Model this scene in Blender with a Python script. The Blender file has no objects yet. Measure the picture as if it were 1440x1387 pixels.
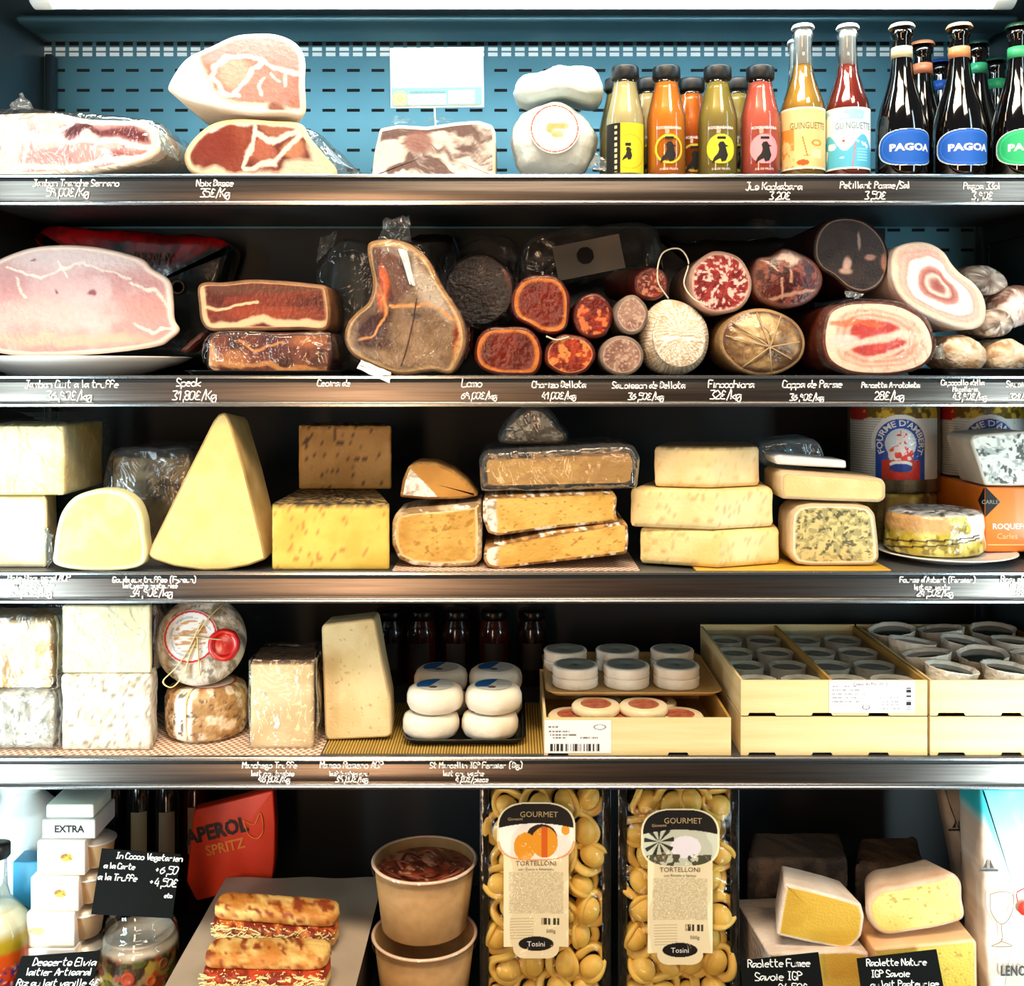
import bpy, math, random
import numpy as np
from math import sin, cos, pi, radians
random.seed(7)
RNG = np.random.RandomState(5)
COL = bpy.context.scene.collection
CAMY, F, CX, CY = -1.5, 1500.0, 720.0, 520.0
Z1, Z2, Z3, Z4, Z5 = 0.2735, -0.0095, -0.2855, -0.5465, -0.94   # tops of the shelves, metres

def P(px, py, Y):
    s = (Y - CAMY) / F
    return ((px - CX) * s, Y, -(py - CY) * s)
def X(px, Y): return (px - CX) * (Y - CAMY) / F
def Zp(py, Y): return -(py - CY) * (Y - CAMY) / F
def YB(py, z): return -z * F / (py - CY) + CAMY          # depth at which height z shows on row py
def lin(c):
    if isinstance(c, str):
        c = c.lstrip('#'); c = [int(c[i:i+2], 16) / 255 for i in (0, 2, 4)]
    return np.array([v / 12.92 if v <= .04045 else ((v + .055) / 1.055) ** 2.4 for v in c])
# ---------------------------------------------------------------- numpy noise
_T = np.random.RandomState(11).rand(256, 256)
def vnoise(u, v, seed=0):
    u = np.asarray(u, float) + seed * 17.13; v = np.asarray(v, float) + seed * 7.77
    iu = np.floor(u).astype(int); iv = np.floor(v).astype(int)
    fu = u - iu; fv = v - iv; fu = fu*fu*(3-2*fu); fv = fv*fv*(3-2*fv)
    g = lambda a, b: _T[a % 256, b % 256]
    return (g(iu, iv)*(1-fu)*(1-fv) + g(iu+1, iv)*fu*(1-fv) + g(iu, iv+1)*(1-fu)*fv + g(iu+1, iv+1)*fu*fv)
def fbm(u, v, sc, seed=0, o=4):
    r = 0; a = .5; t = 0
    for k in range(o):
        r = r + a * vnoise(np.asarray(u)/sc*2**k, np.asarray(v)/sc*2**k, seed + k*3); t += a; a *= .5
    return r / t
def ss(a, b, x):
    t = np.clip((x - a) / (b - a), 0, 1); return t*t*(3-2*t)
def mixc(A, B, t): return A + (B - A) * np.asarray(t)[..., None]
def sdist(U, V, pl):
    d = np.full(np.shape(U), 1e9)
    for (x0, y0), (x1, y1) in zip(pl[:-1], pl[1:]):
        dx, dy = x1-x0, y1-y0; L = dx*dx + dy*dy + 1e-9
        t = np.clip(((U-x0)*dx + (V-y0)*dy)/L, 0, 1)
        d = np.minimum(d, np.hypot(U-x0-t*dx, V-y0-t*dy))
    return d
def inpoly(U, V, pl):
    r = np.zeros(np.shape(U), bool); n = len(pl)
    for i in range(n):
        x0, y0 = pl[i]; x1, y1 = pl[(i+1) % n]
        if y0 == y1: continue
        c = ((y0 > V) != (y1 > V)) & (U < (x1-x0)*(V-y0)/(y1-y0) + x0)
        r ^= c
    return r
# ---------------------------------------------------------------- materials
_M = {}
def nodes(name):
    m = bpy.data.materials.new(name); m.use_nodes = True
    nt = m.node_tree; b = nt.nodes['Principled BSDF']
    return m, nt, b
def N(nt, t, **kw):
    n = nt.nodes.new(t)
    for k, v in kw.items():
        if k in n.inputs: n.inputs[k].default_value = v
        else: setattr(n, k, v)
    return n
def mat(name, c=(.8, .8, .8), rough=.5, metal=0., c2=None, sc=40., amt=.5, bump=0., bsc=120., attr=False, spec=.5,
        trans=0., coat=0., sss=0., stretch=None, detail=4., emis=None, estr=0., thr=None):
    if name in _M: return _M[name]
    m, nt, b = nodes(name); L = nt.links.new
    col = lin(c) if not attr else None
    tc = N(nt, 'ShaderNodeTexCoord'); vec = tc.outputs['Object']
    if stretch:
        mp = N(nt, 'ShaderNodeMapping'); mp.inputs['Scale'].default_value = stretch; L(vec, mp.inputs[0]); vec = mp.outputs[0]
    src = None
    if attr:
        a = N(nt, 'ShaderNodeAttribute'); a.attribute_name = 'Col'; src = a.outputs['Color']
    if c2 is not None:
        nz = N(nt, 'ShaderNodeTexNoise'); nz.inputs['Scale'].default_value = sc; nz.inputs['Detail'].default_value = detail
        L(vec, nz.inputs['Vector'])
        rp = N(nt, 'ShaderNodeValToRGB'); lo, hi = thr if thr else (.5-amt*.4, .5+amt*.4)
        rp.color_ramp.elements[0].position = lo; rp.color_ramp.elements[1].position = hi
        rp.color_ramp.elements[0].color = (*lin(c), 1); rp.color_ramp.elements[1].color = (*lin(c2), 1)
        L(nz.outputs['Fac'], rp.inputs[0]); src = rp.outputs[0]
    if src is not None: L(src, b.inputs['Base Color'])
    else: b.inputs['Base Color'].default_value = (*col, 1)
    b.inputs['Roughness'].default_value = rough; b.inputs['Metallic'].default_value = metal
    b.inputs['Specular IOR Level'].default_value = spec
    b.inputs['Transmission Weight'].default_value = trans
    b.inputs['Coat Weight'].default_value = coat; b.inputs['Coat Roughness'].default_value = .08
    if sss:
        b.inputs['Subsurface Weight'].default_value = sss; b.inputs['Subsurface Scale'].default_value = .01
    if emis is not None:
        b.inputs['Emission Color'].default_value = (*lin(emis), 1); b.inputs['Emission Strength'].default_value = estr
    if bump:
        n2 = N(nt, 'ShaderNodeTexNoise'); n2.inputs['Scale'].default_value = bsc; n2.inputs['Detail'].default_value = 3
        L(vec, n2.inputs['Vector'])
        bp = N(nt, 'ShaderNodeBump'); bp.inputs['Strength'].default_value = bump; bp.inputs['Distance'].default_value = .004
        L(n2.outputs['Fac'], bp.inputs['Height']); L(bp.outputs[0], b.inputs['Normal'])
        if coat: L(bp.outputs[0], b.inputs['Coat Normal'])
    _M[name] = m; return m
def film(name, tint='ffffff', base=.05, gain=.5, sc=18., bump=1., rough=.12, milky=0.):
    """clear wrinkled plastic: see-through, shining where it folds"""
    if name in _M: return _M[name]
    m, nt, b = nodes(name); L = nt.links.new; nt.nodes.remove(b)
    out = [n for n in nt.nodes if n.type == 'OUTPUT_MATERIAL'][0]
    tc = N(nt, 'ShaderNodeTexCoord')
    nz = N(nt, 'ShaderNodeTexNoise'); nz.inputs['Scale'].default_value = sc; nz.inputs['Detail'].default_value = 3.5
    nz.inputs['Distortion'].default_value = .6
    L(tc.outputs['Object'], nz.inputs['Vector'])
    bp = N(nt, 'ShaderNodeBump'); bp.inputs['Strength'].default_value = bump; bp.inputs['Distance'].default_value = .02
    L(nz.outputs['Fac'], bp.inputs['Height'])
    tr = N(nt, 'ShaderNodeBsdfTransparent'); tr.inputs[0].default_value = (*lin(tint), 1)
    gl = N(nt, 'ShaderNodeBsdfGlossy'); gl.inputs['Roughness'].default_value = rough; L(bp.outputs[0], gl.inputs['Normal'])
    lw = N(nt, 'ShaderNodeLayerWeight'); lw.inputs[0].default_value = .3; L(bp.outputs[0], lw.inputs['Normal'])
    mr = N(nt, 'ShaderNodeMapRange'); mr.inputs['To Min'].default_value = base; mr.inputs['To Max'].default_value = gain
    L(lw.outputs['Fresnel'], mr.inputs[0])
    mx = N(nt, 'ShaderNodeMixShader'); L(mr.outputs[0], mx.inputs[0]); L(tr.outputs[0], mx.inputs[1]); L(gl.outputs[0], mx.inputs[2])
    last = mx
    if milky:
        df = N(nt, 'ShaderNodeBsdfDiffuse'); df.inputs[0].default_value = (.85, .9, .92, 1)
        m2 = N(nt, 'ShaderNodeMixShader'); m2.inputs[0].default_value = milky
        L(mx.outputs[0], m2.inputs[1]); L(df.outputs[0], m2.inputs[2]); last = m2
    L(last.outputs[0], out.inputs[0]); _M[name] = m; return m
# ---------------------------------------------------------------- objects
WL = {}
def thing(name, label, cat, loc=(0, 0, 0), group=None):
    o = bpy.data.objects.new(name, None); COL.objects.link(o); o.location = loc; o.empty_display_size = .02
    o['label'] = label; o['category'] = cat
    if group: o['group'] = group
    WL[o] = np.array(loc, float); return o
def root_loc(p):
    while p is not None and p.parent is not None: p = p.parent
    return WL.get(p, np.zeros(3)) if p is not None else np.zeros(3)
def mk(name, verts, faces, m, parent=None, cols=None, smooth=True, loc=None, mats=None, mi=None, sharp=None):
    V = np.asarray(verts, float)
    off = root_loc(parent) if parent is not None else (np.array(loc, float) if loc is not None else np.zeros(3))
    me = bpy.data.meshes.new(name)
    me.from_pydata((V - off).tolist(), [], [tuple(int(i) for i in f) for f in faces])
    if cols is not None:
        ca = me.color_attributes.new('Col', 'FLOAT_COLOR', 'POINT')
        C = np.ones((len(V), 4)); C[:, :3] = np.clip(cols, 0, 1); ca.data.foreach_set('color', C.ravel())
    for mm in (mats or [m]): me.materials.append(mm)
    if mi is not None: me.polygons.foreach_set('material_index', mi)
    me.polygons.foreach_set('use_smooth', [bool(smooth)] * len(me.polygons))
    me.update()
    if sharp: me.set_sharp_from_angle(angle=radians(sharp))
    o = bpy.data.objects.new(name, me); COL.objects.link(o)
    if parent is not None: o.parent = parent
    elif loc is not None: o.location = loc; WL[o] = off
    return o
def tag(o, label=None, cat=None, group=None, kind=None):
    if label: o['label'] = label
    if cat: o['category'] = cat
    if group: o['group'] = group
    if kind: o['kind'] = kind
    return o
def lab(o, t): o['label'] = t; return o
def dup(root, dx=0, dy=0, dz=0, rz=0., label=None, loc=None):
    def cp(o, par):
        c = o.copy(); COL.objects.link(c)
        if par is not None: c.parent = par
        for ch in [x for x in bpy.data.objects if x.parent == o]: cp(ch, c)
        return c
    r = cp(root, None)
    if loc is not None: r.location = loc
    else: r.location = (root.location[0]+dx, root.location[1]+dy, root.location[2]+dz)
    r.rotation_euler[2] += rz
    if label: r['label'] = label
    WL[r] = np.array(r.location); return r
# ---------------------------------------------------------------- shapes
def catmull(pts, closed=True, k=8):
    """centripetal curve through the points"""
    p = np.asarray(pts, float); n = len(p); out = []
    for i in range(n if closed else n-1):
        if closed: a, b, c, d = p[(i-1) % n], p[i], p[(i+1) % n], p[(i+2) % n]
        else:
            b, c = p[i], p[i+1]; a = p[i-1] if i else 2*b-c; d = p[i+2] if i+2 < n else 2*c-b
        t0 = 0; t1 = max(np.linalg.norm(b-a), 1e-9)**.5; t2 = t1+max(np.linalg.norm(c-b), 1e-9)**.5; t3 = t2+max(np.linalg.norm(d-c), 1e-9)**.5
        for j in range(k):
            t = t1+(t2-t1)*j/k
            A1 = (t1-t)/(t1-t0)*a+(t-t0)/(t1-t0)*b; A2 = (t2-t)/(t2-t1)*b+(t-t1)/(t2-t1)*c; A3 = (t3-t)/(t3-t2)*c+(t-t2)/(t3-t2)*d
            B1 = (t2-t)/(t2-t0)*A1+(t-t0)/(t2-t0)*A2; B2 = (t3-t)/(t3-t1)*A2+(t-t1)/(t3-t1)*A3
            out.append((t2-t)/(t2-t1)*B1+(t-t1)/(t2-t1)*B2)
    if not closed: out.append(p[-1])
    return np.array(out)
def resample(p, n, closed=True):
    p = np.asarray(p, float)
    q = np.vstack([p, p[:1]]) if closed else p
    d = np.r_[0, np.cumsum(np.hypot(*(q[1:]-q[:-1]).T))] if q.shape[1] == 2 else np.r_[0, np.cumsum(np.linalg.norm(q[1:]-q[:-1], axis=1))]
    t = np.linspace(0, d[-1], n, endpoint=not closed)
    return np.stack([np.interp(t, d, q[:, i]) for i in range(q.shape[1])], 1)
def relax(p, k):
    for _ in range(k): p = .5*p + .25*(np.roll(p, 1, 0) + np.roll(p, -1, 0))
    return p
def area2(p):
    x, y = p.T; return .5*np.sum(x*np.roll(y, -1) - np.roll(x, -1)*y)
def inset(p, d):
    t = np.roll(p, -1, 0) - np.roll(p, 1, 0); t /= np.linalg.norm(t, axis=1)[:, None] + 1e-9
    n = np.stack([t[:, 1], -t[:, 0]], 1) * (1 if area2(p) > 0 else -1)
    return p - n*d
def rings(R, closed=True, cap0=False, cap1=False, off=0):
    """faces joining consecutive rings of n vertices"""
    k, n = R; f = []
    for i in range(k-1):
        for j in range(n if closed else n-1):
            a = i*n+j; b = i*n+(j+1) % n; f.append((a+off, b+off, b+n+off, a+n+off))
    if cap0: f.append(tuple(range(off+n-1, off-1, -1)))
    if cap1: f.append(tuple(range(off+(k-1)*n, off+k*n)))
    return f
def oval(cx, cy, rx, ry, n=14, rot=0., wob=.0, seed=1):
    r = np.random.RandomState(seed); o = []
    for i in range(n):
        a = 2*pi*i/n; k = 1 + wob*(r.rand()-.5)*2; x, y = rx*cos(a)*k, ry*sin(a)*k
        o.append((cx + x*cos(rot)-y*sin(rot), cy + x*sin(rot)+y*cos(rot)))
    return o
def solid(root, outline, Y0, depth, side_mat, face=None, face_mat=None, base=None, r=.006, smooth=True, k=2, bulge=.0,
          amp=0., asc=.03, names=('body', 'cut_face'), rf=None, res=2.0, shrink=1., side_paint=None, back=(0., 0.), facenoise=0., seed=0):
    """a body whose front outline is given in the frame at depth Y0; the cut face is its own mesh"""
    s = (Y0 - CAMY)/F
    p = catmull(outline) if smooth else np.asarray(outline, float)
    per = np.sum(np.hypot(*(np.roll(p, -1, 0)-p).T)); n = int(np.clip(per/res, 48, 420))
    p = relax(resample(p, n), k)
    if area2(p) < 0: p = p[::-1]
    lo, hi = p[:, 1].max(), p[:, 1].min()
    zt = Zp(hi, Y0); zb = Zp(lo, Y0) if base is None else base + .0006
    def W(q, y):
        zz = zt + (q[:, 1]-hi)/(lo-hi)*(zb-zt)
        return np.stack([(q[:, 0]-CX)*s, np.broadcast_to(y, len(q)), zz], 1)
    c = p.mean(0); half = .5*min(np.ptp(p[:, 0]), np.ptp(p[:, 1])); V = []
    has = face is not None or face_mat is not None
    rf = (min(r, .0045) if has else r) if rf is None else rf
    def ins(p_, d):
        if d <= 0: return p_
        if d > .3*half:
            cc_ = p_.mean(0); return cc_+(p_-cc_)*max(.12, 1-d/half)
        q_ = p_; st_ = max(1, int(d/1.5))
        for _ in range(st_): q_ = relax(inset(q_, d/st_), 1)
        return q_
    def put(q, y): V.append(W(q, y))
    for t in (0, .25, .5, .75, 1):
        put(ins(p, rf/s*(1-sin(t*pi/2))), Y0 + rf*(1-cos(t*pi/2)))
    rp = r/s
    m = max(2, int((depth-2*r)/.012)+1) if amp else 2
    for i in range(1, m+1):
        t = i/m; q = c + (p-c)*(1+(shrink-1)*t); put(q + np.array([back[0], back[1]])*t, Y0+rf+(depth-r-rf)*t)
    pe = c + (p-c)*shrink + np.array(back)
    for t in (.3, .6, .85, 1):
        put(ins(pe, rp*(1-cos(t*pi/2))), Y0+depth-r+r*sin(t*pi/2))
    nr = len(V); front = V[0].copy()
    V = np.vstack(V)
    if amp:
        d = (fbm(V[:, 0]*1. + V[:, 1]*.7, V[:, 2] + V[:, 1]*.4, asc, seed) - .5)*2*amp
        cen = np.array([(c[0]-CX)*s, 0, V[:, 2].mean()]); dd = V - cen; dd[:, 1] = 0
        dd /= np.linalg.norm(dd, axis=1)[:, None]+1e-9
        w = np.ones(len(V)); w[:n] = 0 if has else .5; w[n:3*n] = .4 if has else .8
        if base is not None: w = w*ss(base, base+.02, V[:, 2])
        V = V + dd*(d*w)[:, None]
        if base is not None: V[:, 2] = np.maximum(V[:, 2], base+.0004)
    fs = rings((nr, n), cap1=True); fs = [f[::-1] for f in fs]
    if not has:
        V = np.vstack([V, V[:n].mean(0)[None]]); fs += [(j, (j+1) % n, len(V)-1) for j in range(n)]
    sc = side_paint(V[:, 0], V[:, 1], V[:, 2]) if side_paint else None
    body = mk(names[0], V, fs, side_mat, root, sc)
    cf = None
    if has:
        q = ins(p, rf/s); cc = q.mean(0); R = np.hypot(*(q-cc).T).mean(); K = int(np.clip(R/res, 6, 90)); U = []; E = []
        for i in range(K):
            e = 1-i/K; U.append(cc+(q-cc)*e); E.append(np.full(n, e))
        Q = np.vstack(U + [cc[None]]); E = np.r_[np.concatenate(E), 0]
        w = 1-E**2
        yy = Y0 - bulge*w
        if facenoise: yy = yy - facenoise*(fbm(Q[:, 0], Q[:, 1], 12, seed+5)-.5)*ss(0, .12, 1-E)*2
        VV = W(Q, yy); fc = rings((K, n)); last = K*n
        fc += [((K-1)*n+j, (K-1)*n+(j+1) % n, last) for j in range(n)]
        cols = face(Q[:, 0], Q[:, 1], E) if face is not None else None
        cf = mk(names[1], VV, fc, face_mat or FACE, root, cols)
    return body, cf
def base_of(outline, Y0, base):
    o = np.asarray(outline, float); s = (Y0-CAMY)/F
    return ((o[:, 0].mean()-CX)*s, Y0, base)
def lathe(name, prof, m, parent, c=(0, 0, 0), n=32, sx=1., cols=None, axis='z', sharp=None, amp=0, seed=0, tilt=None, cap=True):
    prof = np.asarray(prof, float); k = len(prof); V = []
    for i, (r, z) in enumerate(prof):
        for j in range(n):
            a = 2*pi*j/n
            rr = r*(1+amp*(fbm(cos(a)*3+5, sin(a)*3+z*40+5, 1., seed)-.5)*2) if amp else r
            V.append((rr*cos(a)*sx, rr*sin(a), z))
    V = np.array(V)
    if axis == 'y': V = V[:, [0, 2, 1]]
    if axis == 'x': V = V[:, [2, 0, 1]]
    if tilt is not None: V = V @ np.array(tilt).T
    f = rings((k, n), cap0=cap and prof[0][0] > 1e-4, cap1=cap and prof[-1][0] > 1e-4)
    if axis == 'y': f = [q[::-1] for q in f]
    cl = cols(V[:, 0], V[:, 1], V[:, 2]) if cols else None
    return mk(name, V + np.array(c), f, m, parent, cl, sharp=sharp)
def rot(ax=0, ay=0, az=0):
    a, b, c = radians(ax), radians(ay), radians(az)
    Rx = np.array([[1, 0, 0], [0, cos(a), -sin(a)], [0, sin(a), cos(a)]])
    Ry = np.array([[cos(b), 0, sin(b)], [0, 1, 0], [-sin(b), 0, cos(b)]])
    Rz = np.array([[cos(c), -sin(c), 0], [sin(c), cos(c), 0], [0, 0, 1]])
    return Rz @ Ry @ Rx
def box(name, lo, hi, m, parent=None, bev=0., R=None, piv=None, seg=2, loc=None):
    lo = np.array(lo, float); hi = np.array(hi, float)
    if bev > 0:
        p = []; 
        for (cx, cy, a0) in ((hi[0]-bev, hi[1]-bev, 0), (lo[0]+bev, hi[1]-bev, 90), (lo[0]+bev, lo[1]+bev, 180), (hi[0]-bev, lo[1]+bev, 270)):
            for t in range(seg+1):
                a = radians(a0+90*t/seg); p.append((cx+bev*cos(a), cy+bev*sin(a)))
        p = np.array(p); c = p.mean(0); V = []
        b2 = min(bev, (hi[2]-lo[2])/2.01)
        for (d, z) in ((b2, lo[2]), (b2*.3, lo[2]+b2*.3), (0, lo[2]+b2), (0, hi[2]-b2), (b2*.3, hi[2]-b2*.3), (b2, hi[2])):
            q = c + (p-c)*(1-d/np.maximum(np.abs(p-c), 1e-6).clip(d*1.01+1e-6)); 
            q = inset(p, d*.98) if d else p
            V.append(np.c_[q, np.full(len(q), z)])
        k = len(V); n = len(p); V = np.vstack(V); f = rings((k, n), cap0=True, cap1=True)
    else:
        V = np.array([(x, y, z) for x in (lo[0], hi[0]) for y in (lo[1], hi[1]) for z in (lo[2], hi[2])])
        f = [(0, 1, 3, 2), (4, 6, 7, 5), (0, 4, 5, 1), (2, 3, 7, 6), (0, 2, 6, 4), (1, 5, 7, 3)]
    if R is not None:
        pv = np.array(piv if piv is not None else (lo+hi)/2); V = (V-pv) @ R.T + pv
    return mk(name, V, f, m, parent, smooth=bev > 0, sharp=50 if bev > 0 else None, loc=loc)
def tube(name, pts, r, m, parent, n=8, closed=False, smooth=True, k=6, flat=1.):
    p = catmull(pts, closed, k) if smooth else np.asarray(pts, float)
    V = []; m_ = len(p)
    up = np.array([0.013, .02, 1.])
    for i in range(m_):
        t = p[(i+1) % m_ if closed else min(i+1, m_-1)] - p[i-1 if (closed or i) else 0]; t = t/(np.linalg.norm(t)+1e-9)
        u = np.cross(t, up); 
        if np.linalg.norm(u) < .15: u = np.cross(t, np.array([1., .1, 0]))
        u /= np.linalg.norm(u); w = np.cross(u, t)
        for j in range(n):
            a = 2*pi*j/n; V.append(p[i] + r*cos(a)*u + r*flat*sin(a)*w)
    f = rings((m_, n), cap0=not closed, cap1=not closed)
    if closed: f += [((m_-1)*n+j, (m_-1)*n+(j+1) % n, (j+1) % n, j) for j in range(n)]
    return mk(name, V, f, m, parent)
def block(root, plan, z0, z1, spec, bev=.004, amp=0., asc=.02, seed=0, res=.004, k=1, paint=None, zstep=.006, top=None, smooth=False, lean=None, captop=None):
    """upright slab: plan outline in metres, raised from z0 to z1. spec = [(part, material, test(seg index))]; plan points carry the
    segment they start. top(x,y) may lower the top."""
    p = np.asarray(plan, float)
    seg = []
    if smooth: q = catmull(p, True, 6); segid = np.repeat(np.arange(len(p)), 6)
    else: q = p; segid = np.arange(len(p))
    pts = []; 
    for i in range(len(q)):
        a, b = q[i], q[(i+1) % len(q)]; m = max(1, int(np.hypot(*(b-a))/res))
        for j in range(m): pts.append(a+(b-a)*j/m); seg.append(segid[i])
    pts = np.array(pts); seg = np.array(seg); n = len(pts)
    pts = relax(pts, k)
    if area2(pts) < 0: pts = pts[::-1]; seg = np.roll(seg[::-1], -1)
    V = []; lv = []
    m = max(1, int((z1-z0-2*bev)/zstep)); 
    for (d, z) in [(bev, z0), (bev*.3, z0+bev*.3)] + [(0, z0+bev+(z1-z0-2*bev)*i/m) for i in range(m+1)] + [(bev*.3, z1-bev*.3), (bev, z1)]:
        V.append(np.c_[inset(pts, d) if d else pts, np.full(n, z)])
    nr = len(V); cap = V[-1][:, :2]; c = cap.mean(0); R = np.hypot(*(cap-c).T).mean(); K = int(np.clip(R/(res*1.5), 3, 40))
    for i in range(1, K): V.append(np.c_[c+(cap-c)*(1-i/K), np.full(n, z1)])
    V = np.vstack(V+[np.r_[c, z1][None]]); last = len(V)-1
    f = []; tg = []
    for i in range(nr-1):
        for j in range(n):
            a = i*n+j; b = i*n+(j+1) % n; f.append((a, b, b+n, a+n)); tg.append(seg[j] if 1 <= i < nr-2 else (seg[j] if i < 1 else -1))
    for i in range(nr-1, nr+K-2):
        for j in range(n):
            a = i*n+j; b = i*n+(j+1) % n; f.append((a, b, b+n, a+n)); tg.append(-1)
    i = nr+K-2
    for j in range(n): f.append((i*n+j, i*n+(j+1) % n, last)); tg.append(-1)
    f.append(tuple(range(n-1, -1, -1))); tg.append(-2)
    if amp:
        d = (fbm(V[:, 0]+V[:, 1]*.6, V[:, 2]*1.3+V[:, 1]*.5, asc, seed)-.5)*2*amp
        dd = V-np.array([c[0], c[1], (z0+z1)/2]); dd[:, 2] *= .6; dd /= np.linalg.norm(dd, axis=1)[:, None]+1e-9
        V = V+dd*(d*ss(z0, z0+.008, V[:, 2]))[:, None]
        V[:, 2] = np.maximum(V[:, 2], z0)
    if top is not None:
        tt = (V[:, 2]-z0)/(z1-z0); V[:, 2] = z0+tt*(top(V[:, 0], V[:, 1])-z0)
    if lean is not None:
        V[:, 0] += lean[0]*(V[:, 2]-z0); V[:, 1] += lean[1]*(V[:, 2]-z0)
    cols = paint(V[:, 0], V[:, 1], V[:, 2]) if paint else None
    out = {}; tg = np.array(tg); used = np.zeros(len(tg), bool)
    for nm, mt, test in spec:
        sel = [x for x in range(len(tg)) if not used[x] and test(tg[x])]
        if not sel: continue
        used[sel] = True
        idx = sorted({v for x in sel for v in f[x]}); mp_ = {v: i for i, v in enumerate(idx)}
        out[nm] = mk(nm, V[idx], [tuple(mp_[v] for v in f[x]) for x in sel], mt, root, cols[idx] if cols is not None else None)
    return out
def patch(name, u0, u1, v0, v1, mapf, m, parent, paint=None, res=.001, mask=None):
    """a thin sheet laid over a surface; mapf(u, v) -> points, paint(u, v) -> colours"""
    nu = max(2, int((u1-u0)/res)+1); nv = max(2, int((v1-v0)/res)+1)
    U, Vv = np.meshgrid(np.linspace(u0, u1, nu), np.linspace(v0, v1, nv)); U = U.ravel(); Vv = Vv.ravel()
    f = []
    ok = mask(U, Vv) if mask else np.ones(len(U), bool)
    for i in range(nv-1):
        for j in range(nu-1):
            a = i*nu+j; q = (a, a+1, a+nu+1, a+nu)
            if ok[list(q)].all(): f.append(q)
    return mk(name, mapf(U, Vv), f, m, parent, paint(U, Vv) if paint else None)
def plane_map(o, ux=(1, 0, 0), vx=(0, 0, 1), curve=None):
    o, ux, vx = map(lambda a: np.array(a, float), (o, ux, vx))
    nn = np.cross(ux, vx)
    def f(U, V):
        U = np.asarray(U)[:, None]; V = np.asarray(V)[:, None]; q = o+U*ux+V*vx
        if curve: q = q - nn*curve(U, V)*-1
        return q
    return f
def cyl_map(c, R, lift=.0003, a0=0.):
    c = np.array(c, float)
    def f(U, V):
        U = np.asarray(U); V = np.asarray(V); a = U/R+a0; r = R+lift
        return np.stack([c[0]+r*np.sin(a), c[1]-r*np.cos(a), c[2]+V], 1)
    return f
# ---------------------------------------------------------------- writing
G = {
'a':"4515040312334543 4542", 'b':"08020213324344 35150403", 'c':"451504031242", 'd':"45150403123243 4842", 'e':"03434515040312 1242", 'f':"47381802 0535",
'g':"4515040312334541302011", 'h':"0802 042535444342", 'i':"1512 1616", 'j':"2521100 ", 'k':"0802 0345 1342", 'l':"081312", 'm':"0502 041525242522 24354542", 'n':"0502 04153524 3532",
'o':"1504031232434415", 'p':"0500 04153544433212", 'q':"45150403123243 4540", 'r':"0502 04152535", 's':"45150413334212", 't':"18132232 0636", 'u':"050312324345 4542", 'v':"051245",
'w':"051224324 5", 'x':"0542 0245", 'y':"051445 45211100", 'z':"05450242",
'A':"021848 4842 0545"[:6]+" 2842 1434", 'B':"0802 0818374605 05453302", 'C':"4718060312 1242", 'D':"0802 081836441202", 'E':"48080242 0535", 'F':"480802 0535", 'G':"4718060312324544 24",
'H':"0802 4842 0545", 'I':"1838 2822 1232", 'J':"1848 383321 2102", 'K':"0802 4804 1542", 'L':"080242", 'M':"0208254842", 'N':"02084248", 'O':"180603123244472818", 'P':"0208 08284605",
'Q':"180603123244472818 2341", 'R':"0208 08284605 2542", 'S':"471806154332 3202", 'T':"0848 2822", 'U':"0803123243 4348", 'V':"082248", 'W':"0812253248", 'X':"0842 0248", 'Y':"082548 2522", 'Z':"08480242",
'0':"180603123244472818", '1':"062822", '2':"07182837460242", '3':"08482534433202", '4':"28044434 3632", '5':"4808062645433202", '6':"371605031233443505", '7':"084822 1535",
'8':"250718384725 250412324425", '9':"4627180625454742 ", ',':"2220 ", '.':"2222", '/':"1149", '(':"29170423 2331", ')':"1937344 3"[:6]+"2211", "'":"1918", '-':"1535", ':':"2525 2323", '€':"47281603123242 0535 0424", '>':"0525 1625 1425", 'é':"03434515040312 1242 2738", ' ':"",
}
G['A'] = "02284 2".replace(' ', '')+" 1434"; G['w'] = "0512243245"; G['j'] = "25211000"; G[')'] = "1937343211"; G['('] = "3918141221"; G['g'] = "45150403123345 454130201101"
G.update({'m':"0502 03152522 24354542", 'h':"0802 0415354442", 'n':"0502 0415354442", 'r':"0502 04152535", 'b':"0802 0415354443321202", 'p':"0500 0415354443321203",
'e':"0444351504031232", 'a':"4435150403122344 4542", 'd':"4435150403122344 4842", 'g':"4435150403122344 454130201101", 'q':"4435150403122344 4540", 'o':"150403123243443515",
'c':"4435150403123243", 's':"443515041343321203", '0':"2807031222334728", 'é':"0444351504031232 2738"})
def strokes(text, jit=.25, seed=0):
    r = np.random.RandomState(seed); x = 0; out = []
    for ch in text:
        g = G.get(ch, G.get(ch.lower(), '')); w = 4.6 if ch not in "il,.' 1:" else 2.9
        if ch == 'm' or ch == 'w': w = 5.2
        dy = (r.rand()-.5)*jit*1.2
        for st in g.split():
            p = [(int(st[i])+x+(r.rand()-.5)*jit, int(st[i+1])-2+dy+(r.rand()-.5)*jit) for i in range(0, len(st)-1, 2)]
            if len(p) == 1 or (len(p) == 2 and p[0] == p[1]): p = [p[0], (p[0][0]+.3, p[0][1]+.3)]
            out.append(np.array(p))
        x += w*1.0
    return out, x
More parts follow.
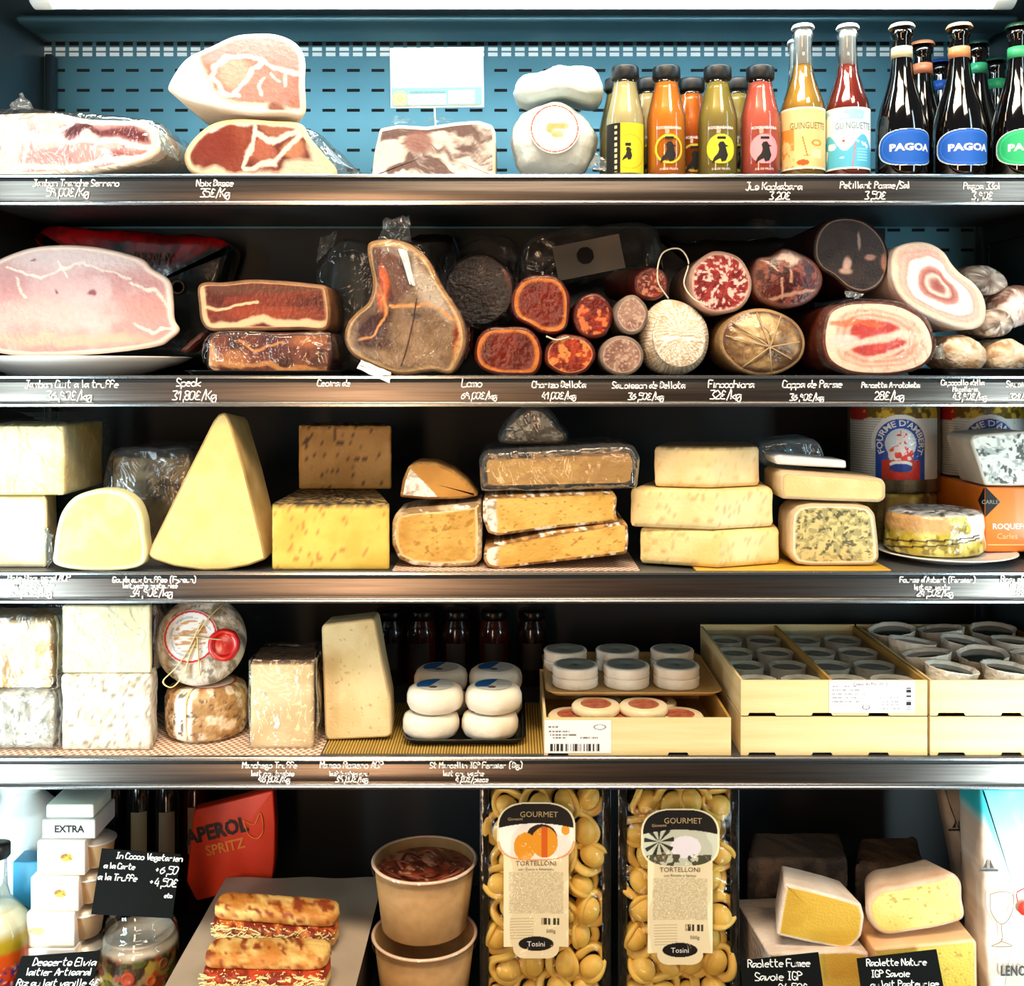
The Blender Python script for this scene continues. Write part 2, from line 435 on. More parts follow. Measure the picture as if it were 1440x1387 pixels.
def write(name, lines, mapf, m, parent, width=.00075, seed=0, slant=.12, curve=True, jit=.15):
    """lines = [(text, u centre, v baseline, cap height)] drawn with a pen"""
    U = []; fs = []
    for li, (t, uc, vb, h) in enumerate(lines):
        st, w = strokes(t, jit, seed+li*7); k = h/6.
        for p in st:
            q = catmull(p, False, 4) if (curve and len(p) > 2) else p
            q = np.stack([(q[:, 0]+q[:, 1]*slant-w/2)*k*.82+uc, q[:, 1]*k+vb], 1)
            t_ = np.gradient(q, axis=0); t_ /= np.linalg.norm(t_, axis=1)[:, None]+1e-12
            nn = np.stack([-t_[:, 1], t_[:, 0]], 1)*width; q[0] -= t_[0]*width*.7; q[-1] += t_[-1]*width*.7
            b = sum(len(a) for a in U); n = len(q); U.append(np.vstack([q-nn, q+nn]))
            fs += [(b+i, b+i+1, b+n+i+1, b+n+i) for i in range(n-1)]
    if not U: return None
    Q = np.vstack(U); return mk(name, mapf(Q[:, 0], Q[:, 1]), fs, m, parent, smooth=False)
_FC = {}
def printed(name, text, size, u, v, mapf, m, parent, align='CENTER', bold=0., sx=1., arc=None, cut=.004):
    cu = bpy.data.curves.new('t', 'FONT'); cu.body = text; cu.size = size; cu.align_x = align; cu.resolution_u = 2; cu.offset = bold
    o = bpy.data.objects.new('t', cu); COL.objects.link(o); dg = bpy.context.evaluated_depsgraph_get()
    me = bpy.data.meshes.new_from_object(o.evaluated_get(dg)); V = np.array([w.co[:] for w in me.vertices]); fs = [tuple(p.vertices) for p in me.polygons]
    bpy.data.objects.remove(o); bpy.data.meshes.remove(me); bpy.data.curves.remove(cu)
    if len(V) == 0: return None
    U, W = V[:, 0]*sx, V[:, 1]
    if arc:   # arc radius, text set round a circle centred at u,v
        a = U/arc; U, W = (arc+W)*np.sin(a)+u, (arc+W)*np.cos(a)+v
    else: U, W = U+u, W+v
    return mk(name, mapf(U, W), fs, m, parent, smooth=False)
# ================================================================ materials in common
FACE = mat('painted_cut', attr=True, rough=.42, bump=.25, bsc=260, spec=.4)
FACEWET = mat('moist_cut', attr=True, rough=.3, bump=.35, bsc=150, spec=.5, coat=.15)
PRINT = mat('print', attr=True, rough=.55, spec=.3)
PRINTG = mat('glossy_print', attr=True, rough=.3, spec=.5, coat=.3)
RINDC = mat('painted_rind', attr=True, rough=.8, bump=.8, bsc=160, spec=.2)
STEEL = mat('steel', '8c837c', rough=.30, metal=1., c2='5e5650', sc=6, amt=.9, stretch=(1, 1, 60))
CHROME = mat('chrome_bead', 'd8dcdc', rough=.22, metal=1.)
INK = mat('white_marker', 'f2f4f2', rough=.6)
DARK = mat('black_plastic', '0b0d0e', rough=.3, spec=.5)
BLACKM = mat('matt_black', '0a0a0b', rough=.7)
WHITEP = mat('white_china', 'eef0ee', rough=.18, coat=.4)
PAPER = mat('white_paper', 'f0efe9', rough=.7)
FILM = film('cling_film', base=.05, gain=.5)
FILM2 = film('thin_film', base=.02, gain=.3, sc=30)
FILMB = film('bluish_bag', 'c8e4ec', base=.12, gain=.7, sc=14, milky=.1)
FILMG = film('vacuum_bag', 'eef2f2', base=.04, gain=.38, sc=16, bump=1.0, milky=.03)
# ================================================================ the cabinet
def slot_panel():
    m, nt, b = nodes('slotted_steel'); L = nt.links.new
    tc = N(nt, 'ShaderNodeTexCoord'); sp = N(nt, 'ShaderNodeSeparateXYZ'); L(tc.outputs['Object'], sp.inputs[0])
    def MA(op, a, b_=None, c=None):
        n = N(nt, 'ShaderNodeMath'); n.operation = op
        for i, v in enumerate((a, b_, c)):
            if v is None: continue
            if isinstance(v, (int, float)): n.inputs[i].default_value = v
            else: L(v, n.inputs[i])
        return n.outputs[0]
    def grid(x0, px, wx, z0, pz, wz):
        fx = MA('ABSOLUTE', MA('SUBTRACT', MA('FRACT', MA('DIVIDE', MA('SUBTRACT', sp.outputs[0], x0-px/2), px)), .5))
        fz = MA('ABSOLUTE', MA('SUBTRACT', MA('FRACT', MA('DIVIDE', MA('SUBTRACT', sp.outputs[2], z0-pz/2), pz)), .5))
        return MA('MULTIPLY', MA('LESS_THAN', fx, wx/px/2), MA('LESS_THAN', fz, wz/pz/2))
    zt = Zp(81, .45)
    long = MA('MULTIPLY', grid(X(117, .45), .0449, .0235, Zp(99, .45), .0365, .0055), MA('LESS_THAN', sp.outputs[2], zt))
    up = MA('MULTIPLY', MA('GREATER_THAN', sp.outputs[2], zt), MA('LESS_THAN', sp.outputs[2], Zp(57, .45)))
    short = MA('MULTIPLY', grid(X(104, .45), .0247, .0175, Zp(76.5, .45), .0098, .0068), up)
    # lower two short-hole rows painted white as lit from behind, all other holes painted black
    lit = MA('MULTIPLY', short, MA('LESS_THAN', sp.outputs[2], Zp(66.5, .45)))
    dark = MA('MAXIMUM', long, MA('MULTIPLY', short, MA('GREATER_THAN', sp.outputs[2], Zp(66.5, .45))))
    m1 = N(nt, 'ShaderNodeMix'); m1.data_type = 'RGBA'; L(dark, m1.inputs[0]); m1.inputs[6].default_value = (*lin('578898'), 1); m1.inputs[7].default_value = (.002, .003, .004, 1)
    m2 = N(nt, 'ShaderNodeMix'); m2.data_type = 'RGBA'; L(lit, m2.inputs[0]); L(m1.outputs[2], m2.inputs[6]); m2.inputs[7].default_value = (.9, .95, .95, 1)
    L(m2.outputs[2], b.inputs['Base Color'])
    hole = MA('MAXIMUM', dark, lit)
    L(MA('MULTIPLY', MA('SUBTRACT', 1., hole), .55), b.inputs['Metallic'])
    L(MA('MULTIPLY_ADD', hole, .4, .42), b.inputs['Roughness'])
    bp = N(nt, 'ShaderNodeBump'); bp.inputs['Strength'].default_value = .5; bp.inputs['Distance'].default_value = .002; bp.invert = True
    L(hole, bp.inputs['Height']); L(bp.outputs[0], b.inputs['Normal'])
    return m
SLOT = slot_panel()
CASE = mat('cabinet_steel', '40535c', rough=.45, metal=.5)
CASED = mat('cabinet_dark', '161c20', rough=.55, metal=.2)
XL, XR, YBK = -.855, .872, .45
def st(o, k='structure'): o['kind'] = k; return o
st(box('wall_back', (XL, YBK, -1.0), (XR, YBK+.03, .66), SLOT))
st(box('trim_5', (XL+.03, YBK-.006, -.99), (XR-.03, YBK-.0005, Z2-.016), mat('rear_shade_black', '0d1012', rough=.6)))  # black sheet standing for the shade behind the lower shelves
st(box('trim_6', (XL+.03, YBK-.006, Z2-.015), (X(1243, YBK), YBK-.0005, Z1-.016), mat('rear_shade_dark', '0e1618', rough=.5)))  # dark sheet added for the shade behind the salami row
st(box('wall_left', (XL-.04, -.02, -1.0), (XL, YBK+.03, .66), CASE))
st(box('wall_right', (XR, -.02, -1.0), (XR+.04, YBK+.03, .66), CASE))
st(box('floor', (XL-.04, -.16, Z5-.05), (XR+.04, YBK+.03, Z5), CASED))
st(box('ceiling', (XL-.04, -.02, .60), (XR+.04, YBK+.03, .63), CASE))
# slotted uprights in the rear corners
for i, x in enumerate((XL+.012, XR-.026)):
    st(box('trim_%d' % (i+1), (x, YBK-.028, -.99), (x+.014, YBK-.001, .57), mat('upright_steel', '26343c', rough=.45, metal=.4), bev=.003))
# air duct under the ceiling: three stepped rails
st(box('trim_3', (XL+.03, .34, Zp(41, .34)), (XR-.03, .399, .585), mat('duct_mid', '4f7c88', rough=.35, metal=.5), bev=.006))
st(box('trim_4', (XL+.03, .27, Zp(30, .27)), (XR-.03, .339, .590), mat('duct_front', '3d5d68', rough=.4, metal=.5), bev=.006))
# lamp
lamp = thing('tube_light', 'long glowing white tube light across the top of the fridge', 'light', (0, .03, .535))
GLOW = mat('lit_tube', 'ffffff', rough=.4, emis='e2f8ff', estr=20.)
rt = .0165; xa, xb = X(78, .03), X(1392, .03)
lathe('lamp_tube', [(rt, 0), (rt, xb-xa)], GLOW, lamp, (xa, .03, .535), n=24, axis='x')
for nm, x0, x1 in (('end_cap', xa-.034, xa), ('end_cap', xb, xb+.035)):
    c_ = lathe(nm, [(.012, 0), (rt+.001, .004), (rt+.001, x1-x0-.003), (.012, x1-x0)], mat('lamp_cap', 'dfe9ea', rough=.4), lamp, (x0, .03, .535), n=20, axis='x')
box('lamp_housing', (xa-.06, .012, .5525), (xb+.06, .05, .5995), mat('lamp_white', 'dfe6e6', rough=.5), lamp, bev=.004)
# ---- shelves with price rails
def shelf(z, label, tilt=0):
    t = thing('display_shelf', label, 'shelf', (0, 0, z), 'steel shelves of the display fridge')
    box('shelf_plate', (XL+.005, .004, z-.014), (XR-.005, .435, z), mat('shelf_steel', '6b6f72', rough=.4, metal=.7), t, bev=.002)
    zt = z+.0015
    pr = [(.0035, zt), (.0, zt), (-.0016, zt-.0015), (-.0016, zt-.0045), (.0012, zt-.006), (.0012, zt-.009), (-.0005, zt-.010), (-.0012, zt-.022), (-.0005, zt-.034),
          (.0005, zt-.0365), (-.0035, zt-.038), (-.0055, zt-.0405), (-.0045, zt-.0435), (0, zt-.0445), (.0035, zt-.043)]
    xs = np.linspace(XL+.003, XR-.003, 60); V = [(x, y, zz) for x in xs for (y, zz) in pr]
    n = len(pr); fs = [(i*n+j, (i+1)*n+j, (i+1)*n+j+1, i*n+j+1) for i in range(59) for j in range(n-1)]
    mi = [1 if j >= 9 or j in (1, 2) else (2 if j in (3, 4, 5) else 0) for i in range(59) for j in range(n-1)]
    r = mk('price_rail', V, fs, None, t, mats=[STEEL, CHROME, CASED], mi=mi, sharp=40)
    for i, x in enumerate((XL+.02, XR-.02)):
        box('bracket', (x-.003, .03, z-.05), (x+.003, .43, z-.0145), CASED, t)
    return t, r
SH = {}
SH[1] = shelf(Z1, 'top steel shelf, carrying the hams, juices and beer bottles')
SH[2] = shelf(Z2, 'steel shelf carrying the cooked ham, salamis and pancetta')
SH[3] = shelf(Z3, 'steel shelf carrying the yellow cheese wedges and orange box')
SH[4] = shelf(Z4, 'steel shelf carrying the white cheeses and wooden crates')
def note(k, cx, lines, z, seed):
    o = write('price_writing', lines, plane_map((X(cx, 0), -.0018, 0)), INK, SH[k][1], width=.00085, seed=seed)
def notes(k, items):
    z = {1: Z1, 2: Z2, 3: Z3, 4: Z4}[k]
    for i, (cx, py, ls) in enumerate(items):
        L_ = []
        for (t, w, y, h, dx) in ls:
            _, wd = strokes(t); hh = min(h/1000., w/1000./(wd/6.*.82)*1.) if w else h/1000.
            yy = y if y < 30 else min(y, 35.5); yy = yy-1.5 if len(ls) > 2 else yy
            L_.append((t, dx/1000., z+.0015-yy/1000., hh*(.92 if len(ls) > 2 else 1.)))
        o = write('price_writing', L_, plane_map((X(cx, 0), -.0021, 0)), INK, SH[k][1], width=.00078, seed=i*3+k*31)
notes(1, [(108, 0, [('Jambon Tranche Serrano', 146, 17, 9, 0), ('59,00€/Kg', 66, 31, 11, -12)]),
          (303, 0, [('Noix Basse', 66, 17, 9, 0), ('35€/Kg', 42, 32, 11, 0)]),
          (1088, 0, [('Jus Kookabara', 92, 22, 10, 0), ('3,20€', 44, 36, 10, 8)]),
          (1230, 0, [('Petillant Pomme/Sal', 108, 20, 9, 0), ('3,50€', 46, 35, 10, 0)]),
          (1380, 0, [('Pagoa 33cl', 52, 21, 10, 0), ('3,90€', 34, 36, 10, 0)])])
notes(2, [(102, 0, [('Jambon Cuit a la truffe', 138, 17, 10, 0), ('36,90€/kg', 64, 34, 12, -4)]),
          (268, 0, [('Speck', 46, 15, 11, -2), ('31,80€/Kg', 62, 34, 12, 6)]),
          (470, 0, [('Cecina de', 70, 15, 9, 0)]),
          (668, 0, [('Lomo', 36, 16, 11, -4), ('69,00€/kg', 50, 33, 11, 6)]),
          (786, 0, [('Chorizo Bellota', 76, 17, 10, 0), ('41,00€/kg', 48, 33, 11, 0)]),
          (912, 0, [('Saucisson de Bellota', 108, 18, 9, 0), ('36,50€/kg', 50, 34, 11, -4)]),
          (1028, 0, [('Finocchiona', 66, 17, 10, 0), ('32€/kg', 44, 33, 12, -8)]),
          (1142, 0, [('Coppa de Parme', 94, 17, 10, 0), ('36,90€/kg', 48, 35, 11, -8)]),
          (1252, 0, [('Pancetta Arrotolata', 82, 17, 9, 0), ('28€/kg', 42, 34, 11, -2)]),
          (1353, 0, [('Capocollo della', 72, 15, 8, 0), ('Macelleria', 56, 24, 7, 4), ('43,90€/kg', 52, 38, 12, 10)]),
          (1434, 0, [('Saucisse', 40, 16, 9, 0), ('32€/kg', 30, 34, 11, 0)])])
notes(3, [(62, 0, [('Brie Brousard AOP', 96, 14, 10, -6), ('au lait de brebis', 64, 23, 7, -14), ('32,50€/kg', 66, 39, 12, -18)]),
          (218, 0, [('Gouda aux truffes (Fyrsun)', 128, 16, 10, 0), ('lait vache pasteurise', 84, 24, 7, -6), ('34,90€/kg', 64, 39, 12, -4)]),
          (1318, 0, [("Fourme d'Ambert (Fermier)", 116, 16, 10, 0), ('lait cru vache', 64, 26, 7, -8), ('24,50€/kg', 56, 40, 11, -4)]),
          (1432, 0, [('Roquefort', 56, 16, 10, 0), ('lait cru', 32, 26, 8, 2), ('38€', 22, 40, 10, 2)])])
notes(4, [(380, 0, [('Manchego Truffe', 84, 16, 10, 0), ('lait cru brebis', 66, 27, 8, 4), ('48,80€/Kg', 48, 40, 11, 6)]),
          (495, 0, [('Manso Romero AOP', 104, 16, 10, 0), ('lait brebis cru', 60, 27, 8, -4), ('39,80€/kg', 50, 40, 11, 0)]),
          (670, 0, [('St Marcellin IGP Fermier (Bg)', 142, 16, 10, 0), ('lait cru vache', 64, 27, 8, -18), ('4,80€/piece', 50, 40, 11, -6)])])
# ================================================================ camera, light
cam = bpy.data.cameras.new('camera'); co = bpy.data.objects.new('camera', cam); COL.objects.link(co)
co.location = (0, CAMY, 0); co.rotation_euler = (pi/2, 0, 0)
cam.sensor_fit = 'HORIZONTAL'; cam.sensor_width = 36; cam.lens = F/1440*36
cam.shift_y = (CY-1387/2)/1440; cam.shift_x = 0; cam.clip_start = .01
bpy.context.scene.camera = co
def area(name, loc, aim, sx, sy, power, col, spread=180):
    l = bpy.data.lights.new(name, 'AREA'); l.shape = 'RECTANGLE'; l.size = sx; l.size_y = sy; l.energy = power; l.color = col
    l.spread = radians(spread)
    o = bpy.data.objects.new(name, l); COL.objects.link(o); o.location = loc
    from mathutils import Vector
    d = Vector(aim)-Vector(loc); o.rotation_euler = d.to_track_quat('-Z', 'Y').to_euler(); return o
WARM = (1, .80, .58); COOL = (.72, .93, 1)
area('shop_ceiling_lamp', (-.2, -1.12, 1.75), (0, .1, -.3), 1.2, .35, 70, (1, .79, .57))
area('front_fill', (.1, -2.3, .75), (0, 0, -.5), 1.0, .3, 9, (1, .78, .55))  # added fill lamp, evens the light on the lower fronts
area('shop_ceiling_lamp', (.9, -1.5, 1.6), (.4, .1, -.4), .5, .4, 22, WARM)
area('rail_glow_strip', (-.50, -2.0, -.68), (-.2, 0, -.5), .17, 1.7, 19, (1, .62, .36))  # unseen warm strip, shaped to reflect as a glow in the lower rails
area('left_cool_strip', (-.91, -.50, -.15), (-.60, .1, -.15), .07, 1.9, 3.2, COOL, 130)  # unseen cool strip lamp, set to reflect in the left rail ends
area('right_cool_strip', (.945, -.50, -.15), (.6, .1, -.15), .06, 1.9, 2.4, COOL, 130)  # its unseen counterpart for the right rail ends
area('left_cool_strip', (-.97, -.42, -.62), (-.62, .05, -.5), .05, .9, 3.2, COOL, 110)  # extra unseen strip added to whiten the lower left goods
area('right_cool_strip', (.97, -.42, -.66), (.70, .05, -.55), .05, .8, 2.6, COOL, 110)  # extra unseen strip added to brighten the lower right goods
w = bpy.data.worlds.new('world'); bpy.context.scene.world = w; w.use_nodes = True
bg = w.node_tree.nodes['Background']; bg.inputs[1].default_value = .15
tc_ = N(w.node_tree, 'ShaderNodeTexCoord'); sx_ = N(w.node_tree, 'ShaderNodeSeparateXYZ'); cr_ = N(w.node_tree, 'ShaderNodeValToRGB')
w.node_tree.links.new(tc_.outputs['Generated'], sx_.inputs[0]); w.node_tree.links.new(sx_.outputs[2], cr_.inputs[0]); w.node_tree.links.new(cr_.outputs[0], bg.inputs[0])
cr_.color_ramp.elements[0].position = .0; cr_.color_ramp.elements[0].color = (.44, .27, .19, 1)
cr_.color_ramp.elements[1].position = .11; cr_.color_ramp.elements[1].color = (.34, .50, .66, 1)
vs = bpy.context.scene.view_settings; vs.view_transform = 'Standard'; vs.look = 'None'; vs.gamma = 1; vs.exposure = 0; vs.use_curve_mapping = False
# ================================================================ painters
def meat(c1, c2, sc=30, veins=(), vw=3., fat='f0e2d4', rim=0., rimc=None, blobs=(), speck=None, seed=0, wob=7., aniso=1., rimw=.02, fine=.15):
    c1, c2, ft = lin(c1), lin(c2), lin(fat); rc = lin(rimc) if rimc else ft
    bl = [(p, lin(c), s) for p, c, s in blobs]
    def f(U, V, E):
        w = (fbm(U, V, 22, seed+1)-.5)*2*wob; w2 = (fbm(U, V, 22, seed+9)-.5)*2*wob
        C = mixc(c1, c2, ss(.35, .65, fbm(U, V*aniso, sc, seed)))
        for p, c, s in bl:
            if isinstance(p, tuple): q = 1-ss(1-s, 1+s, np.hypot((U+w-p[0])/p[2], (V+w2-p[1])/p[3]))
            else:
                ins = inpoly(U+w, V+w2, p); d = sdist(U+w, V+w2, list(p)+[p[0]]); q = np.where(ins, .5+.5*ss(0, s, d), .5-.5*ss(0, s, d))
            C = C + (c-C)*q[:, None]
        C = C*(1+fine*(fbm(U, V, 5, seed+4)-.5)*2)[:, None]
        if speck:
            n, thr, scs = lin(speck[0]), speck[1], speck[2]
            q = ss(thr, thr+.06, fbm(U, V, scs, seed+6, 2)); C = C + (n-C)*q[:, None]
        for vn in veins:
            ww = vn[1] if isinstance(vn[0], (list, tuple)) and isinstance(vn[0][0], (list, tuple)) and not isinstance(vn[1], (list, tuple)) else vw
            pl = vn[0] if ww is not vw else vn
            if not isinstance(pl[0], (list, tuple)): pl = vn
            d = sdist(U+w, V+w2, pl); q = 1-ss(ww*.35, ww*.9, d*(1+.5*(fbm(U, V, 9, seed+3)-.5)))
            C = C + (ft-C)*(q*.9)[:, None]
        if rim:
            q = ss(1-rim-rimw, 1-rim+rimw, E+(fbm(U, V, 16, seed+2)-.5)*rim*.8); C = C + (rc-C)*q[:, None]
        return C
    return f
def cheese(c1, c2='', holes=0., hc='b08a3a', rim=.0, rimc='c9a86a', seed=0, sc=60, blue=None, streak=0., hs=7., spk=None):
    c1 = lin(c1); c2 = lin(c2) if c2 else c1*.88; hc = lin(hc); rc = lin(rimc)
    def f(U, V, E):
        C = mixc(c1, c2, ss(.35, .65, fbm(U, V, sc, seed))*.8)
        if streak: C = C*(1+streak*(fbm(U*.15, V, 9, seed+8)-.5))[:, None]
        if holes: C = C+(hc-C)*(ss(1-holes*.87, 1-holes*.87+.05, fbm(U, V*1.3, hs, seed+3, 2))*.85)[:, None]
        if blue: C = C+(lin(blue[0])-C)*(ss(blue[1], blue[1]+.09, fbm(U, V, blue[2], seed+5, 4))*.9)[:, None]
        if spk: C = C+(lin(spk[0])-C)*(ss(spk[1], spk[1]+.04, fbm(U, V, spk[2], seed+15, 2))*.9)[:, None]
        if rim: C = C+(rc-C)*ss(1-rim-.02, 1-rim+.02, E+(fbm(U, V, 14, seed+2)-.5)*rim)[:, None]
        return C
    return f
def M3(c1, c2, sc=60, th=(.35, .65), seed=0, c3=None, sc3=20, th3=(.6, .68)):
    """paint for bodies, metres"""
    a, b = lin(c1), lin(c2)
    def f(x, y, z):
        U = (x*1.0+y*.6)*1000; V = (z+y*.45)*1000
        C = mixc(a, b, ss(th[0], th[1], fbm(U, V, sc, seed)))
        if c3: C = C+(lin(c3)-C)*ss(th3[0], th3[1], fbm(U, V, sc3, seed+4, 3))[:, None]
        return C
    return f
def item(name, label, cat, outline, Y0, depth, side, paint=None, base=None, group=None, face_mat=None, **kw):
    o = np.asarray(outline, float)
    zb = base if base is not None else Zp(o[:, 1].max(), Y0)
    t = thing(name, label, cat, base_of(outline, Y0, zb), group)
    b, c = solid(t, outline, Y0, depth, side, face=paint, face_mat=face_mat, base=base, **kw)
    return t, b, c
def wrap(t, outline, Y0, depth, m=None, amp=.006, base=None, name='plastic_wrap', r=.012, asc=.03, seed=0, **kw):
    return solid(t, outline, Y0, depth, m or FILM, base=base, r=r, amp=amp, asc=asc, names=(name, ''), res=3., seed=seed, **kw)[0]
def fin(t, pts, m, name='plastic_fold', crease=.006, n=9, seed=0, th=None):
    """a loose flap of plastic spread between two 3-D edges: pts=(a0,a1,b0,b1)"""
    a0, a1, b0, b1 = [np.array(p, float) for p in pts]; V = []; rr = np.random.RandomState(seed)
    for i in range(n):
        for j in range(n):
            u, v = i/(n-1), j/(n-1); p = (a0*(1-v)+a1*v)*(1-u)+(b0*(1-v)+b1*v)*u
            p = p + np.array([0, crease*(rr.rand()-.5)*2, crease*.4*(rr.rand()-.5)]); V.append(p)
    fs = [(i*n+j, i*n+j+1, (i+1)*n+j+1, (i+1)*n+j) for i in range(n-1) for j in range(n-1)]
    return mk(name, V, fs, m, t)
# ================================================================ ROW 1
RIND = mat('ham_rind', 'e6cfa6', c2='c9a172', sc=22, rough=.55, bump=.3, bsc=40)
RINDW = mat('white_fat', 'efe6d6', c2='e0c7a8', sc=18, rough=.5, bump=.3, bsc=50)
DRY = mat('dried_meat', '5a2a1c', c2='2e130e', sc=30, rough=.45, bump=.6, bsc=60)
o = [(-45, 172), (-20, 163), (20, 159), (80, 159), (120, 166), (165, 168), (205, 171), (224, 182), (229, 200), (215, 216), (170, 230), (110, 239), (0, 242), (-45, 242)]
t, b, c = item('ham_joint', 'flat plastic-wrapped cured ham joint at the left end of the top shelf', 'ham', o, .045, .17, RINDW,
     meat('ecc3c0', 'd99a96', 26, veins=[([(0, 185), (60, 190), (100, 197), (150, 193), (215, 203)], 6), ([(35, 160), (40, 200), (30, 240)], 4), ([(65, 195), (100, 172)], 4),
          ([(20, 228), (90, 232), (150, 222), (215, 212)], 6), ([(140, 205), (160, 222)], 4)],
          blobs=[([(85, 176), (115, 170), (150, 176), (208, 176), (212, 196), (150, 190), (90, 192)], '6d2018', 5), ((125, 188, 12, 6), 'e7cfc6', .3), ((75, 216, 42, 10), 'd9938e', .3), ([(150, 210), (205, 207), (190, 220), (150, 222)], 'a05448', 4),
                 ([(-45, 160), (30, 160), (28, 242), (-45, 242)], 'eed6d2', 5)], rim=.07, rimc='f2ead8', seed=3, fat='f7efe6'), base=Z1, r=.01, face_mat=FACEWET)
lab(c, 'pale pink cut side with a dark red streak')
wrap(t, [(-50, 160), (20, 150), (100, 155), (180, 162), (225, 173), (238, 205), (228, 222), (180, 236), (100, 243), (-50, 243)], .037, .185, FILM, amp=.004, base=Z1, seed=4)
fin(t, [P(222, 176, .045), P(228, 214, .05), P(243, 205, .03), P(254, 226, .025)], FILMB, seed=2)
fin(t, [P(8, 156, .06), P(50, 154, .06), P(14, 150, .07), P(30, 130, .08)], FILMB, seed=3)
# two halves of cured ham on each other
o = [(258, 216), (263, 202), (280, 184), (300, 172), (330, 167), (380, 169), (425, 174), (434, 188), (452, 208), (474, 233), (470, 240), (290, 240), (266, 233)]
t, b, c = item('cured_ham', 'half cured ham with dark red cut side, under the paler ham', 'ham', o, .05, .2, RIND,
     meat('8e4430', '62251a', 34, veins=[([(362, 180), (352, 205), (343, 224)], 5), ([(425, 182), (402, 205), (385, 224), (345, 228)], 5), ([(360, 185), (380, 195), (428, 178)], 5), ([(262, 205), (285, 184), (325, 170), (425, 176)], 7)],
          blobs=[((370, 208, 20, 15), 'a55f49', .2), ((412, 206, 16, 14), 'b4775a', .3), ((300, 200, 38, 24), '7b2f20', .4), ((388, 180, 20, 10), '9b5f48', .4),
                 ([(428, 182), (475, 232), (470, 241), (385, 241), (400, 224), (436, 216)], 'ddc7ae', 4), ([(262, 226), (330, 232), (400, 232), (400, 244), (255, 244)], 'e6cdb0', 3)], rim=.05, rimc='e8cfae', seed=8), base=Z1, r=.012, face_mat=FACEWET, shrink=.75, back=(-26, 0))
wrap(t, [(424, 178), (450, 186), (475, 208), (505, 232), (520, 241), (440, 241)], .06, .1, FILMG, amp=.005, base=Z1, seed=9)
o = [(235, 130), (243, 110), (262, 84), (296, 66), (330, 50), (352, 47), (388, 48), (414, 60), (427, 80), (428, 120), (426, 170), (400, 168), (352, 168), (300, 158), (258, 146), (238, 134)]
t, b, c = item('cured_ham', 'half cured ham with pale pink cut side and broad white fat, topmost of two hams', 'ham', o, .045, .2, RINDW,
     meat('b98478', 'a87264', 30, veins=[([(297, 118), (300, 98), (322, 80), (350, 80), (368, 88), (385, 98), (427, 108)], 5), ([(368, 88), (352, 112), (330, 136)], 5), ([(300, 118), (312, 135), (335, 140)], 5), ([(380, 108), (392, 122)], 3), ([(370, 116), (365, 138)], 3), ([(404, 110), (398, 128)], 3)],
          blobs=[([(225, 140), (232, 110), (282, 74), (285, 96), (297, 130), (330, 150), (400, 156), (430, 158), (430, 178), (340, 178)], 'efe5cf', 4), ([(282, 92), (300, 72), (345, 50), (400, 50), (424, 72), (427, 102), (380, 88), (330, 78), (300, 92)], 'c4908a', 4),
                 ((388, 158, 13, 7), '8a5a4a', .4), ((330, 105, 26, 22), 'c79f8c', .3)], rim=.04, rimc='efe3c8', seed=15, fat='f4ebdd'), base=Z1+.0925, r=.014, face_mat=FACEWET, shrink=.7, back=(-34, 8))
# bacon slab and the picked sign
o = [(522, 236), (526, 206), (534, 178), (560, 174), (600, 176), (640, 171), (672, 169), (692, 174), (697, 182), (697, 236)]
def bac(U, V, E):
    w = V + 10*np.sin((U-520)/38.)+(fbm(U, V, 40, 5)-.5)*50
    s = fbm(U*.22, w, 9, 21, 4); C = mixc(lin('66504c'), lin('d8cec6'), ss(.38, .62, s))
    C = mixc(C, lin('8a5f58')[None], (1-ss(.7, 1.2, np.hypot((U-588)/22, (V-194)/13)))*.9)
    return C*(1+.15*(fbm(U, V, 4, 3)-.5))[:, None]
t, b, c = item('bacon_slab', 'grey and white streaked slab of bacon below the white sign', 'bacon', o, .05, .13, RINDW, bac, base=Z1+.0032, r=.005, smooth=False, k=2, face_mat=FACEWET)
fin(t, [P(550, 176, .08), P(585, 172, .08), P(556, 163, .09), P(572, 166, .09)], FILMG, seed=5, crease=.004)
fin(t, [P(597, 172, .08), P(640, 171, .08), P(604, 165, .09), P(622, 164, .09)], FILMG, seed=6, crease=.004)
p_ = box('paper_sheet', (X(520, .04), .03, Z1+.0004), (X(699, .04), .19, Z1+.003), PAPER, None, loc=(X(610, .1), .1, Z1+.0004))
tag(p_, 'white paper sheet lying under the grey bacon slab', 'paper')
def card_paint(U, V):
    a = lin('fbfcfa'); C = np.tile(a, (len(U), 1)); band = (V < .028)
    C = mixc(C, lin('6f9aa4')[None], band*1.)
    for u0, u1, v0, v1 in ((.027, .083, .003, .018), (.087, .126, .004, .023)):
        C = mixc(C, lin('fbfbf6')[None], ((U > u0) & (U < u1) & (V > v0) & (V < v1))*1.)
    d = np.hypot(U-.0135, V-.0115); C = mixc(C, lin('d8b070')[None], (d < .0115)*1.); C = mixc(C, lin('f3e2bc')[None], ((d < .0075) & (d > .006))*1.)
    r = np.hypot(U-.063, (V-.036)*1.3); C = mixc(C, lin('5f8f98')[None], ((r < .006) & (V > .036))*.8)
    ray = np.abs(np.sin(np.arctan2(V-.02, U-.06)*9)); C = mixc(C, lin('c9d8da')[None], ((ray > .93) & (V > .029) & (r > .02))*.6)
    return C
sg = thing('price_sign', 'white product sign with teal band standing on a pick in the bacon', 'sign', (X(613, .1), .1, Zp(190, .1)))
mp = plane_map((X(550, .1), .0985, Zp(150, .1)), ux=(1, 0, .012), vx=(-.012, 0, 1))
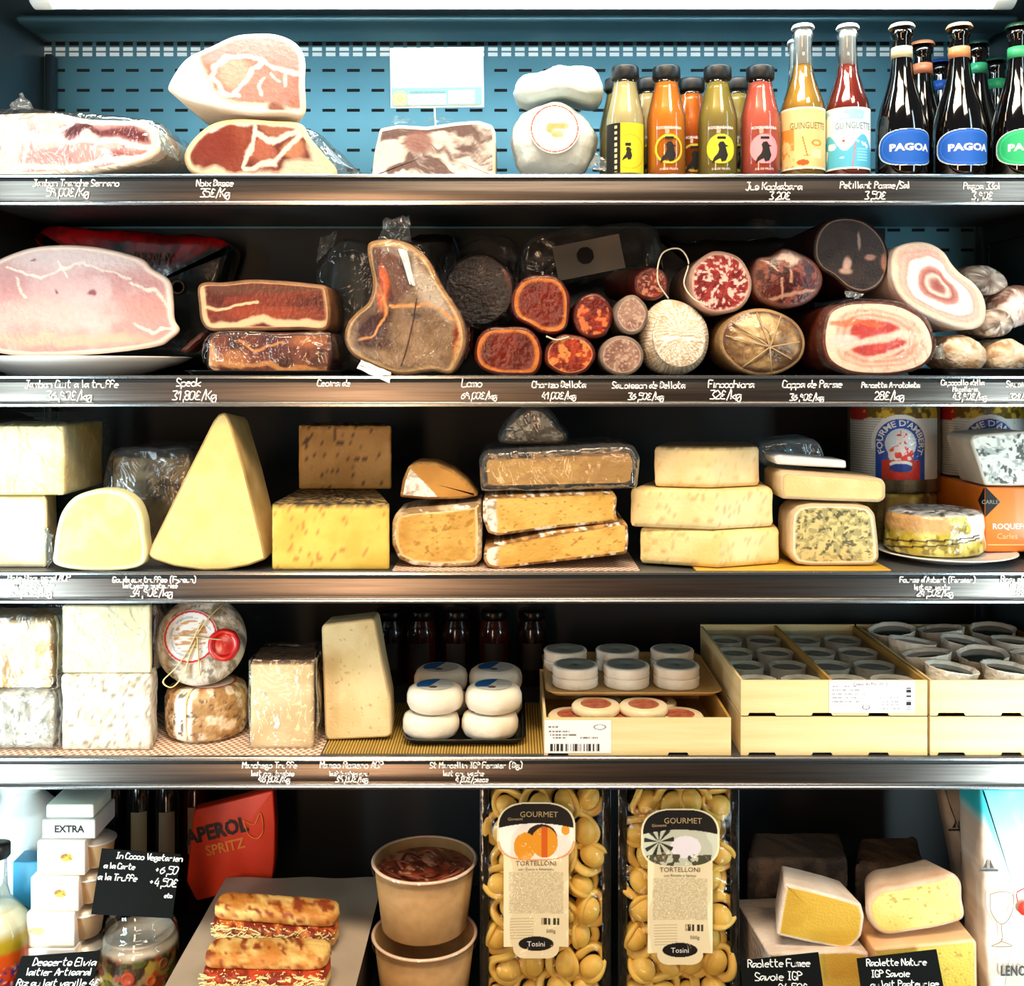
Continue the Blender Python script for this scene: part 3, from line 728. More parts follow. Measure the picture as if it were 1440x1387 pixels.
box('card', (X(549, .1), .1, Zp(151, .1)), (X(680, .1), .1012, Zp(67, .1)), PAPER, sg, R=rot(0, -.7, 0), bev=.0)
patch('card_print', 0.001, .136, .001, .086, mp, PRINT, sg, card_paint)
printed('card_lettering', 'JAMBON DE BAYONNE', .0052, .055, .0195, plane_map((X(550, .1), .0981, Zp(150, .1))), mat('sign_ink', '5c7f88', rough=.6), sg)
tube('pick', [P(613, 190, .1), P(612, 168, .1), P(611, 150, .1015)], .0011, mat('white_plastic', 'e8ebe8', rough=.4), sg, smooth=False)
# white cheeses wrapped in paper
WRAPM = mat('waxed_paper', 'dce4e2', c2='c8d6d2', sc=30, rough=.35, bump=1., bsc=45)
t, b, c = item('wrapped_cheese', 'large white cheese ball in waxed paper with a red ring label', 'cheese', oval(779, 190, 63, 56, 16, wob=.04, seed=4), .035, .10, WRAPM, None, base=Z1, r=.05, amp=.005, asc=.03, seed=3, names=('waxed_paper', ''))
def wl(U, V):
    d = np.hypot(U, V); C = np.tile(lin('eae8e0'), (len(U), 1)); C = mixc(C, lin('c4463c')[None], ((d > .0325) & (d < .0342))*1.)
    g = (np.hypot((U-.008)/.013, (V-.004)/.005) < 1) | (np.hypot((U-.004)/.009, (V+.008)/.005) < 1) | (np.hypot((U+.006)/.008, (V-.001)/.009) < .8)
    return mixc(C, lin('c09a30')[None], g*(.5+.5*fbm(U*1e3, V*1e3, 6, 2)))
patch('round_label', -.037, .037, -.037, .037, plane_map(P(780, 181, .0335), ux=(1, -.0, 0), vx=(0, .04, 1)), PRINT, t, wl, mask=lambda U, V: np.hypot(U, V) < .0365)
fin(t, [P(826, 236, .06), P(838, 216, .06), P(862, 243, .03), P(872, 236, .03)], FILMB, seed=8, crease=.004, name='twisted_end')
t, b, c = item('wrapped_cheese', 'white cheese ball in waxed paper, on top of the labelled one', 'cheese', [(724, 120), (735, 103), (755, 97), (772, 87), (800, 84), (826, 88), (842, 100), (851, 118), (850, 138), (838, 146), (790, 137), (745, 145), (730, 137)], .05, .1, WRAPM, None, base=Z1+.120, r=.024, amp=.009, seed=8, names=('waxed_paper', ''))
# ---- bottles
GLASS = film('bottle_glass', base=.03, gain=.75, sc=3, bump=.05, rough=.03)
CAPK = mat('black_cap', '0c1114', rough=.42)
def mk_juice(px, Y, c1, c2, disc, label, ring=False, side=False, rotz=0.):
    x = X(px, Y); t = thing('juice_bottle', label, 'bottle', (x, Y, Z1), 'small juice bottles on the top shelf')
    R = .0282
    lathe('glass', [(0, 0), (R-.004, 0), (R, .004), (R, .088), (R-.003, .102), (.0185, .130), (.0172, .138), (.0172, .146)], GLASS, t, (x, Y, Z1+.0004))
    j = mat('juice_'+c1, c1, c2=c2, sc=18, amt=1.2, rough=.15, spec=.6)
    lathe('juice', [(0, .003), (R-.004, .003), (R-.0012, .006), (R-.0012, .088), (R-.0045, .102), (.0172, .130), (.0160, .139), (0, .139)], j, t, (x, Y, Z1))
    cp = [(0, .1585), (.0165, .1585), (.0175, .1625), (.0190, .1625), (.0200, .160), (.0203, .147), (.0192, .144), (.0173, .144)]
    lathe('cap', cp[::-1], CAPK, t, (x, Y, Z1), n=36)
    mp = cyl_map((x, Y, Z1), R, .0004); mp2 = cyl_map((x, Y, Z1), R, .0008)
    k = 'print_'+disc; dm = mat(k, disc, rough=.5)
    cu, cv, cr = (0, .040, .0215)
    if side:
        def pl(U, V):
            C = np.tile(lin(disc), (len(U), 1)); C = mixc(C, lin('16120c')[None], (U < -.009)*1.)
            C = mixc(C, lin('d9cfa0')[None], ((np.abs(U+.0165) < .0022) & ((V*1000) % 8.2 > 3.5) & (V > .008))*1.); C = mixc(C, lin('c9b41c')[None], ((np.abs(np.hypot(U-.004, V-.036)-.024) < .0008) & (U > -.008))*1.)
            return C
        patch('label', -.036, .030, .006, .077, mp, PRINT, t, pl); cr = .014; cu, cv = .001, .036
    else:
        if ring: msk = lambda U, V: (np.hypot(U-cu, V-cv) < cr) & (np.hypot(U-cu, V-cv) > cr*.80)
        else: msk = lambda U, V: np.hypot(U-cu, V-cv) < cr
        patch('label', cu-cr, cu+cr, cv-cr, cv+cr, mp, dm, t, mask=msk, res=.0007)
        printed('lettering', 'KOOKABARRA', .0058, 0, .068, mp2, INK, t, bold=.0001, sx=.95)
        printed('lettering', 'JUS DE FRUITS', .0042, 0, .010, mp2, INK, t)
    bird = [(915, 600), (930, 575), (965, 572), (985, 600), (1015, 610), (985, 620), (990, 640), (1005, 690), (985, 740), (945, 750), (935, 720), (900, 740), (862, 768), (880, 710), (915, 670), (925, 635)]
    B = [((a-945)/130*cr+cu, -(b_-635)/130*cr+cv) for a, b_ in bird]
    patch('printed_bird', cu-cr, cu+cr, cv-cr*1.1, cv+cr, mp2, BLACKM, t, mask=lambda U, V: inpoly(U, V, B) | (np.abs(V-(cv+cr*.72)) < .0022) & (np.abs(U-cu) < cr*.32*(1+.3*np.sin(U*6000))), res=.0006)
    if rotz: t.rotation_euler[2] = rotz
    return t
mk_juice(879, .04, 'dcd9b4', 'c4b86a', 'd4d22e', 'small pale lemon juice bottle with a square yellow label, beside the white cheese', side=True)
mk_juice(937, .04, 'f0a030', 'e88438', 'e0c534', 'small orange juice bottle with a yellow ring around the bird', ring=True)
mk_juice(1009, .04, '97845a', 'b0a93a', 'dcdc30', 'small brownish juice bottle with yellow disc and black bird')
mk_juice(1069, .04, 'ec8a74', 'cc4a40', 'f29aa6', 'small pink grapefruit juice bottle with pink disc and black bird')
for px, c1, c2, d, lb in ((869, '8a8468', 'b5a850', 'd4d22e', 'juice bottle half hidden between the white cheese and the pale lemon juice'),
                      (912, 'c9bc9a', 'a99a4a', 'dcdc30', 'juice bottle showing between the pale lemon and orange juices in front'),
                      (972, 'c04a20', 'd98a20', 'e0c534', 'red orange juice bottle behind the gap beside the brownish juice'),
                      (1037, '9c8a60', 'a8a040', 'dcdc30', 'juice bottle hidden behind the brownish and pink juices')):
    mk_juice(px, .105, c1, c2, d, lb, ring=True)
WHT = mat('bottle_white', 'f4f6f4', rough=.35)
def crown(t, x, Y, z, m, r=.0165):
    V = []; n = 42; pr = [(r*1.0, 0), (r*.98, .002), (r*.9, .0052), (r*.6, .0068), (0, .0072)]
    for i, (q, zz) in enumerate(pr):
        for j in range(n):
            a = 2*pi*j/n; k = 1+(.05 if j % 2 else 0)*(1 if i < 2 else 0); V.append((x+q*k*cos(a), Y+q*k*sin(a), z+zz))
    return mk('crown_cap', V, rings((len(pr), n)), m, t, smooth=True)
def mk_soda(px, Y, liq, liq2, kind, label):
    x = X(px, Y); t = thing('lemonade_bottle', label, 'bottle', (x, Y, Z1), 'long-necked clear bottles on the top shelf'); R = .0312
    pr = [(0, 0), (R-.004, 0), (R, .004), (R, .102), (R-.002, .112), (.023, .130), (.0165, .150), (.0138, .168), (.0128, .205), (.0150, .207), (.0150, .214), (.0132, .216), (.0132, .222)]
    lathe('glass', pr, film('clear_glass', base=.12, gain=.85, sc=3, bump=.04, rough=.04), t, (x, Y, Z1+.0004), n=36)
    lathe('drink', [(0, .003), (R-.004, .003), (R-.0014, .006), (R-.0014, .102), (R-.0035, .112), (.0215, .130), (.015, .150), (.0124, .166), (0, .166)], mat('drink_'+liq, liq, c2=liq2, sc=12, rough=.12, spec=.6), t, (x, Y, Z1), n=36)
    lathe('foil', [(.0118, .168), (.0115, .206), (.0118, .220), (0, .2205)], mat('blown_neck', 'dce6e4', rough=.25), t, (x, Y, Z1), n=20)  # white core paints the blown-out light in the empty clear neck
    crown(t, x, Y, Z1+.2195, WHT, .0158)
    mp = cyl_map((x, Y, Z1), R, .0004); mp2 = cyl_map((x, Y, Z1), R, .0008); v0, v1 = .012, .100
    def pl(U, V):
        if kind == 'cream':
            C = mixc(lin('ecd9a6'), lin('e0bf78'), fbm(U*1e3, V*1e3, 30, 3))
            C = mixc(C, lin('e08a2e')[None], (ss(.5, .56, fbm(U*1e3, V*1e3, 11, 5)) * (U < -.020) * (V < .07))*.9)
            d = np.minimum(np.abs(U+.0045+(V-.04)*.25)+(V < .03)*1+(V > .058)*1, np.abs(V-.031)+(np.abs(U+.003) > .0045)*1); C = mixc(C, lin('d8742a')[None], (d < .0009)*1.)
            C = mixc(C, lin('da5a1e')[None], (np.hypot((U+.008)/.009, (V-.021)/.0042) < 1)*1.); C = mixc(C, lin('e0802a')[None], (np.abs(np.hypot((U-.012)/.008, (V-.049)/.0045)-.85) < .22)*.9)
            C = mixc(C, lin('efe6c4')[None], ((U > .004) & (U < .02) & (V > .027) & (V < .040) & ((V*1000) % 3 < 1.2))*.9)
        else:
            C = np.tile(lin('eef6f6'), (len(U), 1)); n = fbm(U*1e3, V*1e3, 16, 8)
            C = mixc(C, lin('46b6dc')[None], ((V < .05+.012*np.sin(U*120)) & (n > .36))*.95); C = mixc(C, lin('7cc6d8')[None], ((V > .082) & (n > .5))*.8)
            C = mixc(C, lin('f4f2ee')[None], (np.hypot(U+.017, V-.052) < .009)*1.); C = mixc(C, lin('d9483a')[None], (np.hypot(U+.015, V-.052) < .0022)*1.)
            C = mixc(C, lin('b98a9a')[None], ((np.abs(U+.001-(V-.03)*.1) < .0012) & (V < .05))*1.); C = mixc(C, lin('8ed8ea')[None], ((U > .004) & (U < .022) & (V > .022) & (V < .042) & ((V*1000) % 4 < 1.6))*1.)
        e = (V > v1-.003) | (V < v0+.003); return mixc(C, lin('f6f4ea')[None], e*1.)
    patch('label', -.052, .052, v0, v1, mp, PRINT, t, pl)
    printed('lettering', 'GUINGUETTE', .0135, .0, .069, mp2, mat('ink_'+kind, '6f6a4c' if kind == 'cream' else '3f7f96', rough=.6), t, sx=.66)
    return t
mk_soda(1129, .045, 'c9a544', 'b58a30', 'cream', 'clear long-necked bottle of golden drink with a cream and orange label')
mk_soda(1192, .045, '8a2e22', 'a5452e', 'blue', 'clear long-necked bottle of red drink with a sky blue label')
mk_soda(1122, .115, 'c9a544', 'b58a30', 'cream', 'clear long-necked bottle hidden behind the cream-labelled one')
BEER = mat('dark_beer_glass', '0a0604', rough=.045, spec=.8, coat=.6)
def mk_beer(px, Y, capc, band, disc, label, full=True):
    x = X(px, Y); t = thing('beer_bottle', label, 'bottle', (x, Y, Z1), 'dark beer bottles on the top shelf'); R = .0365
    pr = [(0, 0), (R-.005, 0), (R, .005), (R, .070), (R-.0015, .084), (R-.006, .104), (.023, .128), (.0172, .150), (.0142, .172), (.0132, .200), (.0132, .206), (.0155, .208), (.0155, .215), (.0135, .217), (.0132, .222)]
    pr = [(r_, z_+.0004) for r_, z_ in pr]
    lathe('glass', pr, BEER, t, (x, Y, Z1), n=40)
    crown(t, x, Y, Z1+.2205, mat('cap_'+capc, capc, rough=.35, metal=.3), .0178)
    lathe('neck_band', [(.0152, .176), (.0147, .192)], mat('band_'+band, band, rough=.4), t, (x, Y, Z1), n=32)
    if disc:
        mp = cyl_map((x, Y, Z1), R, .0004); mp2 = cyl_map((x, Y, Z1), R, .0008)
        def pl(U, V):
            d = ((np.abs(U)/.050)**2.4+(np.abs(V-.042)/.027)**2.4)
            return np.where((d > .86)[:, None], lin('cfe0ea')[None], np.where(((d > .60) & (d < .66))[:, None], lin(disc)*1.5+.02, lin(disc)[None]))
        patch('label', -.050, .050, .014, .070, mp, PRINT, t, pl, res=.0009, mask=lambda U, V: ((np.abs(U)/.050)**2.4+(np.abs(V-.042)/.027)**2.4) < 1)
        printed('lettering', 'PAGOA', .0135, 0, .0375, mp2, INK, t, bold=.0006, sx=1.3)
    return t
mk_beer(1268, .045, 'e6dcc0', 'd9cfa6', '1f5fc0', 'dark beer bottle with cream cap, cream neck band and blue oval label')
mk_beer(1349, .045, 'e0b080', 'd8905e', '2462c4', 'dark beer bottle with tan cap, copper neck band and blue oval label')
mk_beer(1432, .045, '1f4a38', '3fb878', '2fb878', 'dark beer bottle with green cap and green oval label at the right end')
mk_beer(1297, .128, 'b8704e', 'c9744c', '', 'dark beer bottle with a copper cap, behind the gap between two blue labels')
mk_beer(1322, .225, '1f3f8a', '2458b0', '', 'dark beer bottle with a blue cap, far back')
mk_beer(1374, .128, '16302a', '34a070', '', 'dark beer bottle with dull green cap, behind the copper-banded bottle')
mk_beer(1400, .215, '1c4a3a', '2fa870', '', 'dark beer bottle with green neck band, farthest back at right')
# ================================================================ ROW 2
pl_ = lathe('serving_plate', [(0, .0), (.095, 0), (.10, .004), (.145, .020), (.157, .0270), (.157, .029), (.150, .0285), (.13, .0275), (0, .0275)], WHITEP, None, (-.675, .165, Z2+.0004), n=72, sx=1.08)
pl_.location = (-.675, .165, Z2); 
for v in pl_.data.vertices: v.co.x += .675; v.co.y -= .165; v.co.z -= Z2
WL[pl_] = np.array(pl_.location)
tag(pl_, 'white china plate under the large pale cooked ham', 'plate')
o = [(-32, 492), (-34, 400), (-15, 374), (30, 352), (70, 345), (125, 346), (170, 355), (203, 367), (212, 378), (238, 397), (243, 425), (245, 455), (252, 470), (238, 484), (226, 492)]
t, b, c = item('cooked_ham', 'large pale pink cooked ham on the white plate', 'ham', o, .09, .17, mat('cooked_rind', 'efe0d6', c2='dcb8a4', sc=14, rough=.5),
     meat('d8b0ac', 'c8928e', 42, veins=[([(10, 380), (60, 392), (120, 375), (180, 392)], 3), ([(185, 400), (215, 415), (238, 432)], 4), ([(190, 462), (215, 470), (248, 462)], 4), ([(20, 395), (35, 420)], 3), ([(85, 372), (100, 395)], 2)],
          blobs=[((120, 362, 110, 20), 'd8c0bc', .6), ((205, 438, 30, 14), 'cf8f86', .4), ((80, 412, 4, 3), '8f3a38', .4), ((132, 416, 7, 4), '8a3436', .4), ((50, 368, 3, 2), '8a3436', .4), ((60, 445, 60, 22), 'ddabA2'.lower(), .6), ((100, 484, 120, 10), 'dcae98', .5)], rim=.03, rimc='f0dccc', seed=21, fine=.1, wob=10), base=Z2+.0285, r=.03, face_mat=FACEWET, shrink=.7, back=(-50, 10))
# red bag behind the ham
def rb(x, y, z):
    C = mixc(lin('d01018'), lin('7c080c'), ss(.35, .65, fbm(x*1e3, z*1e3, 22, 3)))
    return mixc(C, lin('0f1c1c')[None], ss(Zp(350, .335)+.004, Zp(350, .335)-.004, z + .012*np.sin(x*30)))
t, b, c = item('charcuterie_bag', 'glossy red and black bag lying behind the cooked ham', 'bag', [(45, 335), (52, 318), (90, 316), (150, 320), (215, 324), (300, 330), (325, 342), (322, 360), (312, 385), (300, 400), (300, 470), (100, 470), (90, 400), (60, 345)], .338, .08, mat('red_foil', attr=True, rough=.25, coat=.4, bump=.6, bsc=22), None, base=Z2, r=.02, amp=.006, side_paint=rb, names=('bag', ''))
write('printed_word', [('ARRAHY', 0, 0, .020)], plane_map(P(212, 372, .334)), mat('dim_gold', '8a6a4a', rough=.5), t, width=.0011)
lathe('round_seal', [(.009, 0), (.012, -.003), (.012, 0)], mat('dim_gold', '8a6a4a'), t, P(250, 404, .333), axis='y')
# speck on a black tray
def tray(name, label, x0, x1, y0, y1, z, h, m, fl=.008, th=.0016, cat='tray', parent=None):
    V = []; pr = [(0, 0), (-fl*.8, h), (-fl, h), (-fl, h-.0012), (-fl+.0015, h-.0012), (.001, -.0004)]
    pr = [(0., 0.), (fl*.6, h-.001), (fl, h), (fl+.0025, h), (fl+.0025, h+.0012), (fl*.9, h+.0012), (fl*.5, h*.6), (-.002, .0014)]
    q = []
    R = .012
    for cx, cy, a0 in ((x1-R-fl, y1-R-fl, 0), (x0+R+fl, y1-R-fl, 90), (x0+R+fl, y0+R+fl, 180), (x1-R-fl, y0+R+fl, 270)):
        for k in range(5):
            a = radians(a0+k*22.5); q.append((cx, cy, cos(a), sin(a)))
    for d, zz in pr:
        for cx, cy, ca, sa in q: V.append((cx+(R+d)*ca, cy+(R+d)*sa, z+.0004+zz))
    n = len(q); f = rings((len(pr), n)); f.append(tuple(range(n-1, -1, -1))); f.append(tuple(range((len(pr)-1)*n, len(pr)*n)))
    o = mk(name, V, f, m, parent, loc=None if parent else ((x0+x1)/2, (y0+y1)/2, z), sharp=40)
    if label: tag(o, label, cat)
    return o
tray('black_tray', 'shallow black plastic tray under the two pieces of speck', X(262, .03), X(482, .03), .012, .185, Z2, .007, DARK)
o = [(291, 476), (300, 469), (400, 467), (462, 467), (465, 480), (466, 500), (463, 520), (300, 520), (289, 512)]
t, b, c = item('speck_joint', 'vacuum-packed brown speck, lower one on the black tray', 'speck', o, .045, .12, DRY,
     meat('6e3626', '3a1a14', 18, veins=[([(296, 475), (300, 515)], 5), ([(300, 505), (340, 508), (460, 515)], 5), ([(340, 476), (360, 488), (400, 480)], 3)], fat='c98a4e', blobs=[((390, 485, 35, 12), '54262a', .5), ((435, 480, 24, 8), 'a5603a', .5), ((325, 500, 25, 10), 'a8683a', .5), ([(288, 490), (302, 482), (305, 520), (288, 520)], 'dccbb4', 3)], seed=5), base=Z2+.0022, r=.008, smooth=False, k=3, face_mat=FACEWET)
wrap(t, [(285, 478), (296, 467.5), (400, 467.3), (466, 467.5), (470, 480), (469, 522), (290, 522), (282, 512)], .036, .14, FILM, amp=.002, base=Z2+.002, seed=3)
o = [(278, 402), (286, 397), (312, 397), (350, 393), (400, 395), (440, 399), (458, 402), (461, 408), (461, 462), (420, 464), (330, 465), (292, 464), (282, 452), (279, 430)]
t, b, c = item('speck_joint', 'speck with dark red cut side and cream fat, topmost on the black tray', 'speck', o, .045, .12, mat('speck_rind', '8a5f3c', c2='4e3020', sc=25, rough=.5, bump=.4),
     meat('752a1a', '4e160e', 26, veins=[([(284, 405), (285, 440), (292, 460)], 6), ([(290, 460), (330, 458), (370, 449), (400, 455), (461, 457)], 9), ([(286, 430), (305, 436), (330, 430), (360, 424)], 3)],
          blobs=[([(280, 398), (460, 402), (460, 412), (380, 412), (300, 412)], '5c3424', 5), ((370, 440, 60, 10), '8a3620', .5)], fat='e3bd94', rim=.03, rimc='c99a6c', seed=2, wob=4, aniso=2.), base=Zp(467, .045)+.0006, r=.006, face_mat=FACEWET)
t, b, c = item('cured_sausage_end', 'thin dark red sausage end between the cooked ham and the speck', 'sausage', [(252, 496), (262, 486), (278, 470), (287, 466), (289, 472), (276, 487), (262, 498)], .07, .05, DRY, None, base=Z2+.034, r=.006, amp=.002, names=('sausage', ''))
# bundle in plastic behind
t, b, c = item('wrapped_sausages', 'dark bundle in shiny plastic between the speck and the vacuum-packed joint', 'sausages', [(452, 420), (455, 380), (470, 352), (500, 348), (522, 360), (524, 440), (500, 470), (460, 468)], .18, .16, mat('dark_bundle', '1c2422', c2='3a3a30', sc=20, rough=.4), None, base=Z2, r=.02, amp=.006, names=('sausages', ''))
wrap(t, [(444, 415), (450, 362), (470, 340), (505, 338), (530, 350), (532, 440), (510, 478), (450, 474)], .165, .19, FILMG, amp=.01, base=Z2, seed=14)
fin(t, [P(445, 370, .17), P(470, 345, .17), P(450, 335, .16), P(474, 325, .17)], FILMB, seed=15, crease=.01)
# big vacuum-packed joint
o = [(518, 342), (545, 336), (575, 342), (600, 362), (620, 400), (640, 430), (652, 455), (655, 482), (646, 510), (634, 527), (610, 524), (560, 529), (515, 512), (494, 500), (484, 480), (488, 456), (500, 441), (517, 426), (524, 400), (518, 365)]
t, b, c = item('vacuum_packed_joint', 'tall brown cured joint vacuum-packed in clear plastic, hanging over the shelf edge', 'cured meat', o, .025, .09, mat('joint_side', '6e4a30', c2='b98a54', sc=12, rough=.4),
     meat('8c7054', '6a5038', 34, veins=[([(505, 480), (530, 470), (545, 432), (530, 400)], 3), ([(637, 430), (650, 470), (640, 515)], 7), ([(550, 430), (600, 428), (640, 450)], 3)], fat='c98a4c',
          blobs=[([(500, 468), (520, 440), (552, 432), (548, 470), (555, 490), (520, 493), (500, 488)], '34100a', 5), ([(524, 350), (560, 350), (580, 400), (560, 430), (540, 425), (528, 390)], '5a3426', 5), ((538, 405, 8, 28), 'd05a1c', .5), ((645, 480, 8, 34), '7a2c12', .4), ((560, 352, 22, 10), '7d6c60', .4), ([(585, 360), (618, 410), (630, 450), (600, 430), (580, 390)], 'a89a88', 5), ((588, 442, 8, 5), '3a2c24', .4)], rim=.05, rimc='c9a878', seed=31), base=Z2+.001, r=.02, bulge=.01, face_mat=FACEWET)
tube('seam', [P(586, 420, .0135), P(580, 455, .012), P(572, 490, .0145), P(564, 515, .019)], .0009, mat('seam', '4a2a1e'), t)
wrap(t, [(510, 345), (545, 328), (580, 334), (606, 356), (628, 398), (648, 430), (660, 458), (661, 485), (652, 515), (636, 531), (560, 533), (512, 518), (488, 505), (477, 480), (482, 452), (508, 425), (516, 395), (508, 360)], .008, .125, FILM2, amp=.005, asc=.02, base=Z2+.0006, seed=33, r=.03)
fin(t, [P(532, 338, .04), P(578, 340, .04), P(540, 308, .05), P(576, 302, .05)], FILMB, seed=16, crease=.012)
fin(t, [P(508, 506, .014), P(550, 524, .014), P(502, 518, -.01), P(548, 540, -.01)], mat('white_tag', 'd2e0e4', rough=.3, coat=.3), seed=17, crease=.003, name='sealed_end')
fin(t, [P(560, 350, .01), P(572, 352, .01), P(576, 400, .004), P(584, 402, .004)], mat('glint_film', 'c9d8de', rough=.15, coat=.5), seed=27, crease=.003)
# salamis
CH = mat('chorizo_skin', '5e1a0c', c2='30100a', sc=30, rough=.35, bump=.5)
GREY = mat('saucisson_skin', '8a7668', c2='5c4a40', sc=25, rough=.6, bump=.5)
BR = mat('bresaola_skin', '2a0f0c', c2='160a08', sc=20, rough=.4, bump=.4)
SG = 'cut salamis on the charcuterie shelf'
t, b, c = item('dried_beef', 'large round dark maroon dried beef, behind the vacuum-packed joint', 'dried beef', oval(674, 408, 50, 52, 14, wob=.03), .255, .08, BR, meat('3e120e', '260a08', 20, veins=[([(640, 400), (670, 385), (700, 395)], 1.5), ([(640, 430), (680, 425), (700, 440)], 1.2)], fat='5a2a20', blobs=[([(704, 362), (716, 370), (724, 400), (720, 412), (710, 385)], '9c1418', 3)], rim=.04, rimc='1c0a0a', seed=4), base=None, r=.006, face_mat=FACEWET)
t.location[2] += 0
wrap(t, [(625, 350), (650, 335), (700, 328), (725, 340), (730, 440), (700, 470), (640, 468), (620, 440)], .248, .10, FILM2, amp=.008, seed=41)
def lomo(label, o, seed, base=None, Y=.045, blobs=()):
    return item('cured_loin', label, 'cured loin', o, Y, .2, CH, meat('6a1c10', '54140c', 30, rim=.13, rimc='bd6a24', blobs=blobs, seed=seed, rimw=.05, fine=.25), base=base, r=.006, amp=.003, group=SG, face_mat=FACEWET, facenoise=.002)
lomo('dark red cured loin with orange rim, resting on the shelf', [(667, 502), (670, 478), (684, 463), (715, 459), (742, 462), (757, 476), (763, 500), (754, 526), (725, 529), (695, 527), (675, 518)], 3, Z2)
lomo('dark red cured loin with orange rim, lying on top of the other loin', [(719, 432), (723, 406), (738, 391), (762, 387), (785, 391), (799, 410), (801, 440), (797, 462), (784, 470), (762, 468), (744, 458), (726, 448)], 9, None, .05)
def chor(label, cx, cy, rx, ry, base, seed, Y=.04, cols=('a03010', '6c1408', 'd08040'), dep=.22, skin=None, speck=(.56, 9), rimc='5c1408', rim=.06, wob=.03, rot_=0., back=(0, 0)):
    return item('salami', label, 'salami', oval(cx, cy, rx, ry, 14, rot_, wob, seed), Y, dep, skin or CH, meat(cols[0], cols[1], 12, speck=(cols[2], *speck), rim=rim, rimc=rimc, seed=seed), base=base, r=.005, group=SG, face_mat=FACEWET, back=back)
t, b, c = chor('round orange red chorizo with big fat pieces, on the shelf edge', 801, 499, 36, 29, Z2, 4, speck=(.52, 8), rimc='c9824c', rim=.05)
tube('string', [P(800, 474, .038), P(782, 478, .036), P(768, 473, .034)], .0012, mat('string', 'd9cbb0', rough=.8), t)
chor('bright red chorizo standing on the orange chorizo', 834, 444, 28, 32, Zp(477, .05), 6, Y=.05, cols=('9c2410', '5e0e06', 'c86a38'), speck=(.55, 6))
GC = ('9a7868', '7d5a4e', 'b89a88')
chor('greyish pink saucisson on the shelf, left of the white netted one', 874, 500, 31, 28, Z2, 8, cols=GC, skin=GREY, speck=(.55, 3), rimc='b5a090')
chor('smaller greyish pink saucisson on top of its larger twin', 888, 443, 24, 28, Zp(471, .04), 10, cols=GC, skin=GREY, speck=(.55, 3), rimc='b5a090')
chor('small red speckled salami behind the string loop', 916, 399, 25, 24, Zp(423, .07), 12, Y=.07, cols=('8a3026', '5c1812', 'b87a60'), speck=(.54, 3.5), rimc='7c4a34', back=(-30, -8), dep=.16)
# white netted salami
def netp(x, y, z):
    cx, cz = X(955, .05), Zp(475, .05); dx, dz = x-cx, z-cz
    u = np.arctan2(dx, dz+.12)*1.; r = np.hypot(dx, dz+.09)
    g = (np.abs(((u*60) % 1)-.5) > .36) | (np.abs(((r*230+np.sin(u*30)*.25) % 1)-.5) > .38)
    C = mixc(lin('d8c6a6'), lin('b59c78'), fbm(x*1e3, z*1e3, 14, 2)); return mixc(C, lin('f6f0e4')[None], g*.95)
t, b, c = item('netted_salami', 'round white salami in string netting, at the shelf edge', 'salami', [(906, 478), (910, 448), (925, 428), (940, 419), (960, 420), (985, 432), (1001, 452), (1005, 480), (996, 508), (975, 525), (950, 529), (925, 520), (911, 502)], .03, .15, mat('netting', attr=True, rough=.8, bump=.7, bsc=200),
     None, base=Z2, r=.048, side_paint=netp, names=('salami', ''), res=1.5)
for k_, (a, b_) in enumerate((((918, 440), (938, 424)), ((958, 424), (985, 440)))): pass
cf = solid(t, [(918, 478), (922, 455), (935, 438), (955, 432), (980, 445), (991, 470), (988, 498), (970, 514), (945, 515), (926, 500)], .0302, .01, mat('netting', attr=True), base=None, r=.002, bulge=.006, names=('net_back', 'net_front'), side_paint=netp,
     face=lambda U, V, E: netp(X(U, .05), V*0+.05, Zp(V, .05)), face_mat=mat('netting', attr=True))
tube('string', [P(940, 420, .05), P(925, 395, .045), P(932, 356, .05), P(955, 350, .05), P(968, 368, .05), P(962, 400, .045), P(975, 420, .04), P(995, 430, .03)], .0011, mat('string', 'd9cbb0', rough=.8), t, k=10)
t, b, c = chor('large round red salami with white fat specks and pale rim', 1013, 398, 45, 45, None, 14, Y=.045, cols=('8f2a28', '6c1416', 'e3b8ac'), speck=(.56, 4), rimc='d0a090', rim=.045, dep=.2, skin=mat('salami_skin', 'b09080', c2='7a5a4c', sc=30, rough=.7))
t, b, c = item('tied_salami', 'brown pear-shaped salami tied with twine, under the dark coppa', 'salami', oval(1072, 481, 61, 47, 16, .1, .02, 3), .035, .16, mat('tied_skin', 'a88a5c', c2='6a4a2c', sc=16, rough=.5, bump=.6),
     meat('b89a6a', '80603c', 20, veins=[([(1083, 490), (1030, 460)], 2), ([(1083, 490), (1040, 520)], 2), ([(1083, 490), (1060, 432)], 2)], fat='5c4228', blobs=[((1060, 450, 30, 12), 'd0b888', .6), ((1100, 500, 20, 14), '6c4e30', .5)], rim=.12, rimc='5c3c22', rimw=.1, seed=7), base=Z2, r=.036, bulge=.016, face_mat=FACEWET, facenoise=.003, names=('body', 'front_skin'))
TW = mat('twine', 'b49a74', rough=.9)
for i, e in enumerate(((1012, 470), (1022, 448), (1062, 434), (1100, 440), (1130, 480), (1118, 508), (1085, 527), (1040, 520))):
    a = np.array((1083, 488)); e = np.array(e); m_ = a*.5+e*.5
    tube('twine', [P(*a, .017), P(*(m_), .0195), P(*(a*.2+e*.8), .027), P(*(a*.04+e*.96), .045)], .0011, TW, t, n=6)
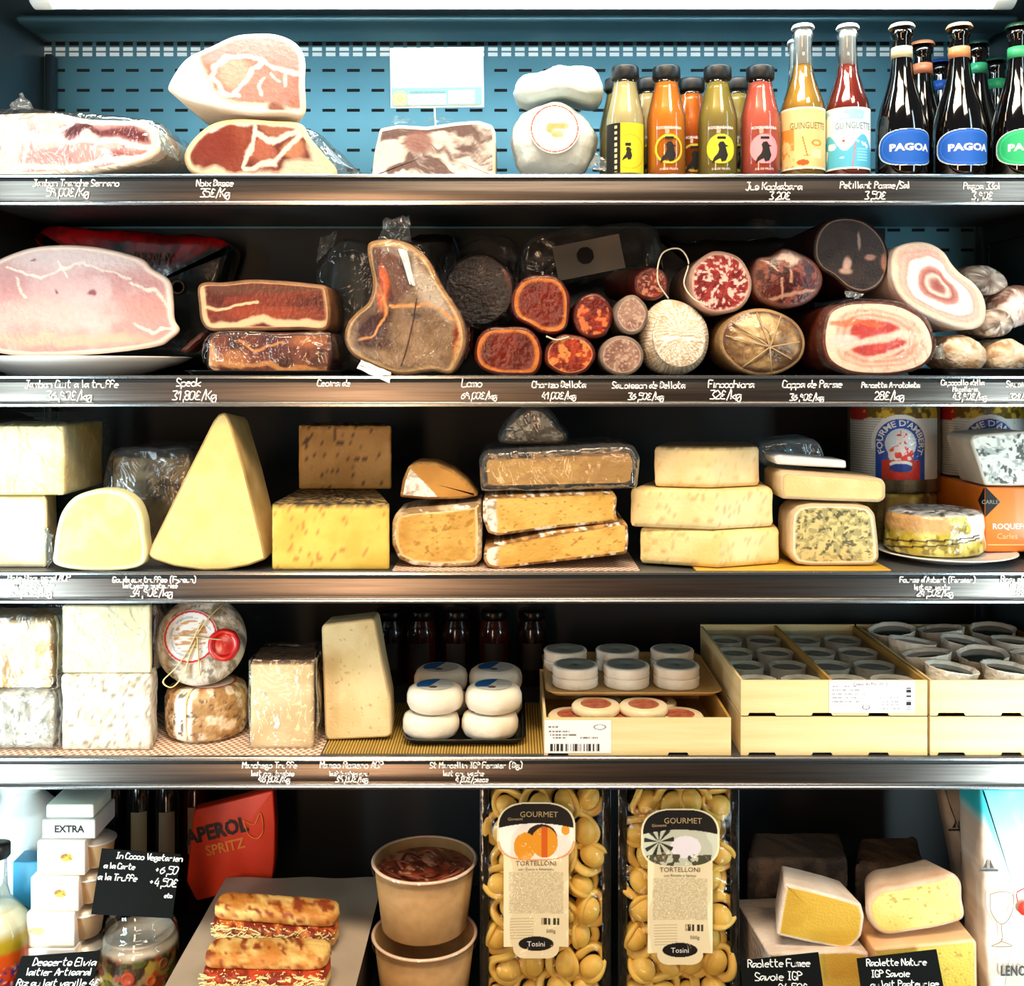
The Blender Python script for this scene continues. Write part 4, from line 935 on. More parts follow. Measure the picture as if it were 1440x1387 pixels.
t, b, c = item('coppa_ham', 'dark maroon marbled coppa on top of the twine-tied salami', 'coppa', [(1057, 385), (1066, 364), (1085, 360), (1102, 349), (1125, 356), (1148, 372), (1158, 396), (1150, 420), (1128, 436), (1100, 440), (1075, 432), (1060, 418)], .05, .18, DRY,
     meat('4c1814', '2e0c0c', 18, veins=[([(1098, 395), (1100, 425)], 3), ([(1110, 380), (1112, 400)], 3), ([(1080, 428), (1110, 418), (1140, 412)], 4), ([(1075, 372), (1090, 385)], 2)], fat='b5846c', blobs=[((1108, 366, 17, 9), 'c4a898', .4), ((1068, 372, 9, 10), '8a4a24', .4)], rim=.05, rimc='6c3c28', seed=12, speck=('7a3c30', .6, 10)), base=Zp(434, .05), r=.012, bulge=.008, face_mat=FACEWET)
t, b, c = item('dried_beef', 'large black-rind dried beef with three pale spots, highest on its shelf', 'dried beef', [(1144, 360), (1148, 328), (1165, 309), (1190, 304), (1217, 310), (1238, 328), (1249, 350), (1250, 378), (1238, 402), (1215, 413), (1192, 407), (1172, 390), (1153, 378)], .06, .22, BR,
     meat('2e211e', '1e1412', 22, blobs=[((1208, 340, 2.5, 12), '9a8478', .4), ((1191, 372, 5, 10), 'c9a494', .4), ((1190, 382, 8, 4), 'b89484', .4), ((1224, 362, 7, 4), 'a87c70', .4), ((1244, 370, 4, 12), 'b08070', .4)], rim=.03, rimc='8a7464', seed=2, wob=3, rimw=.012), base=None, r=.006, face_mat=FACE)
t.location[2] += 0
fin(t, [P(1188, 408, .06), P(1215, 413, .06), P(1190, 418, .05), P(1208, 420, .05)], FILMB, seed=18, crease=.004)
def pan(U, V, E, seed=3, k=0):
    n = E+(fbm(U, V, 26, seed)-.5)*.16
    st_ = [(0, '8a4038'), (.14, 'a5645a'), (.24, 'e8d2c4'), (.33, '9c4e48'), (.46, 'c28a7e'), (.52, 'f4eee6'), (.70, 'f0e4da'), (.74, 'cf9c90'), (.82, 'e0b8aa'), (.86, 'd8a898'), (.95, 'e6cbb4'), (1.2, 'd8b48c')]
    xs = [a for a, _ in st_]; cs = np.array([lin(c) for _, c in st_]); C = np.stack([np.interp(n, xs, cs[:, i]) for i in range(3)], 1)
    return C*(1+.2*(fbm(U, V, 5, 3)-.5))[:, None]
PANS = mat('pancetta_fat', 'efe6dc', c2='dcbfa8', sc=25, rough=.45, bump=.3)
t, b, c = item('rolled_pancetta', 'rolled pancetta with white and pink spiral cut side, leaning above', 'pancetta', [(1254, 365), (1260, 349), (1285, 340), (1308, 342), (1328, 354), (1340, 372), (1352, 385), (1370, 398), (1384, 418), (1388, 440), (1383, 458), (1366, 465), (1335, 459), (1300, 444), (1272, 425), (1257, 400)], .045, .17, PANS, pan, base=Zp(464, .045), r=.008, face_mat=FACEWET)
def pan2(U, V, E):
    n = E+(fbm(U, V, 26, 9)-.5)*.12
    st_ = [(0, 'c03a30'), (.5, 'b43a30'), (.58, 'e8b8a4'), (.66, 'e09078'), (.74, 'ecc2ac'), (.80, 'e2a48c'), (.86, 'f0d0ba'), (1.2, 'f0cdb4')]
    xs = [a for a, _ in st_]; cs = np.array([lin(c) for _, c in st_]); C = np.stack([np.interp(n, xs, cs[:, i]) for i in range(3)], 1)
    w = (fbm(U, V, 20, 4)-.5)*14
    d = sdist(U, V+w, [(1165, 492), (1215, 480), (1262, 468), (1300, 478)]); C = mixc(C, lin('f0cbb8')[None], (1-ss(3, 8, d))*.9)
    d = sdist(U, V+w, [(1225, 505), (1262, 492), (1290, 480)]); C = mixc(C, lin('f0c4ae')[None], (1-ss(2, 6, d))*.9)
    d = sdist(U, V+w, [(1170, 458), (1200, 452), (1240, 455)]); C = mixc(C, lin('e0683c')[None], (1-ss(2, 5, d))*.8)
    C = mixc(C, lin('d8ccc4')[None], (1-ss(.6, 1., np.hypot((U-1188)/26, (V-478)/9)))*.8)
    return C*(1+.2*(fbm(U, V, 6, 3)-.5))[:, None]
t, b, c = item('sliced_pancetta', 'wide pancetta with bright red streaks in pink fat, on the shelf edge', 'pancetta', [(1158, 462), (1166, 438), (1185, 427), (1225, 423), (1265, 428), (1298, 446), (1312, 470), (1314, 496), (1300, 515), (1270, 526), (1230, 529), (1190, 524), (1165, 508), (1157, 485)], .03, .2, mat('pancetta_skin', '6c2c1c', c2='3a1810', sc=18, rough=.5, bump=.4), pan2, base=Z2, r=.01, face_mat=FACEWET, back=(-10, 0))
wrap(t, [(1152, 462), (1162, 434), (1185, 422), (1225, 419), (1268, 424), (1301, 442), (1317, 470), (1319, 498), (1303, 519), (1270, 530), (1190, 530), (1158, 512), (1150, 485)], .022, .02, FILM2, amp=.001, base=Z2, seed=51)
fin(t, [P(1312, 490, .035), P(1314, 505, .035), P(1326, 482, .025), P(1330, 505, .025)], FILMB, seed=19, crease=.005, name='twisted_end', n=6)
# dry sausages with white mould at the right
MOLD = mat('mouldy_skin', attr=True, rough=.85, bump=.8, bsc=120)
mo = M3('b8aca0', '6e5c50', 12, (.4, .6), 5, 'e8e2d8', 8, (.56, .66))
def drys(label, cx, cy, rx, ry, Y, base=None, rot_=0., seed=1, r=.02, dep=.12, g='dry sausages at the right end of their shelf', paint=None):
    return item('dry_sausage', label, 'sausage', oval(cx, cy, rx, ry, 12, rot_, .05, seed), Y, dep, MOLD, None, base=base, r=r, amp=.002, asc=.012, side_paint=paint or mo, names=('sausage', ''), group=g, seed=seed)
tray('black_tray', 'low black tray under the pale dry sausages at right', X(1322, .04), X(1520, .04), .02, .2, Z2, .010, DARK)
pale = M3('dcccb4', 'b08e68', 16, (.4, .62), 3, 'f0e8dc', 10, (.55, .66))
drys('pale dry sausage end on the low black tray, beside the twisted plastic', 1364, 492, 32, 21, .045, Z2+.0025, .25, 2, r=.02, paint=pale, g=None)
drys('pale dry sausage end on the low black tray, cut by the right edge', 1425, 494, 28, 18, .045, Z2+.0025, .0, 3, r=.018, paint=pale, g=None)
drys('whitish mottled sausage, lowest in the pile on the pale ones', 1408, 454, 24, 20, .05, Zp(474, .05), 0, 4, r=.019, g=None)
drys('brownish dry sausage at the right edge, above the mottled one', 1436, 430, 26, 32, .075, None, .3, 5, r=.02, g=None, paint=M3('c0a8a0', '7a5850', 12, (.4, .6), 8, 'ece4e0', 9, (.55, .63)))
drys('grey rough dry sausage, topmost of the pile at right', 1392, 392, 32, 19, .09, None, .35, 6, r=.018, g=None, dep=.14)
# dim wrapped sausages lying at the back
def lying(name, label, a, b_, r, m, cat='sausage'):
    a, b_ = np.array(a), np.array(b_); t = thing(name, label, cat, tuple((a+b_)/2-np.array([0, 0, r])))
    k = 9; p = [a+(b_-a)*i/k for i in range(k+1)]; V = []; n = 18; d = (b_-a)/np.linalg.norm(b_-a); u = np.cross(d, (0, 0, 1)); u /= np.linalg.norm(u); w_ = np.cross(u, d)
    pr = [(0, .05), (.01, .55), (.04, .85), (.1, 1), (.3, 1.02), (.6, .98), (.9, 1), (.96, .85), (.99, .5), (1, .05)]
    for q, s_ in pr:
        for j in range(n):
            an = 2*pi*j/n; V.append(a+(b_-a)*q+r*s_*(cos(an)*u+sin(an)*w_))
    mk('sausage', V, rings((len(pr), n), cap0=True, cap1=True), m, t); return t
DKS = mat('dim_sausage', '33201a', c2='1a1210', sc=16, rough=.4)
t = lying('long_sausage', 'long dark sausage in plastic behind the cured loins and chorizo', P(742, 368, .31), P(905, 346, .31), .034, DKS)
wrap(t, [(735, 345), (748, 330), (900, 312), (925, 320), (930, 372), (745, 400), (735, 395)], .262, .09, FILMG, amp=.008, seed=61)
pm = patch('paper_label', -.055, .055, -.028, .028, plane_map(P(828, 362, .258), ux=(1, 0, .2), vx=(-.2, 0, 1)), PRINT, t, lambda U, V: mixc(np.tile(lin('8c8478'), (len(U), 1)), lin('1c1a18')[None], (np.hypot(U+.005, V-.004) < .014)*1.))
DKB = mat('dark_filler_bag', '14120f', c2='2a2620', sc=14, rough=.35, coat=.3, bump=.6, bsc=18)
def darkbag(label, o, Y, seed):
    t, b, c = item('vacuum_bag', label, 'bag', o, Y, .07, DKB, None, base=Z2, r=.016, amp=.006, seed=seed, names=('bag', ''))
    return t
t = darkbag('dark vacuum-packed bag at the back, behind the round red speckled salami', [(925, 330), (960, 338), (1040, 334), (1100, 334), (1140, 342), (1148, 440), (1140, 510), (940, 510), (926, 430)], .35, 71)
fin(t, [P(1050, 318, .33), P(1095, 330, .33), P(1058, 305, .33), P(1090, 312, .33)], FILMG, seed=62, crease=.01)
darkbag('added dark bag darkening the back, left of the dried beef', [(560, 345), (600, 328), (640, 335), (648, 400), (645, 500), (570, 505)], .36, 75)  # put in to darken the lit wall behind
darkbag('added dark bag darkening the back, behind the paper-labelled long sausage', [(735, 350), (760, 342), (840, 338), (905, 342), (912, 400), (905, 500), (745, 500)], .375, 73)  # also put in to cover the lit wall with dark
# ================================================================ ROW 3
def prism(name, label, cat, plan, z0, z1, spec, group=None, **kw):
    pts = [(X(a, y), y) for a, y in plan]; c = np.mean(pts, 0)
    t = thing(name, label, cat, (c[0], c[1], z0), group)
    return t, block(t, pts, z0+.0004, z1, spec, **kw)
ALL = lambda s: True
def cz(c1, c2, **k): return M3(c1, c2, **k)
CHZ = mat('cheese_paste', attr=True, rough=.42, bump=.2, bsc=180, spec=.4)
CR = mat('crust', attr=True, rough=.8, bump=.8, bsc=150)
gry = M3('c9b28c', '8c6f4a', 14, (.35, .65), 4, 'e9e2d6', 9, (.55, .65))
def zf(py, Y): return Zp(py, Y)
# left pile
t, b = prism('cheese_block', 'cream and yellow block of wrapped cheese, top left of the cheese shelf', 'cheese', [(-30, .03), (90, .03), (145, .177), (20, .18)], zf(697, .03), zf(599, .03),
     [('cut_sides', CHZ, lambda s: s >= 0), ('top', CHZ, ALL)], paint=M3('f0e6b4', 'e6d692', 40), bev=.004, amp=.0012)
wrap(t, [(-34, 594), (91, 594), (95, 620), (94, 697), (-34, 697)], .024, .165, FILM2, amp=.0015, base=zf(697, .03)+.0005, smooth=False, seed=70, r=.006)
fin(t, [P(60, 592, .05), P(140, 600, .16), P(20, 578, .05), P(110, 580, .16)], FILMB, seed=71, crease=.008)
t, b = prism('cheese_block', 'overexposed white cheese block, bottom left of the cheese shelf', 'cheese', [(-30, .035), (66, .035), (80, .15), (-5, .15)], Z3, zf(698, .035),
     [('cut_sides', CHZ, lambda s: s >= 0), ('top', CHZ, ALL)], paint=M3('eee3c4', 'e0cfa2', 40), bev=.006, amp=.002)
fin(t, [P(62, 740, .034), P(66, 800, .034), P(74, 752, .03), P(76, 786, .03)], FILMB, seed=72, crease=.006)
t, b, c = item('cheese_half', 'pale green domed cheese half standing at the shelf edge', 'cheese', [(76, 804), (75, 780), (80, 745), (87, 722), (102, 702), (122, 692), (148, 688), (172, 693), (190, 707), (200, 730), (203, 755), (201, 804)], .006, .028, mat('pale_wax', 'e6e2ae', rough=.4),
     cheese('cfd070', 'd8d98c', sc=30, holes=.32, hc='c0c070', hs=5, rim=.03, rimc='eeecc4', seed=3), base=Z3, r=.004, smooth=True, k=1)
t, b = prism('cheese_block', 'dim wrapped brown cheese behind the pale green half', 'cheese', [(158, .13), (268, .13), (285, .26), (175, .26)], Z3, zf(643, .13),
     [('cut_sides', CHZ, lambda s: s >= 0), ('top', CHZ, ALL)], paint=M3('8e7448', '6a5230', 20, seed=4, c3='4a3a22', sc3=9, th3=(.62, .68)), bev=.006, amp=.002)
wrap(t, [(152, 640), (165, 632), (262, 632), (272, 645), (272, 795), (152, 795)], .122, .15, FILMG, amp=.004, base=Z3, seed=73)
t, b, c = item('cheese_wedge', 'tall triangular wedge of hard yellow cheese standing on its rind', 'cheese', [(207, 781), (213, 768), (255, 682), (300, 592), (307, 583), (316, 580), (322, 588), (345, 665), (368, 760), (374, 788), (350, 797), (318, 803), (285, 804), (245, 798), (215, 788)], .012, .085, mat('hard_rind', 'c2a468', c2='9a7c48', sc=20, rough=.5),
     cheese('e2cb86', 'd6ba70', sc=40, streak=.06, seed=9, holes=.28, hc='d8bc78', hs=9), base=Z3, r=.003, smooth=False, k=2, shrink=.93, back=(8, 0))
TRF = mat('truffle_rind', attr=True, rough=.8, bump=.9, bsc=200)
trp = M3('3a2c1a', '1c150d', 8, (.4, .6), 3, 'a88a50', 4, (.55, .62))
t, b = prism('truffle_cheese', 'yellow truffle cheese with dark speckled top, below its smaller twin', 'cheese', [(382, .018), (548, .018), (522, .29), (434, .29)], Z3, zf(708, .018),
     [('cut_sides', CHZ, lambda s: s >= 0), ('speckled_top', TRF, ALL)], bev=.003, amp=.001,
     paint=lambda x, y, z: mixc(cz('e0c25c', 'd2b04a', sc=30, c3='b8843c', sc3=4, th3=(.70, .74))(x, y, z), trp(x*1, y*2, z*1), ss(zf(708, .018)-.006, zf(708, .018)-.0015, z+.004*(fbm(x*1e3, y*1e3, 5, 2)-.5))))
t, b = prism('truffle_cheese', 'smaller truffle cheese with dark dotted cut side, set back on its larger twin', 'cheese', [(420, .19), (551, .19), (540, .28), (430, .28)], zf(708, .018)+.0006, zf(598, .19),
     [('cut_side', CHZ, lambda s: s in (0, 1)), ('rind', TRF, ALL)], bev=.003, amp=.001,
     paint=lambda x, y, z: mixc(cz('d8ac66', 'c49850', sc=30, c3='4c3018', sc3=5, th3=(.70, .74))(x, y, z), trp(x, y, z), ss(zf(598, .19)-.004, zf(598, .19)-.0015, z)))
# half tomme and the wedge on it
GO = [(551, 735), (556, 722), (575, 717), (640, 712), (676, 707), (678, 740), (677, 786), (668, 795), (620, 797), (580, 794), (560, 785), (551, 765)]
GLBL = 'thick yellow half cheese with folded cream rind, under the small white-rinded wedge'
t, b, c = item('cheese_half', GLBL, 'cheese', GO, .035, .12, CR, cheese('cfa552', 'bd9040', holes=.36, hc='a8782e', rim=.06, rimc='e0c48c', seed=5, hs=8, sc=30), base=Z3, r=.01, rf=.006, smooth=False, k=3, side_paint=gry, facenoise=.002)
def fp(U, V, E):
    C = cheese('b8843a', 'a4702c', seed=8)(U, V, E)
    tri = inpoly(U, V, [(560, 714), (565, 680), (573, 656), (600, 688), (622, 716)]); q = mixc(lin('efe8dc'), lin('b5a894'), ss(.45, .7, fbm(U, V, 5, 3)))
    return np.where(tri[:, None], q, C)
t, b, c = item('cheese_wedge', 'small orange cheese wedge with a white rind corner, on the thick half', 'cheese', [(562, 708), (566, 680), (574, 657), (588, 649), (612, 651), (638, 664), (658, 684), (673, 706), (650, 711), (600, 712)], .05, .07, CR, fp, base=Zp(707, .035)+.002, r=.006, side_paint=M3('a87c3c', '8a5f2c', 18), smooth=False, k=3)
# three stacked slabs
crusty = M3('b88a4c', '7c5426', 10, (.4, .6), 6, 'e8dccb', 6, (.58, .66))
def slabp(seed, left=0, top=1, c='d8b05c', c2='c89a44', tl=None):
    base_ = cheese(c, c2, holes=.3, hc='a87428', seed=seed, sc=30, hs=5)
    def f(U, V, E):
        C = base_(U, V, E); n = (fbm(U, V, 8, seed)-.5)*8
        if left: C = mixc(C, mixc(lin('ece4d8'), lin('a08a68'), ss(.5, .7, fbm(U, V, 6, seed+2))), ss(left+4, left-2, U+n*.6))
        if tl: 
            yy = np.interp(U, [p[0] for p in tl], [p[1] for p in tl]); C = mixc(C, lin('8a5626')[None], ss(yy+6, yy+2, V+n*.5))
        return C
    return f
o3 = [(681, 772), (690, 767), (780, 748), (876, 734), (883, 738), (884, 760), (882, 781), (790, 792), (700, 803), (686, 800), (680, 790)]
o2 = [(679, 704), (688, 697), (780, 694), (862, 691), (868, 700), (866, 722), (870, 735), (790, 742), (700, 754), (686, 750), (679, 730)]
o1 = [(677, 650), (683, 640), (760, 637), (870, 629), (888, 631), (896, 645), (893, 680), (880, 686), (780, 688), (694, 690), (680, 686)]
t, b, c = item('cheese_slab', 'yellow cheese slab with white crusty left end, bottom of its stack of three', 'cheese', o3, .024, .16, CR, slabp(3, 698, tl=[(680, 768), (883, 733)]), base=Z3, r=.006, smooth=False, k=2, side_paint=crusty, facenoise=.001)
t, b, c = item('cheese_slab', 'yellow cheese slab with white crusty left end, middle of its stack of three', 'cheese', o2, .026, .16, CR, slabp(6, 697, tl=[(680, 698), (883, 690)]), base=None, r=.006, smooth=False, k=2, side_paint=crusty, facenoise=.001)
t, b, c = item('cheese_slab', 'cling-wrapped yellow slab with browned edges, top of its stack of three', 'cheese', o1, .022, .17, CR, slabp(9, 0, tl=[(677, 643), (896, 636)], c='cc9a50', c2='b88440'), base=None, r=.007, rf=.007, smooth=False, k=2, side_paint=M3('4c3a26', '1e1610', 14, c3='8a6a44', sc3=8, th3=(.58, .66)), facenoise=.0015)
wrap(t, [(673, 645), (683, 634), (870, 624), (893, 627), (901, 645), (897, 688), (780, 691), (676, 692)], .014, .185, FILMG, amp=.0015, smooth=False, k=3, seed=74)
t, b, c = item('wrapped_cheese', 'small greyish cheese piece in cling film on top of the three-slab stack', 'cheese', [(705, 623), (712, 604), (730, 582), (745, 574), (766, 578), (782, 600), (797, 616), (794, 627), (745, 630), (712, 628)], .07, .07, CR, meat('7c6c58', '54483c', 14, speck=('b0a490', .55, 5), seed=4), base=Zp(630, .022)+.0005, r=.012, side_paint=M3('6c5c4a', '42382e', 14))
wrap(t, [(700, 625), (708, 602), (727, 578), (745, 570), (769, 574), (786, 598), (801, 616), (797, 629), (745, 631), (706, 630)], .063, .085, FILMG, amp=.004, asc=.015, base=Zp(630, .022)+.0003, seed=75)
# pale stack of three
pl3 = dict(bev=.007, amp=.0015, asc=.03)
def palep(c1, c2, zt, dark=0):
    f0 = cz(c1, c2, sc=50, c3='cdb076', sc3=5, th3=(.68, .72))
    def f(x, y, z):
        C = f0(x, y, z)
        if dark: C = mixc(C, lin('4a3c2c')[None], ss(zt-.004, zt-.001, z+.004*(fbm(x*1e3, y*1e3, 6, 2)-.5))*.85)
        return C
    return f
za, zb, zc = zf(747, .012), zf(690, .012), zf(629, .03)
EGL = 'pale cheese pieces stacked by the three-slab stack'
bd = .0034
t, b = prism('cheese_wedge', 'thick pale yellow cheese wedge, bottom of the pale stack of three', 'cheese', [(900, .05), (1010, .010), (1096, .045), (1080, .17), (925, .17)], Z3+bd, za, [('cut_faces', CHZ, lambda s: s in (0, 1)), ('rind', CHZ, ALL)], paint=palep('ecd79a', 'e2c67e', za), **pl3)
t, b = prism('cheese_wedge', 'thick pale yellow cheese wedge, middle of the pale stack of three', 'cheese', [(886, .045), (1005, .012), (1087, .045), (1070, .16), (915, .16)], za+.0006, zb, [('cut_faces', CHZ, lambda s: s in (0, 1)), ('rind', CHZ, ALL)], paint=palep('ecd8a2', 'dfc688', zb), **pl3)
t, b = prism('cheese_wedge', 'pale cheese wedge with dark upper rind, top of the pale stack of three', 'cheese', [(920, .05), (1000, .030), (1068, .06), (1055, .16), (935, .16)], zb+.0006, zc, [('cut_faces', CHZ, lambda s: s in (0, 1)), ('rind', CHZ, ALL)], paint=palep('e4cfa0', 'd6bd86', zc, 1), **pl3)
BOARD = box('cheese_board', (X(978, .01), .006, Z3+.0003), (X(1252, .01), .19, Z3+.0031), mat('yellow_card', 'dcb244', rough=.5, c2='c89a30', sc=14), None, bev=.0012, loc=(X(1115, .01), .1, Z3))
tag(BOARD, 'thin yellow board under the pale stack and the blue-veined block', 'board')
# blue block and slab on it
zk = zf(708, .03)
t, b, c = item('blue_cheese', 'squarish blue-veined cheese block with pale rind, on the yellow board', 'cheese', [(1111, 740), (1113, 722), (1122, 712), (1140, 708), (1205, 709), (1222, 713), (1231, 724), (1235, 760), (1237, 790), (1228, 800), (1140, 801), (1120, 798), (1111, 785)], .03, .075, mat('pale_rind', 'cdb894', c2='b09468', sc=14, rough=.7, bump=.4),
     cheese('c9b274', 'd8c484', blue=('968f5c', .44, 5), rim=.055, rimc='dcd0b0', seed=11, spk=('44442f', .65, 5)), base=Z3+.0034, r=.006, smooth=False, k=3)
o = [(1097, 668), (1104, 663), (1180, 668), (1240, 673), (1246, 680), (1246, 700), (1238, 706), (1170, 704), (1100, 701), (1097, 690)]
t, b, c = item('cheese_slab', 'pale yellow cheese slab lying on the blue-veined block', 'cheese', o, .028, .10, mat('pale_rind', ''), cheese('e2cb94', 'd6ba7c', rim=.03, rimc='b89a64', seed=4, streak=.08), base=zk+.001, r=.004, smooth=False, k=2)
t, b, c = item('folded_paper', 'folded white wrapping lying on the pale yellow slab', 'paper', [(1087, 643), (1095, 639), (1140, 644), (1190, 650), (1191, 664), (1140, 661), (1092, 657)], .05, .06, mat('white_wrap', 'eef2f4', rough=.3, bump=.3, bsc=60), None, base=Zp(664, .028)+.003, r=.004, smooth=False, k=2, names=('paper', ''))
t, b, c = item('plastic_sheet', 'crumpled bluish plastic behind the folded white wrapping', 'plastic', [(1066, 625), (1090, 620), (1145, 618), (1158, 632), (1160, 650), (1070, 652)], .17, .08, FILMB, None, base=None, r=.01, amp=.004, names=('sheet', ''))
# tall cylinders with the blue arch label
def fourme_label(U, V):
    n = fbm(U*1e3, V*1e3, 9, 2); C = np.tile(lin('e8ece8'), (len(U), 1))
    C = mixc(C, lin('a8b0ae')[None], ((U < -.018) & ((V*1000) % 4 < 1.2))*.8)
    C = mixc(C, mixc(lin('d8b83a'), lin('6e5a18'), ss(.4, .6, n)), (V > .098)*1.)
    C = mixc(C, lin('c03024')[None], ((V > .094) & (U < -.042) & (n > .35))*1.)
    cu, cv = .012, .058; r = np.hypot(U-cu, V-cv); arch = (U > cu-.040) & (U < cu+.040) & ((r < .040) | (V < cv))
    C = mixc(C, lin('eef0ee')[None], ((r < .047) & (V > cv-.01) & ~arch)*1.)
    C = mixc(C, lin('2454b4')[None], arch*1.); C = mixc(C, lin('d6e2e6')[None], (r < .0245)*1.)
    dress = (np.hypot((U-cu)/.020, (V-cv+.018)/.016) < 1) | (np.hypot((U-cu-.003)/.010, (V-cv-.010)/.012) < 1)
    C = mixc(C, mixc(lin('e03a26'), lin('f0e4e0'), (n > .52)*1.), dress*(.0 + (V < cv+.022)))
    C = mixc(C, lin('e8ded6')[None], (np.hypot(U-cu+.002, V-cv-.007) < .006)*1.)
    C = mixc(C, lin('d4301e')[None], ((V < cv-.026) & (np.abs(U-cu) < .030))*1.)
    C = mixc(C, lin('f2f2f0')[None], (np.hypot((U-cu)/.018, (V-cv+.033)/.006) < 1)*1.); C = mixc(C, lin('1b3f94')[None], (np.hypot((U-cu)/.018, (V-cv+.039)/.007) < 1)*1.)
    return C
def fourme(px, Y, R, z0, label, txt):
    x = X(px, Y); t = thing('tall_cheese', label, 'cheese', (x, Y, z0), 'tall cheese cylinders with blue labels'); h = -.045-z0
    lathe('cheese', [(0, 0), (R-.006, 0), (R, .006), (R, h-.006), (R-.006, h), (0, h)], CR, t, (x, Y, z0+.0005), n=64, cols=M3('8a7a5c', '5c5038', 12))
    v0 = 0.004; mp = cyl_map((x, Y, z0), R, .0005, a0=-atan2_(x, Y)); mp2 = cyl_map((x, Y, z0), R, .001, a0=-atan2_(x, Y))
    k = h-.004-.128; mpp = lambda U, V: mp(U, V+k); mp3 = lambda U, V: mp2(U, V+k)
    patch('label', -.085, .085, max(-.0, -k+.002), .126, mpp, PRINT, t, fourme_label)
    printed('lettering', txt, .0135, .012, .058, mp3, INK, t, arc=.0285, bold=.0003)
    wrapm = lathe('plastic_wrap', [(R+.0015, .001), (R+.002, h*.5), (R+.0015, h-.001)], FILM, t, (x, Y, z0+.0005), n=48)
    return t
from math import atan2
def atan2_(x, Y): return atan2(x, Y-CAMY)
zbx = zf(686, .09)
zl1 = Zp(700, .17)
x_ = X(1255, .285)
tt = thing('wrapped_cheese', 'round mottled cheese under the nearer tall blue-labelled one', 'cheese', (x_, .285, Z3))
lathe('cheese', [(0, 0), (.065, 0), (.070, .005), (.070, -.0008+zl1-Z3-.006), (.065, zl1-Z3-.0008), (0, zl1-Z3-.0008)], CR, tt, (x_, .285, Z3+.0004), n=48, cols=M3('9a7c34', '4c2414', 16, c3='c8b45a', sc3=7))
fourme(1256, .285, .073, zl1, 'tall cylinder cheese with blue arch label, nearer the pale slab', "FOURME D'AMBERT")
fourme(1381, .275, .067, zbx+.001, 'tall cylinder cheese with blue arch label, standing on the orange box', "FOURME D'AMBERT")
# orange box
ob = thing('cheese_box', 'orange cardboard cheese box with a black diamond sticker', 'box', (.77, .15, Z3))
OR = mat('orange_card', 'e8801e', c2='d46a14', sc=10, rough=.4, coat=.2); x0 = .705
box('carton', (x0, .09, Z3+.0136), (.862, .345, zbx), OR, ob, bev=.003)
mo_ = plane_map((0, .0895, 0))
printed('lettering', 'ROQUEFORT', .0115, X(1424, .09)+.004, Zp(744, .09), mo_, INK, ob, bold=.0002)
printed('lettering', 'Carles', .012, X(1405, .09)+.012, Zp(758, .09), mo_, mat('gold_print', 'e8c07a'), ob)
box('lid_line', (x0+.004, .0892, Zp(767, .09)), (.855, .0898, Zp(766, .09)+.0004), mat('gold_print', 'e8c07a'), ob)
dm = plane_map((x0, .0894, Zp(704, .09)-.002)); 
patch('diamond_sticker', .0004, .0245, -.0245, .0245, dm, BLACKM, ob, mask=lambda U, V: np.abs(U)+np.abs(V) < .0245, res=.0012)
patch('diamond_sticker', .0004, .0245, -.0245, .0245, plane_map((x0-.0006, .090, Zp(704, .09)-.002), ux=(0, 1, 0)), BLACKM, ob, mask=lambda U, V: np.abs(U)+np.abs(V) < .0245, res=.0012)
printed('lettering', 'CARLES', .0085, .009, -.003, plane_map((x0, .0888, Zp(704, .09)-.002)), mat('grey_print', '8a8a80'), ob)
t, b, c = item('blue_cheese', 'white blue-cheese chunk with dark specks on the orange box', 'cheese', [(1364, 620), (1369, 612), (1410, 608), (1438, 606), (1462, 610), (1462, 686), (1420, 687), (1385, 686), (1377, 660)], .096, .09, mat('chunk_side', 'dcdcd2', c2='b8bcae', sc=20, rough=.5),
     cheese('e6e8e0', 'd4dad0', blue=('a4b0a8', .55, 6), spk=('2c3430', .64, 6), seed=18), base=zbx+.0008, r=.004, smooth=False, k=2)
# plate and foil-wrapped round
pt = lathe('china_plate', [(0, 0), (.06, 0), (.064, .003), (.094, .010), (.101, .0125), (.100, .0135), (.092, .0122), (.06, .0112), (0, .0112)], WHITEP, None, (0, 0, 0), n=64)
pt.location = (X(1330, .112), .112, Z3+.0004); WL[pt] = np.array(pt.location); tag(pt, 'white plate under the foil-wrapped round cheese', 'plate')
xr, yr, Rr = X(1313, .105), .105, .0705; zr = Z3+.0142; hr = Zp(716, .105)-zr
t = thing('wrapped_cheese', 'round cheese in green-gold and white foil on the white plate', 'cheese', (xr, yr, zr))
def foil(x, y, z):
    a = np.arctan2(x, -y); U = a*70; V = z*1000; n = fbm(U, V, 11, 3)
    C = mixc(lin('b8a63a'), lin('d8d07c'), ss(.35, .65, fbm(U, V, 16, 6))); C = mixc(C, lin('6c5a20')[None], (ss(.55, .62, n))*.8)
    C = mixc(C, lin('c8a070')[None], ss(.030, .040, z)*ss(.2, -.2, a)*.9)
    C = mixc(C, lin('f2efe6')[None], ss(.15, .3, a+(fbm(U, V, 20, 9)-.5)*1.5)*ss(.018, .028, z)); C = mixc(C, lin('f4f0ea')[None], ss(.95, 1.05, a))
    line = (np.abs(z-.030-.006*a+.004) < .0011) | (np.abs(z-.024-.009*a+.004) < .0011); C = mixc(C, lin('1c1608')[None], (line & (a < .75))*1.)
    top = mixc(lin('8c9496'), lin('c8d0d4'), ss(.4, .6, fbm(x*1e3, y*1e3, 10, 8))); top = mixc(top, lin('3c4648')[None], ss(.55, .65, fbm(x*1e3, y*1e3, 8, 12)))
    return mixc(C, top, ss(hr-.004, hr-.0015, z))
